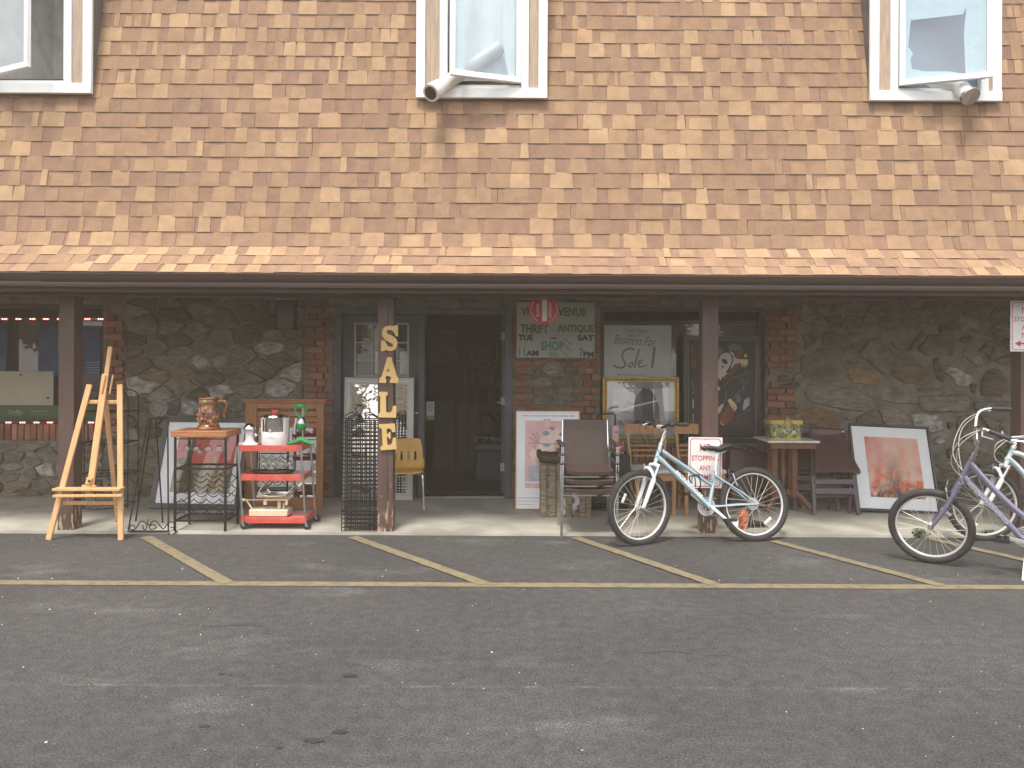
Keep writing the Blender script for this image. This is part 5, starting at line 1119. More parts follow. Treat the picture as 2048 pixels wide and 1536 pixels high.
# citrus juicer
m_wapp = mat('white_appliance', (.76, .74, .72), .3, var=.03)
q = Z2(196, 500, 6.98); t = thing('citrus_juicer', 'small white citrus juicer with chrome dome at left of cart top', 'juicer', (q.x, 6.98, zc))
g = MB(); g.lathe([(0, 0), (.088, 0), (.086, .012), (.06, .022), (.043, .04), (.038, .08), (.040, .125), (.046, .135)], n=28, sy=.8); g.box(-.09, .09, -.045, .045, 0, .018); part(g, 'base', t, m_wapp, bevel=.004)
g = MB(); g.lathe([(.046, .135), (.055, .14), (.056, .150), (.050, .168), (.036, .188), (.018, .199), (0, .202)], n=28); g.sphere((.065, -.02, .09), .018, 10, 8); part(g, 'dome', t, m_chrome)
# juice extractor
q = Z2(447, 540, 6.97); t = thing('juice_extractor', 'large white and chrome juice extractor with red knob on cart', 'juicer', (q.x, 6.97, zc))
g = MB(); g.lathe([(0, .004), (.118, .004), (.122, .02), (.122, .12), (.118, .128), (.0, .129)], n=36)
for a0, a1 in ((150, 205), (-25, 30)):
    for i in range(6):
        a = R_(a0+(a1-a0)*i/5); g.bar((.118*cos(a), .118*sin(a), .12), (.118*cos(a), .118*sin(a), .255), .03, .012, up=(cos(a), sin(a), 0))
part(g, 'housing', t, m_wapp)
g = MB(); g.lathe([(0, .001), (.112, .001), (.116, .0039)], n=32); part(g, 'foot', t, m_red)
g = MB(); g.lathe([(0, .13), (.104, .13), (.106, .24), (.112, .25), (.118, .262), (.108, .278), (.07, .288), (.03, .292), (0, .293)], n=36); part(g, 'bowl', t, m_chrome)
g = MB(); g.lathe([(.028, .285), (.03, .3), (.034, .303), (.034, .322), (.028, .328), (0, .329)], n=20); part(g, 'knob', t, m_red)
g = MB(); g.text('JUICER', 0, .085, .012, -.1235, width=.05); g.box(-.05, .05, -.124, -.1238, .07, .073); g.bar((-.02, -.112, .135), (.0, -.135, .15), .02, .01, 1); part(g, 'marking', t, [mat('red_print', (.5, .1, .1), .5), m_wapp], smooth=False)
# green hand press
q = Z2(710, 500, 7.0); t = thing('hand_press_juicer', 'green cast iron hand press juicer at right of cart top', 'juicer', (q.x, 7.0, zc))
g = MB()
for a in (200, 340, 90): d = Vector((cos(R_(a)), sin(R_(a)), 0)); g.tube([Vector((0, 0, .055)), d*.06+Vector((0, 0, .03)), d*(.135 if a != 90 else .09)+Vector((0, 0, .011))], [.028, .017, .011], 8)
g.lathe([(.028, .04), (.016, .075), (.0, .08)], n=16); part(g, 'base', t, m_green)
g = MB(); g.tube([(.012, 0, .07), (.012, 0, .36)], .010, 10); part(g, 'column', t, m_steel)
g = MB(); g.lathe([(.015, .135), (.035, .15), (.048, .175), (.05, .20), (.046, .20), (.03, .16), (0, .15)], n=24); part(g, 'cup', t, m_green)
g = MB(); g.lathe([(.05, .2), (.042, .23), (.02, .262), (0, .27)], n=20); g.tube([(-.045, -.02, .25), (-.055, -.03, .17), (-.058, -.035, .10)], [.009, .013, .014], 8); part(g, 'press_cone', t, m_steel)
g = MB(); g.tube(smoothline([(-.055, 0, .36), (-.06, 0, .32), (-.045, 0, .285), (-.02, 0, .265)], 5), .008, 8); g.tube(smoothline([(.04, 0, .36), (.035, 0, .31), (.01, 0, .27), (-.02, 0, .262)], 5), .008, 8); g.tube([(-.02, 0, .265), (-.035, -.01, .235)], .009, 8)
g.lathe([(0, .35), (.045, .35), (.05, .362), (.04, .38), (0, .383)], n=20, c=(-.01, 0, 0)); g.sphere((.045, 0, .335), .012); g.sphere((-.062, 0, .37), .012); part(g, 'lever_head', t, m_green)
# tray with hanging glasses
zc2 = zsh[1]+.0005; q = Z2(430, 800, 7.0)
t = thing('glass_stand', 'black wire glass stand on an oval tray on the cart middle shelf', 'glass stand', (q.x, 7.0, zc2))
g = MB(); g.lathe([(0, .016), (.19, .016), (.205, .026), (.208, .024), (.19, .01), (0, .01)], n=40, sy=.55); 
for a in range(0, 360, 60): g.sphere((.17*cos(R_(a)), .09*sin(R_(a)), .005), .006, 6, 4)
part(g, 'tray', t, m_black)
g = MB(); 
for x in (-.13, .14): g.tube([(x, 0, .018), (x, 0, .185)], .004, 6)
for y in (-.02, .02): g.tube([(-.14, y, .185), (.15, y, .185)], .003, 6)
g.tube([(-.205, 0, .03), (-.235, 0, .045), (-.24, 0, .03)], .004, 6); part(g, 'wire_frame', t, m_black)
for i, u in enumerate((345, 433, 513, 590)): q = Z2(u, 700, 7.0); goblet(q.x, 7.0, zc2+.183, .95, ('leftmost', 'second', 'third', 'rightmost')[i]+' glass hanging on the wire stand on the red cart', 'glasses hung on the cart stand')
q = Z2(417, 700, 7.05); goblet(q.x, 7.05, zc2+.14, .95, 'low single glass hanging behind the row on the red cart', 'glasses hung on the cart stand')
# baby scale
zc3 = zsh[0]+.0005; q = Z2(405, 1200, 6.98); 
t = thing('baby_scale', 'cream kitchen balance scale with clear curved pan on cart bottom shelf', 'scale', (q.x, 6.98, zc3)); k = 6.98/F/4.955
g = MB(); g.box(-.178, .178, -.08, .08, .004, .066); part(g, 'base', t, m_cream, bevel=.008)
g = MB(); g.box(.07, .10, -.03, .03, .067, .135); g.box(.12, .135, -.03, .03, .067, .12); part(g, 'pillar', t, m_cream, bevel=.003)
g = MB(); g.tube([(-.24, -.02, .145), (-.04, -.02, .15)], .006, 8); g.tube([(-.22, -.02, .145), (-.17, -.02, .068)], .009, 8); g.cyl((-.26, -.02, .145), (-.23, -.02, .145), .014, n=10); part(g, 'beam', t, m_cream)
g = MB(); g.box(-.04, .18, -.07, .07, .15, .158); g.box(-.045, -.015, -.075, -.06, .11, .149); g.box(.155, .18, -.075, -.06, .11, .149); part(g, 'pan_carrier', t, m_cream, bevel=.002)
P = smoothline([(.0, 0, .29), (-.07, 0, .215), (-.05, 0, .175), (.0, 0, .16), (.10, 0, .16), (.17, 0, .175), (.22, 0, .225), (.275, 0, .27)], 5); g = MB(); n = len(P)
vs = []
for p_ in P:
    for j in range(7): y = -.11+.22*j/6; vs.append((p_.x, y, p_.z+.035*(abs(y)/.11)**3))
g.add(vs, [(i*7+j, i*7+j+1, (i+1)*7+j+1, (i+1)*7+j) for i in range(n-1) for j in range(6)]); pn = part(g, 'pan', t, m_clear); so = pn.modifiers.new('thick', 'SOLIDIFY'); so.thickness = .003
g = MB(); g.tube([(p_.x, -.11, p_.z+.036) for p_ in P], .003, 6); part(g, 'pan_rim', t, mat('yellowed_plastic', (.55, .47, .30), .3))
# grid rack: folded lattice panels
a = W(683, 1068, 6.76); b = W(757, 1068, 6.76); t = thing('lattice_screen', 'folded black iron lattice panels stacked against the SALE post', 'lattice screen', ((a.x+b.x)/2, 6.8, SZ))
pw = b.x-a.x; ph = 1.02
def grid(wd, ht, k, name='lattice_panel', loc=(0, 0, 0), rot=(0, 0, 0), nx=8, nz_=27, bwd=.009):
    g = MB(); 
    for i in range(nx+1): x = -wd/2+wd*i/nx; g.box(x-bwd/2, x+bwd/2, -.002, .001, 0, ht)
    for j in range(nz_+1): z = ht*j/nz_; g.box(-wd/2, wd/2, .0012, .003, z-.005, z+.005)
    zt_ = ht; g.tube(smoothline([(-wd/2, 0, zt_-.05), (-wd/2, 0, zt_), (-wd/2+.05, 0, zt_+.04), (-wd/2+.10, 0, zt_+.055), (-wd/2+.13, 0, zt_+.03), (-wd/2+.11, 0, zt_+.02)], 5), .005, 6)
    g.tube(smoothline([(wd/2, 0, zt_-.05), (wd/2, 0, zt_), (wd/2-.05, 0, zt_+.04), (wd/2-.10, 0, zt_+.055), (wd/2-.13, 0, zt_+.03), (wd/2-.11, 0, zt_+.02)], 5), .005, 6)
    o = part(g, name, t, m_black, smooth=False); o.location = loc; o.rotation_euler = rot; return o
grid(pw, ph, 0, loc=(0, -.03, 0)); grid(pw*.93, ph*.98, 1, loc=(.008, .02, 0), rot=(0, 0, R_(4))); grid(pw*.95, ph*.97, 3, loc=(.012, .12, 0), rot=(0, 0, R_(3)))
g = MB(); g.box(-pw/2, pw/2, -.038, .12, .175, .19); part(g, 'shelf', t, m_black, smooth=False)
g = MB(); g.box(pw/2-.20, pw/2, -.031, .10, .0, .15); 
# school chair
p = W(805, 1024, 7.66); t = thing('school_chair', 'yellow plastic school chair with chrome legs half behind the SALE post', 'chair', (p.x, 7.85, SZ), (0, 0, R_(6)))
g = MB(); n = 9; vs = []
prof_ = smoothline([(-.205, .385), (-.17, .402), (0, .392), (.13, .395), (.17, .43), (.185, .50), (.20, .60), (.215, .70)], 4)if False else None
PP = smoothline([(0, -.20, .385), (0, -.17, .402), (0, 0, .392), (0, .12, .394), (0, .165, .42), (0, .18, .48)], 5)
for q in PP:
    wd = .19+.01*sin(q.y*6)
    for j in range(n): x = -wd+2*wd*j/(n-1); vs.append((x, q.y, q.z+.018*(abs(x)/wd)**3))
m_ = len(PP); g.add(vs, [(i*n+j, i*n+j+1, (i+1)*n+j+1, (i+1)*n+j) for i in range(m_-1) for j in range(n-1)]); o = part(g, 'seat', t, m_yellowp); so = o.modifiers.new('thick', 'SOLIDIFY'); so.thickness = .008
g = MB(); out = [(-.175, .455), (-.19, .44), (.19, .44), (.175, .455), (.172, .60), (.155, .70), (.13, .715), (-.13, .715), (-.155, .70), (-.172, .60)]
holes = [[(c-.014, .46), (c-.012, .565), (c-.006, .578), (c+.006, .578), (c+.012, .565), (c+.014, .46)] for c in (-.115, -.045, .03, .10)]
g.X = Matrix.Translation((0, .10, 0)) @ Matrix.Rotation(-R_(9), 4, 'X'); g.prism([[(-.175, .445), (.175, .445), (.18, .52), (.172, .62), (.155, .70), (.13, .715), (-.13, .715), (-.155, .70), (-.172, .62), (-.18, .52)]]+[list(reversed(h)) for h in holes], -.006, .004); part(g, 'backrest', t, m_yellowp)
for sx in (-1, 1):
    g = MB(); g.tube(smoothline([(sx*.10, -.15, .38), (sx*.17, -.17, .37), (sx*.185, -.19, .33), (sx*.20, -.21, .012)], 5), .010, 8); part(g, 'leg', t, m_chrome); g = MB(); g.sphere((sx*.20, -.21, .012), .013, 8, 6); part(g, 'foot', t, m_steel)
    g = MB(); g.tube(smoothline([(sx*.10, .12, .38), (sx*.17, .13, .37), (sx*.185, .15, .33), (sx*.20, .20, .012)], 5), .010, 8); part(g, 'leg', t, m_steel)
# brown stacking armchairs
def armchair(label, loc, yaw):
    t = thing('stacking_armchair', label, 'chair', loc, (0, 0, R_(yaw)), 'brown stacked armchairs'); hw = .245
    for sx in (-1, 1):
        g = MB(); g.box(sx*hw-.011, sx*hw+.011, -.25, -.228, 0, .655); g.cyl((sx*hw, -.239, .0), (sx*hw, -.239, -.0), .01) if 0 else None; part(g, 'leg', t, m_chrome, bevel=.002)
        g = MB(); g.bar((sx*(hw-.012), .24, 0), (sx*(hw-.012), .14, .64), .02, .02, up=(1, 0, 0)); part(g, 'leg', t, m_steel, bevel=.002)
        g = MB(); g.bar((sx*(hw-.035), .05, .42), (sx*(hw-.04), .15, .86), .018, .02, up=(1, 0, 0)); part(g, 'back_post', t, m_chrome, bevel=.002)
        g = MB(); g.box(sx*hw-.022, sx*hw+.022, -.255, .15, .656, .676); part(g, 'armrest', t, m_blackp, bevel=.008)
    g = MB(); g.box(-hw+.012, hw-.012, -.215, -.20, .375, .388); g.box(-hw+.03, hw-.03, .12, .135, .385, .398); part(g, 'seat_rail', t, m_chrome)
    g = MB(); n = 13; vs = []
    for j in range(6):
        y = -.24+.30*j/5
        for i in range(n): x = -.21+.42*i/(n-1); s1 = 1-(x/.21)**2; vs.append((x, y, .44-.012*s1-(.0 if j else .0)+(.004*j)))
    for i in range(n): x = -.21+.42*i/(n-1); s1 = 1-(x/.21)**2; vs.append((x, -.235, .415-.022*s1))
    for i in range(n): x = -.21+.42*i/(n-1); s1 = 1-(x/.21)**2; vs.append((x, .06, .42-.022*s1))
    g.add(vs, [(j*n+i, j*n+i+1, (j+1)*n+i+1, (j+1)*n+i) for j in range(5) for i in range(n-1)]+[(6*n+i, 6*n+i+1, i+1, i) for i in range(n-1)]+[(7*n+i, 7*n+i+1, 6*n+i+1, 6*n+i) for i in range(n-1)]); part(g, 'seat', t, m_leather)
    g = MB(); g.X = Matrix.Translation((0, .055, .44)) @ Matrix.Rotation(-R_(12.5), 4, 'X'); g.box(-.208, .208, -.012, .012, .0, .435); part(g, 'backrest', t, m_leather, bevel=.008)
    return t
a = W(1121, 1080, 6.6); b = W(1234.5, 1081, 6.6); cx = (a.x+b.x)/2
c1 = armchair('bottom brown armchair of the stack, its chrome feet on the asphalt', (cx, 6.85, .004), 1)
for i, lab in enumerate(('middle brown armchair of the stack beside the crate', 'top brown armchair of the stack with its whole back showing')):
    c = copy_tree(c1); c.location = (cx+.004*(i+1), 6.865+.03*i, .004+.078*(i+1)); c['label'] = lab; c.rotation_euler.z = R_(1+.6*i)
# poster crate
Yt = 7.42; a = W(1081, 1033, Yt); b = W(1183, 1033, Yt); ww = b.x-a.x; t = thing('wooden_crate', 'old weathered wooden crate behind the stacked brown chairs', 'crate', ((a.x+b.x)/2, Yt+.17, SZ)); hh = .515
for i in range(5):
    g = MB(); z = .002+i*hh/5; g.box(-ww/2+.004, ww/2-.004, -.16, .16, z, z+hh/5-.004); part(g, 'plank', t, m_weathered, bevel=.004)
for x in (-ww/2+.03, -ww/2+.12, 0.03, ww/2-.09, ww/2-.03):
    g = MB(); g.box(x-.028, x+.028, -.178, -.161, .0, hh); part(g, 'batten', t, m_weathered, bevel=.003)
g = MB(); g.box(.06, .15, -.1625, -.1615, .04, .25); g.box(-.08, -.005, -.1625, -.1615, .03, .3); part(g, 'whitewash', t, mat('whitewash', (.12, .10, .09), .8, c2=(.62, .60, .58), scale=16, lo=.42, hi=.55), smooth=False)
g = MB(); g.box(-ww/2-.01, ww/2+.005, -.165, .165, hh+.001, hh+.018); part(g, 'lid', t, m_weathered, bevel=.004)
# leather saddle bag on the crate
q = W(1098, 926, 7.42); t = thing('leather_pouch', 'brown leather pouch with pointed end slumped on the wooden crate', 'pouch', (q.x+.02, 7.47, SZ+hh+.019))
P = smoothline([(-.12, 0, .135), (-.105, 0, .085), (-.05, 0, .055), (.04, 0, .05), (.14, 0, .06), (.22, 0, .07)], 5)
g = MB(); g.tube(P, [.012+.05*min(1, i/9)*(1 if i < 20 else .9) for i in range(len(P))], 12, flat=1.6); part(g, 'body', t, m_leather)
g = MB(); g.tube([p_+Vector((0, -.02, .052*min(1, i/9))) for i, p_ in enumerate(P)], .006, 6); part(g, 'seam', t, m_leather2)
# suitcase with telescopic handle
Ys = 7.72; xa_, xb_ = WX(1186, Ys), WX(1262, Ys)
t = thing('trolley_case', 'black trolley suitcase with raised handle behind the stacked chairs', 'suitcase', ((xa_+xb_)/2, Ys+.12, SZ)); hw = (xb_-xa_)/2
g = MB(); g.box(-hw, hw, -.12, .12, .04, .60); part(g, 'body', t, mat('black_fabric', (.03, .03, .033), .8, bump=.4, bscale=200), bevel=.035)
g = MB(); g.box(-hw+.03, hw-.03, -.145, -.121, .08, .38); part(g, 'pocket', t, bpy.data.materials['black_fabric'], bevel=.012)
x0, x1 = WX(1199, Ys+.1)-(xa_+xb_)/2, WX(1234, Ys+.1)-(xa_+xb_)/2; zt_ = W(1216, 829, Ys+.1).z-SZ
g = MB(); g.tube([(x0, .1, .55), (x0, .1, zt_-.015), (x0+.015, .1, zt_), (x1-.015, .1, zt_), (x1, .1, zt_-.015), (x1, .1, .55)], .009, 8); part(g, 'handle', t, m_blackp)
for sx in (-1, 1): g = MB(); g.lathe([(0, -.015), (.035, -.015), (.035, .015), (0, .015)], c=(sx*(hw-.02), .08, .035), axis='x', n=16); part(g, 'wheel', t, m_blackp)
q = W(1229, 900, 7.78); t = thing('gift_bundle', 'pink and red printed packets standing between suitcase handle and chairs', 'packets', (q.x, 7.70, SZ+.602))
g = MB(); g.box(-.035, .028, -.02, .02, 0, .285); part(g, 'packet', t, mat('pink_print', (.55, .36, .34), .6, c2=(.38, .10, .10), scale=22, lo=.5, hi=.6), bevel=.003); g = MB(); g.box(-.03, .075, -.05, -.022, 0, .13); part(g, 'packet', t, mat('red_print2', (.32, .04, .04), .5, c2=(.5, .42, .36), scale=20, lo=.5, hi=.6), bevel=.006)
# wooden slat-back chairs
def slatchair(label, loc, yaw):
    t = thing('dining_chair', label, 'chair', loc, (0, 0, R_(yaw)), 'wooden slat back dining chairs')
    def back(z): return .19+(z-.45)*.22
    for sx in (-1, 1):
        g = MB(); g.bar((sx*.185, -.19, 0), (sx*.185, -.19, .41), .036, .036); part(g, 'leg', t, m_chairw, bevel=.003)
        g = MB(); g.bar((sx*.17, .24, 0), (sx*.175, .19, .44), .03, .035); g.bar((sx*.175, .19, .44), (sx*.208, back(.86), .86), .026, .03); part(g, 'leg', t, m_chairw, bevel=.003)
    g = MB(); P = [(-.235, .78), (-.2, .775), (.2, .775), (.235, .78), (.24, .865), (.2, .88), (0, .884), (-.2, .88), (-.24, .865)]; y = back(.82); g.X = Matrix.Translation((0, y-.82*0, 0)); g.prism([P], -.02, .006); part(g, 'top_rail', t, m_chairw, bevel=.004)
    for z in (.655, .605, .55): g = MB(); g.box(-.19, .19, back(z)-.008, back(z)+.006, z-.010, z+.010); part(g, 'slat', t, m_chairw, bevel=.002)
    g = MB(); g.box(-.185, .185, -.205, -.19, .35, .415); g.box(-.185, .185, .17, .185, .35, .415)
    for sx in (-1, 1): g.box(sx*.185-.01, sx*.185+.01, -.188, .169, .35, .415); g.box(sx*.18-.008, sx*.18+.008, -.17, .22, .16, .18)
    part(g, 'seat_frame', t, m_chairw, bevel=.002)
    g = MB(); g.box(-.215, .215, -.225, .20, .416, .462); part(g, 'cushion', t, m_cush, bevel=.018); return t
m_cush = mat('floral_cushion', (.55, .54, .52), .8, c2=(.33, .37, .42), scale=28, lo=.52, hi=.6)
q = W(1311, 1030, 7.55); s1 = slatchair('wooden slat back chair behind the blue bicycle front end', (q.x-.01, 7.72, SZ), 2)
s2 = copy_tree(s1); q = W(1408, 1030, 7.6); s2.location = (q.x, 7.75, SZ); s2.rotation_euler.z = R_(-1); s2['label'] = 'wooden slat back chair half hidden by the post with the low sign'
# maroon case against the wall
q = W(1484, 955, 8.1); t = thing('suitcase', 'dark red brown suitcase leaning below the right window', 'suitcase', (q.x, 8.05, SZ), (-R_(8), R_(7), R_(4)))
g = MB(); g.box(-.21, .21, -.07, .07, .34, .60); part(g, 'case', t, m_leather2, bevel=.02); g = MB(); g.tube(smoothline([(-.06, 0, .6), (-.055, 0, .635), (.055, 0, .635), (.06, 0, .6)], 4), .009, 8); part(g, 'handle', t, m_leather)
g = MB(); g.box(-.2, .2, -.15, .12, 0, .335); part(g, 'lower_case', t, m_leather, bevel=.02)
# marble top table
Yt = 7.52; q = W(1583, 886, Yt); zt = W(1583, 882, Yt).z; t = thing('pedestal_table', 'small antique pedestal table with white marble top', 'table', (q.x+.03, Yt+.25, SZ)); H_ = zt-SZ
g = MB(); g.box(-.262, .262, -.25, .25, H_-.022, H_); part(g, 'tabletop', t, m_marble, bevel=.008)
g = MB(); g.box(-.225, .235, -.215, .215, H_-.085, H_-.0225); part(g, 'apron', t, m_mahog, bevel=.006)
for x, wd in ((-.13, .06), (.075, .055)):
    for y in (-.06, .06): g = MB(); g.bar((x, y, .16), (x, y, H_-.086), wd, .02); part(g, 'column_board', t, m_mahog, bevel=.005)
g = MB(); g.lathe([(.02, .12), (.034, .15), (.02, .17), (.032, .19), (.03, .22), (.016, .24), (.018, .30), (.034, .37), (.036, .42), (.018, .47), (.024, .52), (.02, .56), (.03, .60), (.03, H_-.086)], c=(-.025, 0, 0), n=18); part(g, 'turned_column', t, m_mahog)
for a in (215, 325, 145, 35):
    d = Vector((cos(R_(a)), sin(R_(a))*.9, 0)); g = MB(); P = smoothline([Vector((0, 0, .20))+d*.02, d*.12+Vector((0, 0, .19)), d*.21+Vector((0, 0, .12)), d*.27+Vector((0, 0, .05)), d*.31+Vector((0, 0, .035))], 5)
    g.tube(P, [.036, .036, .035, .034, .033, .032, .031, .03, .029, .028, .027, .026, .025, .024, .023, .022, .021, .02, .02, .02, .02][:len(P)], 8, flat=.6); part(g, 'leg', t, m_mahog)
    g = MB(); e_ = d*.305; g.lathe([(0, -.01), (.015, -.01), (.015, .01), (0, .01)], c=(e_.x, e_.y, .0155), axis='y', n=12); part(g, 'caster', t, m_steel)
# picnic tin
q = W(1571, 880, 7.72); t = thing('picnic_tin', 'yellow lidded picnic tin with painted garden scene on the marble table', 'tin', (q.x, 7.78, SZ+H_+.001))
def rrect(a, b, r_, n=5):
    P = []
    for cx_, cy_, s0_ in ((a-r_, b-r_, 0), (-a+r_, b-r_, 90), (-a+r_, -b+r_, 180), (a-r_, -b+r_, 270)):
        for i in range(n+1): q_ = R_(s0_+i*90/n); P.append((cx_+r_*cos(q_), cy_+r_*sin(q_)))
    return P
def rslab(g, a, b, r_, z0, z1, mi=0, a2=None, b2=None):
    A = rrect(a, b, r_); B = rrect(a2 or a, b2 or b, r_); n = len(A); g.add([(x, y, z0) for x, y in A]+[(x, y, z1) for x, y in B], [tuple(reversed(range(n))), tuple(range(n, 2*n))]+[(i, (i+1) % n, n+(i+1) % n, n+i) for i in range(n)], mi)
g = MB(); rslab(g, .160, .11, .05, .012, .155, 0, .168, .118); part(g, 'body', t, mat('painted_scene', (.05, .10, .04), .4, c2=(.42, .40, .17), scale=30, lo=.42, hi=.6, rnd=0))
m_ty = mat('yellow_tin', (.52, .38, .09), .35, var=.15, scale=10)
g = MB(); rslab(g, .163, .113, .05, 0, .0118); part(g, 'foot', t, m_ty); g = MB(); rslab(g, .174, .124, .05, .156, .186); rslab(g, .166, .116, .05, .1862, .196); part(g, 'lid', t, m_ty)
g = MB(); y = -.1185
for x, z, w_, h_, mi in ((-.10, .035, .02, .06, 1), (-.06, .03, .045, .075, 0), (-.052, .03, .02, .05, 2), (.0, .03, .02, .05, 1), (.045, .035, .04, .055, 0), (.10, .03, .02, .04, 1), (-.135, .03, .02, .05, 0)): g.add([(x, y+.012*(.16-z)/.16, z), (x+w_, y+.012*(.16-z)/.16, z), (x+w_, y, z+h_), (x, y, z+h_)], [(0, 1, 2, 3)], mi)
part(g, 'painted_figures', t, [mat('tin_cream', (.55, .50, .40), .5), mat('tin_green', (.25, .33, .08), .5), mat('tin_blue', (.08, .12, .28), .5)], smooth=False)
for P in ([(-.055, -.128, .10), (-.03, -.13, .17), (.0, -.10, .235), (.02, .1, .235)], [(.09, -.128, .10), (.055, -.13, .15), (-.005, -.10, .225), (-.02, .1, .225)]): g = MB(); g.tube(smoothline(P, 5), .008, 8); part(g, 'handle', t, mat('handle_wood', (.42, .26, .14), .5))
# folded leather chairs
def foldchair(label, loc, yaw):
    t = thing('folding_chair', label, 'chair', loc, (-R_(9), 0, R_(yaw)), 'maroon leather folding chairs')
    for sx in (-1, 1):
        g = MB(); g.bar((sx*.225, -.03, 0), (sx*.205, -.01, .43), .036, .03); g.bar((sx*.205, -.01, .43), (sx*.17, .08, .84), .03, .03); part(g, 'leg', t, m_plum, bevel=.003); g = MB(); g.bar((sx*.18, .07, 0), (sx*.19, .01, .43), .032, .03); part(g, 'leg', t, m_plum, bevel=.003)
    for z, h_ in ((.33, .05), (.235, .06)): g = MB(); g.box(-.205, .205, -.04, -.015, z-h_/2, z+h_/2); part(g, 'rail', t, m_plum, bevel=.003)
    g = MB(); g.box(-.17, .17, .03, .05, .17, .195); part(g, 'rail', t, m_plum, bevel=.003)
    vs = []; PP = [(.455, .215, -.07), (.40, .23, -.075), (.415, .235, -.12), (.445, .23, -.13), (.52, .212, -.085), (.62, .195, -.04), (.74, .18, .02), (.80, .178, .045), (.845, .18, .06), (.86, .17, .09)]; n = 11
    for z, hw_, y in PP[1:]:
        for i in range(n): u = -1+2*i/(n-1); vs.append((u*hw_, y-.018*(1-u*u)*(1 if z < .7 else -.6), z+(.012*(1-u*u) if z < .45 else 0)-(.012*(1-u*u) if z > .83 else 0)))
    g = MB(); k_ = len(PP)-1; g.add(vs, [(j*n+i, j*n+i+1, (j+1)*n+i+1, (j+1)*n+i) for j in range(k_-1) for i in range(n-1)]); o = part(g, 'padded_seat', t, m_leather2); s_ = o.modifiers.new('thick', 'SOLIDIFY'); s_.thickness = .02; s_.offset = -1
    g = MB(); g.X = Matrix.Translation((0, .085, .80)); g.box(-.178, .178, -.025, .005, 0, .075); part(g, 'top_roll', t, m_leather2, bevel=.012); return t
q = W(1672, 1032, 7.6); f1 = foldchair('front folded chair with maroon leather beside the autumn print', (q.x, 7.62, SZ), 1)
f2 = copy_tree(f1); f2.location = (q.x-.115, 7.83, SZ); f2['label'] = 'folded leather chair behind the front one, nearer the marble table'
# small things under the blue bike
q = W(1488, 1056, 6.95); t = thing('orange_can', 'orange metal can standing behind the blue bicycle rear wheel', 'can', (q.x, 6.97, SZ))
g = MB(); g.lathe([(0, 0), (.042, 0), (.043, .004), (.043, .145), (.040, .152), (.036, .155), (.036, .165), (0, .166)], n=24); part(g, 'body', t, mat('orange_paint', (.55, .13, .03), .4, var=.08))
g = MB()
for z, w_ in ((.10, .04), (.085, .03), (.045, .04), (.034, .03)): g.box(-w_/2, w_/2, -.0445, -.0435, z-.003, z+.003)
part(g, 'label_print', t, mat('can_print', (.68, .42, .28), .5), smooth=False)
q = W(1508, 1052, 7.02); t = thing('shoe', 'black shoe lying beside the orange can', 'shoe', (q.x, 7.04, SZ), (0, 0, R_(8)))
P = smoothline([(-.10, 0, .04), (-.06, 0, .045), (0, 0, .035), (.07, 0, .025), (.12, 0, .02)], 4); g = MB(); g.tube(P, [.035, .04, .042, .042, .04, .038, .036, .034, .032, .03, .028, .027, .026, .025, .022, .018, .01][:len(P)], 10); part(g, 'upper', t, m_blackp)
g = MB(); g.box(-.13, .13, -.045, .045, 0, .008); part(g, 'sole', t, m_rubber, bevel=.003)
q = W(1482, 1040, 7.1); t = thing('paper_sheet', 'white folded paper lying behind the orange can', 'paper', (q.x+.02, 7.12, SZ+.001), (0, 0, R_(12))); g = MB(); g.add([(-.14, -.06, 0), (.12, -.06, 0), (.12, .03, .035), (-.14, .05, .03)], [(0, 1, 2, 3)]); o = part(g, 'sheet', t, m_wmat, smooth=False); s_ = o.modifiers.new('thick', 'SOLIDIFY'); s_.thickness = .001

g = MB(); g.lathe([(0, -.004), (.010, -.004), (.010, 0), (0, 0)], c=(.165, .057, .845), axis='y', n=12); part(g, 'price_sticker', f1, mat('pink_sticker', (.75, .35, .42), .5))
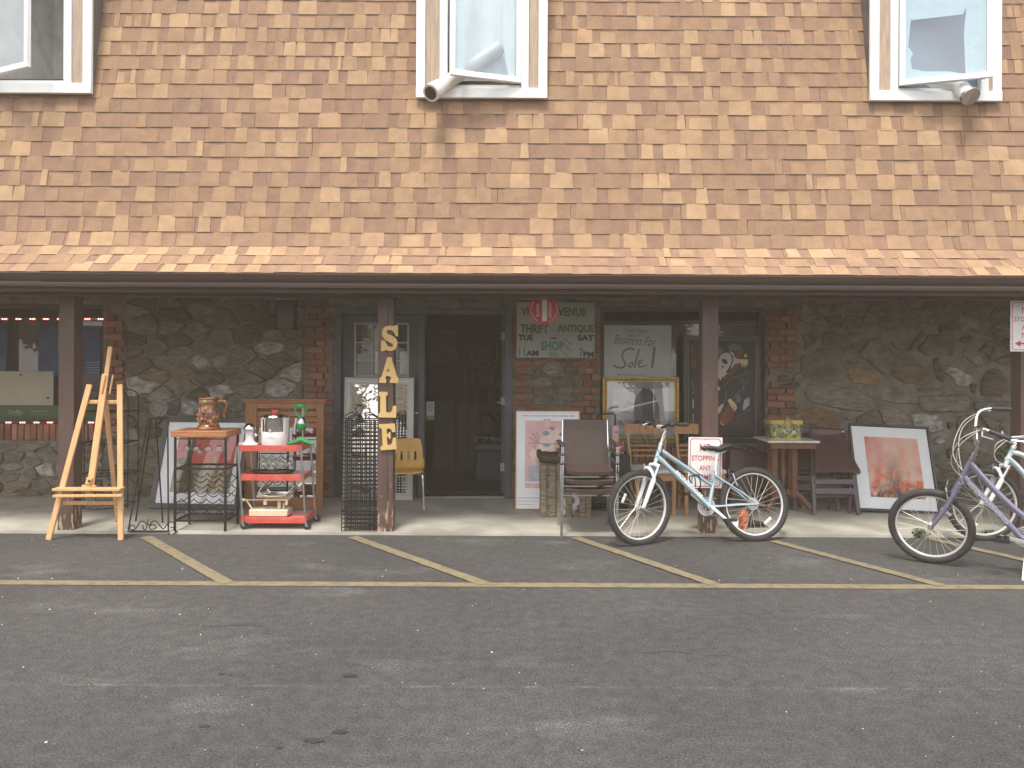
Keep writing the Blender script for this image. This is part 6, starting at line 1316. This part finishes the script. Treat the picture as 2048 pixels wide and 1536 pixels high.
# ============================================================ BICYCLES
m_blue = mat('pale_blue_paint', (.40, .51, .56), .28, metal=.35, var=.05, coat=.5); m_purple = mat('purple_paint', (.24, .22, .32), .3, metal=.4, var=.06, coat=.5); m_ltblue = mat('white_blue_paint', (.58, .68, .72), .3, var=.05, coat=.5)
m_fork = mat('white_fork', (.74, .77, .77), .3, var=.08, scale=20); m_spoke = mat('spoke_steel', (.72, .70, .62), .3, metal=.5, var=.03); m_refl = mat('clear_reflector', (.62, .66, .62), .25, var=.2, scale=60)
m_decal = mat('decal_white', (.78, .80, .80), .4); m_cable = mat('white_cable', (.62, .60, .52), .4)
def wheel_mb(R, tw, knobs=True):
    n = 64; T = MB(); T.lathe([(R-tw*1.05+tw*.95*(1-cos(a)) if 0 else R-tw+tw*cos(a), tw*.95*sin(a)) for a in [2*pi*i/12 for i in range(13)]], axis='y', n=n)
    for i in range(72 if knobs else 0):
        a = 2*pi*(i+.5*(0))/72; 
        for sy in (-1, 1):
            aa = a+(.02 if sy > 0 else 0); c = Vector((cos(aa)*(R-tw*.06), sy*tw*.42, sin(aa)*(R-tw*.06))); d = Vector((cos(aa), 0, sin(aa))); T.bar(c-d*.002, c+d*.004, .012, .012, up=(0, 1, 0))
            c = Vector((cos(aa+.03)*(R-tw*.42), sy*tw*.86, sin(aa+.03)*(R-tw*.42))); d = Vector((cos(aa+.03)*.5, sy*.8, sin(aa+.03)*.5)).normalized(); T.bar(c-d*.003, c+d*.003, .009, .012, up=(-sin(aa), 0, cos(aa)))
    Rm = MB(); r1 = R-tw*1.75; Rm.lathe([(r1+.008, -.013), (r1+.008, .013), (r1-.012, .011), (r1-.017, .004), (r1-.017, -.004), (r1-.012, -.011), (r1+.008, -.013)], axis='y', n=n)
    S = MB(); k = 28
    for i in range(k):
        a = 2*pi*i/k; s_ = 1 if i % 2 else -1; off = R_(62)*(1 if (i//2) % 2 else -1); S.tube([(.02*cos(a+off), s_*.028, .02*sin(a+off)), ((r1-.014)*cos(a), 0, (r1-.014)*sin(a))], .0014, 5)
    Hb = MB(); Hb.lathe([(.006, -.045), (.008, -.034), (.022, -.031), (.022, -.027), (.013, -.022), (.012, .022), (.022, .027), (.022, .031), (.008, .034), (.006, .045)], axis='y', n=18)
    return T, Rm, S, Hb, r1
def add_wheel(t, R, tw, M_, refl, cass=False, rimm=None):
    T, Rm, S, Hb, r1 = wheel_mb(R, tw, R > .31)
    for g in (T, Rm, S, Hb): g.v = [M_ @ v for v in g.v]
    rim = part(Rm, 'wheel', t, rimm or m_alu); part(T, 'tyre', rim, m_rubber); part(S, 'spokes', rim, m_spoke); part(Hb, 'hub', rim, m_chrome)
    g = MB(); g.X = M_ @ Matrix.Rotation(R_(refl), 4, 'Y'); g.lathe([(0, -.004), (.037, -.003), (.040, 0), (.037, .003), (0, .004)], c=(r1-.075, -.012, 0), axis='y', n=16) if 0 else g.tube([(r1-.085, -.01, -.04), (r1-.085, -.01, .04)], [.014, .014], 10, flat=.3); part(g, 'reflector', rim, m_refl)
    if cass:
        g = MB(); g.X = M_
        for i, rr in enumerate((.055, .049, .043, .037, .031, .026)): g.lathe([(.012, .020+i*.004), (rr, .020+i*.004), (rr, .0215+i*.004), (.012, .0215+i*.004)], axis='y', n=24)
        part(g, 'cassette', rim, m_steel)
def bicycle(label, loc, yaw, lean, steer, R, tw, wb, geo, pf, bars, extra, cat='bicycle', pivot='rear'):
    t = thing('bicycle', label, cat, loc, (-R_(lean), 0, R_(yaw)))
    G = lambda k, y=0: Vector((geo[k][0], y, geo[k][1]+R))
    rear = Vector((0, 0, R)); front = Vector((-wb, 0, R))
    add_wheel(t, R, tw, Matrix.Translation(rear), extra.get('refl', (40, 30))[0], True)
    ha, hb = G('ht'), G('hb'); ax = (ha-hb).normalized(); SM = Matrix.Translation(hb) @ Matrix.Rotation(R_(steer), 4, ax) @ Matrix.Translation(-hb)
    add_wheel(t, R, tw, SM @ Matrix.Translation(front), extra.get('refl', (40, 30))[1])
    g = MB(); bb = G('bb'); st = G('st')
    g.tube([hb-ax*.004, ha+ax*.004], .0195, 14); g.cyl(bb+Vector((0, -.036, 0)), bb+Vector((0, .036, 0)), .021, n=16)
    for a_, b_, r_ in extra['tubes']: g.tube([G(k) if isinstance(k, str) else Vector((k[0], 0, k[1]+R)) for k in a_], b_, 14) if not r_ else g.tube(smoothline([Vector((k[0], 0, k[1]+R)) for k in a_], 6), b_, 14)
    for sy in (-1, 1): g.tube([bb+Vector((.02, sy*.025, 0)), rear+Vector((-.13, sy*.052, .0)), rear+Vector((0, sy*.058, 0))], .0095, 10); g.tube([G('ss')+Vector((0, sy*.018, 0)), rear+Vector((-.12, sy*.042, .10)), rear+Vector((0, sy*.058, .004))], .0085, 10)
    fr = part(g, 'frame', t, pf)
    if extra.get('logo'):
        s_, p0, p1, h_ = extra['logo']; a_ = Vector((p0[0], 0, p0[1]+R)); b_ = Vector((p1[0], 0, p1[1]+R)); mid = (a_+b_)/2; ang = math.degrees(math.atan2(b_.z-a_.z, b_.x-a_.x)); g = MB()
        if s_: g.text(s_, mid.x, mid.z, h_, -.0232, width=(b_-a_).length, rot=ang, bold=.03); 
        else:
            for i in range(6):
                c = a_.lerp(b_, (i+.5)/6); P1 = []; P2 = []
                for j in range(16):
                    q = 2*pi*j/16; u, v = .030*cos(q), .009*sin(q); P1.append((u, v)); P2.append((u*.84, v*.62))
                ca, sa = cos(R_(ang)), sin(R_(ang)); rt = lambda P: [(c.x+u*ca-v*sa, c.z+u*sa+v*ca) for u, v in P]
                g.prism([rt(P1), list(reversed(rt(P2)))], -.0236, -.0226)
        part(g, 'lettering', fr, m_decal, smooth=False)
    # fork
    fk = extra['fork']; g = MB(); g.X = SM; cr_ = hb-ax*.035; dirv = (front-cr_)
    g.tube([cr_+Vector((0, -.06, 0)), cr_+Vector((0, 0, .012)), cr_+Vector((0, .06, 0))], .018, 10); g.cyl(hb, cr_, .016)
    fm = []
    if fk == 'susp':
        for sy in (-1, 1):
            a_ = cr_+Vector((0, sy*.058, 0)); b_ = front+Vector((0, sy*.052, 0)); g.tube([a_+ax*.02, a_.lerp(b_, .35)], .0135, 12, mi=1); g.tube([a_.lerp(b_, .30), a_.lerp(b_, .5), a_.lerp(b_, .93), b_], [.0205, .021, .016, .012], 12)
        a_ = cr_.lerp(front, .30); g.tube(smoothline([a_+Vector((0, -.058, 0)), a_+Vector((-.02, -.04, .07)), a_+Vector((-.025, 0, .09)), a_+Vector((-.02, .04, .07)), a_+Vector((0, .058, 0))], 4), .015, 10)
        part(g, 'fork', t, [m_fork, m_chrome])
    else:
        for sy in (-1, 1):
            a_ = cr_+Vector((0, sy*.055, 0)); b_ = front+Vector((0, sy*.052, 0)); g.tube(smoothline([a_, a_.lerp(b_, .4)+Vector((.012, 0, 0)), a_.lerp(b_, .75)+Vector((.010, 0, 0)), b_], 4), [.020, .020, .0195, .019, .018, .0175, .017, .016, .015, .014, .013, .012, .012], 10)
        part(g, 'fork', t, fk)
    g = MB(); g.X = SM
    for sy in (-1, 1): g.cyl(front+Vector((0, sy*.048, 0)), front+Vector((0, sy*.064, 0)), .012, n=12)
    g.bar(front+Vector((.0, -.062, 0)), front+Vector((.045, -.062, -.03)), .012, .006, up=(0, 1, 0)); part(g, 'axle', t, m_chrome)
    # stem, bar, grips, levers
    for mb_, nm, mt in bars(SM, ha, ax, G): part(mb_, nm, t, mt)
    # seat post and saddle
    if 'sd' in geo:
        g = MB(); g.tube([st, G('sd')-Vector((0, 0, .045))], .0135, 12); g.tube([st-Vector((-.002, 0, .01)), st+(G('sd')-st).normalized()*.012], .021, 14); part(g, 'seat_post', t, m_alu)
        g = MB(); s0_ = G('sd'); pr_ = [(-.145, .012, .018), (-.125, .022, .026), (-.05, .030, .030), (.02, .052, .036), (.07, .085, .042), (.105, .09, .044), (.125, .07, .036), (.132, .03, .022)]; vs = []
        for x, hw_, hh_ in pr_:
            for j in range(12): q = 2*pi*j/12; vs.append(s0_+Vector((x, hw_*cos(q), (hh_*.55*sin(q) if sin(q) > 0 else hh_*1.0*sin(q))+.012*(x > .05)-(.012 if -.03 < x < .03 else 0))))
        g.add(vs, [(i*12+j, i*12+(j+1) % 12, (i+1)*12+(j+1) % 12, (i+1)*12+j) for i in range(len(pr_)-1) for j in range(12)]+[tuple(range(12)), tuple(reversed(range(12*(len(pr_)-1), 12*len(pr_))))]); part(g, 'saddle', t, m_blackp)
        g = MB()
        for sy in (-.02, .02): g.tube([s0_+Vector((-.11, sy, -.02)), s0_+Vector((-.04, sy, -.045)), s0_+Vector((.05, sy, -.045)), s0_+Vector((.10, sy, -.015))], .0035, 6)
        part(g, 'saddle_rail', t, m_steel)
    # cranks
    ca = extra.get('crank', 40); g = MB()
    cy = .052
    for k_, rr in enumerate((.083, .066, .05)): 
        for i in range(36): q = 2*pi*i/36; g.bar(bb+Vector((rr*.90*cos(q), cy-.008*k_, rr*.90*sin(q))), bb+Vector((rr*cos(q), cy-.008*k_, rr*sin(q))), .011, .003, up=(0, 1, 0))
        g.tube(arc(bb+Vector((0, cy-.008*k_, 0)), rr*.88, 0, 360, 30)[:-1], .005, 6, closed=True)
    for i in range(5): q = R_(ca+i*72); g.bar(bb+Vector((0, cy, 0)), bb+Vector((.075*cos(q), cy, .075*sin(q))), .014, .005, up=(0, 1, 0))
    part(g, 'chainring', t, m_alu)
    for sg, sy in ((1, -1), (-1, 1)):
        q = R_(ca); d = Vector((cos(q)*sg, 0, sin(q)*sg)); e_ = bb+d*.165+Vector((0, sy*.075, 0)); g = MB(); g.bar(bb+Vector((0, sy*.06, 0)), e_, .026, .012, up=(0, 1, 0), wd2=.02); g.cyl(bb+Vector((0, sy*.066, 0)), bb+Vector((0, sy*.04, 0)), .014, n=12); g.cyl(e_+Vector((0, -.007, 0)), e_+Vector((0, .007, 0)), .012, n=12); cr2 = part(g, 'crank', t, m_alu)
        g = MB(); c = e_+Vector((0, sy*.055, 0)); g.box(c.x-.045, c.x+.045, c.y-.045, c.y-.037, c.z-.012, c.z+.012); g.box(c.x-.045, c.x+.045, c.y+.037, c.y+.045, c.z-.012, c.z+.012); g.box(c.x-.048, c.x-.035, c.y-.04, c.y+.04, c.z-.012, c.z+.012); g.box(c.x+.035, c.x+.048, c.y-.04, c.y+.04, c.z-.012, c.z+.012); g.cyl(c+Vector((0, -.05, 0)), c+Vector((0, .05, 0)), .012, n=10); part(g, 'pedal', t, m_blackp)
    # chain and derailleur (far side)
    g = MB(); g.tube([bb+Vector((-.02, .045, .075)), rear+Vector((0, .034, .032))], .004, 6); g.tube([bb+Vector((0, .045, -.075)), rear+Vector((-.03, .034, -.10)), rear+Vector((.012, .034, -.055))], .004, 6); part(g, 'chain', t, m_steel)
    g = MB(); c = rear+Vector((.0, .04, -.06)); g.bar(c, c+Vector((-.02, 0, -.055)), .025, .014, up=(0, 1, 0)); g.lathe([(0, -.004), (.02, -.004), (.02, .004), (0, .004)], c=tuple(c+Vector((-.022, 0, -.06))), axis='y', n=14); g.lathe([(0, -.004), (.018, -.004), (.018, .004), (0, .004)], c=tuple(c), axis='y', n=14); part(g, 'derailleur', t, m_blackp)
    # brakes
    for Mx, c0 in ((SM, cr_.lerp(front, .24)+Vector((-.028, 0, 0))), (Matrix.Identity(4), G('br'))):
        g = MB(); g.X = Mx
        for sy in (-1, 1): g.tube([c0+Vector((.01, sy*.06, -.045)), c0+Vector((-.005, sy*.05, .02)), c0+Vector((-.01, sy*.035, .06))], .006, 8); g.box(c0.x-.03, c0.x+.03, c0.y+sy*.028-.005, c0.y+sy*.028+.005, c0.z-.008, c0.z+.006, 1)
        g.tube(smoothline([c0+Vector((-.01, -.035, .06)), c0+Vector((-.01, .0, .068)), c0+Vector((-.01, .04, .06)), c0+Vector((0, .06, .10))], 4), .003, 6); part(g, 'brake', t, [m_steel, m_blackp])
    for P, r_, mt, nm, st_ in extra.get('more', []):
        g = MB(); g.X = SM if st_ else Matrix.Identity(4); g.tube(smoothline([Vector(p_)+Vector((0, 0, R)) for p_ in P], 8), r_, 8); part(g, nm, t, mt)
    return t
# ---- blue bicycle leaning on the post
def bars_blue(SM, ha, ax, G):
    out = []; g = MB(); g.X = SM; q = ha+ax*.135; c = q+Vector((-.055, 0, .035))
    g.tube([ha+ax*.005, ha+ax*.02], .022, 14); g.tube([ha, q, q+Vector((-.012, 0, .012)), c], [.0135, .0135, .016, .014], 12); g.cyl(c+Vector((0, -.025, 0)), c+Vector((0, .025, 0)), .02, n=14); out.append((g, 'stem', m_alu))
    g = MB(); g.X = SM; L_ = lambda sy: [c, c+Vector((0, sy*.05, .0)), c+Vector((.004, sy*.10, .022)), c+Vector((.012, sy*.15, .032)), c+Vector((.05, sy*.30, .034))]
    for sy in (-1, 1): g.tube(smoothline(L_(sy), 4), .0125, 10)
    out.append((g, 'handlebar', m_blackp))
    for sy in (-1, 1):
        g = MB(); g.X = SM; g.tube([c+Vector((.028, sy*.205, .034)), c+Vector((.052, sy*.31, .034)), c+Vector((.053, sy*.314, .034))], [.018, .0175, .015], 14); out.append((g, 'grip', m_blackp))
        g = MB(); g.X = SM; p_ = c+Vector((.015, sy*.165, .03)); g.sphere(p_+Vector((-.01, 0, -.005)), .022, 10, 8); g.tube([p_+Vector((-.02, 0, 0)), p_+Vector((-.06, sy*.02, -.02)), p_+Vector((-.045, sy*.11, -.025))], [.008, .007, .006], 8, mi=1); out.append((g, 'brake_lever', [m_blackp, m_chrome]))
    g = MB(); g.X = SM
    for sy, dz in ((-1, 0), (1, .02), (1, .04), (-1, .05)): g.tube(smoothline([c+Vector((.0, sy*.16, .02)), c+Vector((-.07, sy*.14, -.03-dz)), c+Vector((-.07+dz, sy*.06, -.16-dz)), c+Vector((.0, sy*.02, -.25)), c+Vector((.045, 0, -.27))], 6), .0025, 6)
    out.append((g, 'cable', m_blackp)); return out
Rb = .322
rq_ = W(1512, 1009, 6.60)
geo = {k: (v[0]*1.045, v[1]) for k, v in dict(bb=(-.405, -.012), st=(-.335, .275), sd=(-.305, .50), ht=(-.805, .525), hb=(-.855, .385), ss=(-.34, .255), br=(-.18, .21)).items()}
bicycle('pale blue bicycle leaning against the post with the low no stopping sign', (rq_.x, 6.58, 0), 10, 8.5, 17, Rb, .027, 1.06, geo, m_blue, bars_blue,
        dict(tubes=[(['bb', 'st'], .0165, 0), ([(-.836, .48), (-.395, .18)], [.022, .019], 0), ([(-.883, .44), (-.423, -.012)], [.024, .023], 0)], fork='susp', crank=-42+0, refl=(52, 208), logo=('MONGOOSE', (-.715, .3), (-.49, .07), .03),
             more=[([(-.58, -.0, .20), (-.60, -.02, .245), (-.575, -.02, .26), (-.52, -.02, .265), (-.505, -.02, .24), (-.50, -.02, .17), (-.52, 0, .14)], .006, m_blackp, 'bottle_cage', 0), ([(-.57, .0, .19), (-.555, .02, .25), (-.53, .02, .24), (-.54, .0, .16)], .005, m_blackp, 'bottle_cage', 0), ([(-.79, -.024, .50), (-.70, -.024, .42), (-.60, -.022, .35), (-.42, -.02, .21), (-.375, -.02, .22), (-.36, -.018, .30)], .0028, m_blackp, 'cable', 0)]))
# ---- purple bicycle at right
def bars_purple(SM, ha, ax, G):
    out = []; g = MB(); g.X = SM; c = ha+ax*.145+Vector((-.02, 0, .0)); BT = SM @ Matrix.Translation(c) @ Matrix.Rotation(R_(9), 4, 'X') @ Matrix.Translation(-c); g.tube([ha+ax*.003, ha+ax*.03], .023, 14); g.tube([ha+ax*.04, ha+ax*.055], .0225, 14); g.tube([ha, ha+ax*.10, c], [.014, .014, .013], 12); g.cyl(c+Vector((0, -.03, 0)), c+Vector((0, .03, 0)), .018, n=14); out.append((g, 'stem', m_steel))
    for sy in (-1, 1):
        P = smoothline([c, c+Vector((-.005, sy*.05, .02)), c+Vector((-.012, sy*.095, .11)), c+Vector((.005, sy*.15, .18)), c+Vector((.07, sy*.22, .19)), c+Vector((.20, sy*.29, .165))], 5); g = MB(); g.X = BT; g.tube(P, .0115, 10); out.append((g, 'handlebar', m_chrome))
        g = MB(); g.X = BT; g.tube([c+Vector((.085, sy*.229, .187)), c+Vector((.21, sy*.295, .164))], .0165, 14); out.append((g, 'grip', m_blackp))
        g = MB(); g.X = BT; p_ = c+Vector((.05, sy*.205, .185)); g.sphere(p_, .018, 8, 6); g.tube([p_+Vector((-.01, sy*.01, -.005)), p_+Vector((-.01, sy*.05, -.03)), p_+Vector((.06, sy*.085, -.035))], .006, 8); out.append((g, 'brake_lever', m_steel))
    g = MB(); g.X = BT
    for sy, k_ in ((1, 0), (1, 1), (-1, 0), (-1, 1)): g.tube(smoothline([c+Vector((.03, sy*.19, .18)), c+Vector((-.10, sy*.17, .08-.04*k_)), c+Vector((-.16+.04*k_, sy*.10, -.14)), c+Vector((-.07, sy*.05, -.30-.05*k_)), c+Vector((-.0, sy*.03, -.38))], 6), .0032, 6)
    out.append((g, 'cable', m_cable)); return out
geo = dict(bb=(-.45, -.03), st=(-.34, .27), sd=(-.32, .45), ht=(-.805, .56), hb=(-.872, .392), ss=(-.35, .22), br=(-.16, .22))
fx = W(1862, 1048, 5.90); yw = -30; wbp = 1.07; dxx = wbp*cos(R_(yw)); dyy = wbp*sin(R_(yw))
bicycle('purple bicycle standing in front at the right edge of the photo', (fx.x+dxx, 5.90+dyy, 0), yw, -10, -4, .302, .029, wbp, geo, m_purple, bars_purple,
        dict(tubes=[(['bb', 'st'], .0165, 0), ([(-.815, .535), (-.66, .34), (-.49, .165), (-.365, .08)], .022, 1), ([(-.862, .425), (-.70, .24), (-.545, .055), (-.49, -.01), (-.45, -.03)], .022, 1)], fork=m_purple, crank=168, refl=(40, -52), logo=(None, (-.83, .385), (-.57, .085), .02),
             more=[([(-.45, -.04, -.05), (-.47, -.12, -.16), (-.485, -.205, -.264)], .008, m_white, 'kickstand', 0), ([(-.90, -.03, .24), (-.98, -.10, .33), (-1.0, -.13, .36)], .004, m_blackp, 'reflector_stalk', 1)]))
# ---- white-blue bicycle behind it
def bars_light(SM, ha, ax, G):
    out = []; g = MB(); g.X = SM; c = ha+ax*.065+Vector((-.05, 0, .01)); g.tube([ha, ha+ax*.05, c], [.016, .016, .015], 12); g.tube([ha+ax*.003, ha+ax*.03], .024, 14); g.cyl(c+Vector((0, -.03, 0)), c+Vector((0, .03, 0)), .019, n=14); out.append((g, 'stem', m_alu))
    for sy in (-1, 1):
        P = smoothline([c, c+Vector((0, sy*.06, .01)), c+Vector((.01, sy*.14, .05)), c+Vector((.08, sy*.26, .055))], 5); g = MB(); g.X = SM; g.tube(P, .0125, 10); out.append((g, 'handlebar', m_alu)); g = MB(); g.X = SM; g.tube([c+Vector((.045, sy*.20, .054)), c+Vector((.10, sy*.29, .055))], .017, 12); out.append((g, 'grip', m_blackp))
    g = MB(); g.X = SM; p_ = c+Vector((.02, -.15, .05)); g.tube(smoothline([p_, p_+Vector((-.08, -.01, .0)), p_+Vector((-.14, -.04, -.02)), p_+Vector((-.04, -.10, -.03))], 5), .008, 8); out.append((g, 'brake_lever', m_alu))
    g = MB(); g.X = SM; m0 = c+Vector((.0, .14, .05)); g.tube([m0, m0+Vector((-.01, 0, .07)), m0+Vector((-.0, 0, .10))], .006, 8); g.lathe([(0, -.008), (.038, -.006), (.042, 0), (.038, .006), (0, .008)], c=tuple(m0+Vector((0, 0, .135))), axis='y', n=20); out.append((g, 'mirror', m_blackp))
    g = MB(); g.X = SM
    for k_ in (0, 1): g.tube(smoothline([c+Vector((-.05, -.1, .04)), c+Vector((-.16, -.08, -.03-.05*k_)), c+Vector((-.12, -.03, -.18)), c+Vector((.02, 0, -.22))], 6), .003, 6)
    out.append((g, 'cable', m_cable)); return out
geo = dict(bb=(-.42, -.0), st=(-.33, .34), sd=(-.31, .50), ht=(-.80, .50), hb=(-.85, .37), ss=(-.34, .30), br=(-.18, .22))
fx = W(1962, 1008, 6.68); bicycle('white and pale blue bicycle behind the purple one at right edge', (fx.x+1.03, 6.66+.05, 0), 3, -4, -8, .322, .026, 1.03, geo, m_ltblue, bars_light,
        dict(tubes=[(['bb', 'st'], .0165, 0), ([(-.81, .47), (-.70, .44), (-.5, .34), (-.345, .27)], .022, 1), ([(-.845, .42), (-.74, .33), (-.55, .12), (-.42, .0)], .024, 1)], fork='susp', crank=200, refl=(40, 120), more=[([(-.42, -.05, -.02), (-.39, -.10, -.12), (-.36, -.14, -.30)], .007, m_alu, 'kickstand', 0)]))
q = W(1879, 945, 5.98); 

# ============================================================ PLANTS
m_leaf = mat('leaf_green', (.045, .085, .018), .6, c2=(.09, .14, .03), scale=9, rnd=.2); m_leafd = mat('leaf_dark', (.025, .05, .014), .6, c2=(.05, .085, .022), scale=3)
m_bark = mat('bark', (.09, .065, .045), .9, var=.3, bump=.8)
def leaves(g, c, r3, n, s_, rnd_):
    for _ in range(n):
        while True:
            d = Vector((rnd_.uniform(-1, 1), rnd_.uniform(-1, 1), rnd_.uniform(-1, 1)))
            if .25 < d.length < 1: break
        p_ = Vector(c)+Vector((d.x*r3[0], d.y*r3[1], d.z*r3[2])); a = Vector((rnd_.gauss(0, 1), rnd_.gauss(0, 1), rnd_.gauss(0, .6))).normalized(); b = a.cross(Vector((rnd_.gauss(0, 1), rnd_.gauss(0, 1), rnd_.gauss(0, 1)))).normalized(); k_ = s_*rnd_.uniform(.6, 1.3)
        g.add([p_, p_+a*k_*.5+b*k_*.28, p_+a*k_, p_+a*k_*.5-b*k_*.28], [(0, 1, 2, 3)])
def bush(name, label, loc, r3, n, s_, mt, cat='shrub', group=None):
    t = thing(name, label, cat, loc, group=group); g = MB(); rd = random.Random(int(loc[0]*100)); leaves(g, (0, 0, r3[2]), r3, n, s_, rd); part(g, 'foliage', t, mt, smooth=False)
    g = MB()
    for i in range(6): a = i*1.05; g.tube([(0, 0, 0), (r3[0]*.5*cos(a), r3[1]*.5*sin(a), r3[2]*1.1)], [.012*min(1, r3[2]*3), .003], 5)
    part(g, 'stem', t, m_bark); return t
q = W(2075, 1000, 7.6); bush('leafy_shrub', 'green leafy shrub behind the right post at the photo edge', (q.x+.05, 7.75, SZ), (.30, .25, .42), 1500, .06, m_leaf)
q = W(1836, 1076, 6.76); bush('weed', 'small green weed growing at the kerb inside the purple bicycle wheel', (q.x, 6.74, .0), (.075, .03, .045), 120, .03, m_leaf, 'weed')
q = W(1975, 1076, 6.8); bush('weed', 'small green weed at the kerb inside the pale bicycle wheel', (q.x, 6.77, .0), (.09, .03, .035), 120, .028, m_leaf, 'weed')
# trees and wires across the street, seen only in the mirrors and panes
rd = random.Random(5); g = MB(); 
for _ in range(34):
    a = rd.uniform(0, 2*pi); r_ = rd.uniform(.2, 2.2); z = rd.uniform(-1.9, 2.1); s1 = rd.uniform(.6, 1.1); leaves(g, (r_*cos(a)*(1-abs(z)*.25), r_*sin(a)*(1-abs(z)*.25), z), (s1, s1, s1*.8), 150, .30, rd)
t = thing('roadside_tree', 'leafy roadside tree across the street, reflected in the mirrors', 'tree', (-9, -24, 0), group='trees across the street'); cw = part(g, 'crown', t, m_leafd, smooth=False); cw.location = (0, 0, 4.2)
g = MB(); g.tube([(0, 0, 0), (.1, 0, 2), (0, .1, 4.5)], [.28, .2, .1], 8)
for a in range(5): g.tube([(.05, 0, 2.2+a*.2), (1.3*cos(a*1.3), 1.3*sin(a*1.3), 4.2)], [.09, .03], 6)
part(g, 'trunk', t, m_bark)
TR = ((-15, -22, .9), (-4.2, -26, .8), (1.5, -23, .72), (7, -25, .95), (12, -21, .8), (-21, -27, 1.1), (18, -26, 1.05), (-12, -30, 1.25), (4, -31, 1.2), (-1, -27, .8), (9, -29, 1.15), (-6, -29, 1.05), (-18, -24, 1), (15, -23, .9), (-26, -25, 1.1), (24, -26, 1.1))
RX_ = sorted([q_[0] for q_ in TR]+[-9]); ORD = 'first second third fourth fifth sixth seventh eighth ninth tenth eleventh twelfth thirteenth fourteenth fifteenth sixteenth seventeenth eighteenth nineteenth twentieth'.split()
t['label'] = ORD[RX_.index(-9)]+' leafy tree from the left in the row across the street'
for x, y, s_ in TR:
    c = copy_tree(t); c.location = (x, y, 0); c.rotation_euler.z = x; c.scale = (s_, s_, s_); c['label'] = '%s leafy tree from the left in the row across the street' % ORD[RX_.index(x)]
hz = MB(); hz.box(-75, 75, -75, 75, -1, 9.5); m = bpy.data.materials.new('veil'); m.use_nodes = True; nt = m.node_tree; nt.nodes.clear(); o_ = nt.nodes.new('ShaderNodeOutputMaterial'); v_ = nt.nodes.new('ShaderNodeVolumePrincipled')
v_.inputs['Density'].default_value = VEIL; v_.inputs['Color'].default_value = (1, .82, .62, 1); nt.links.new(v_.outputs[0], o_.inputs['Volume'])
tag(part(hz, 'veil', None, m, smooth=False), 'added thin haze in the air of the lot', None, kind='stuff')  # scattering box added to lift the darks like veiling glare on the lens
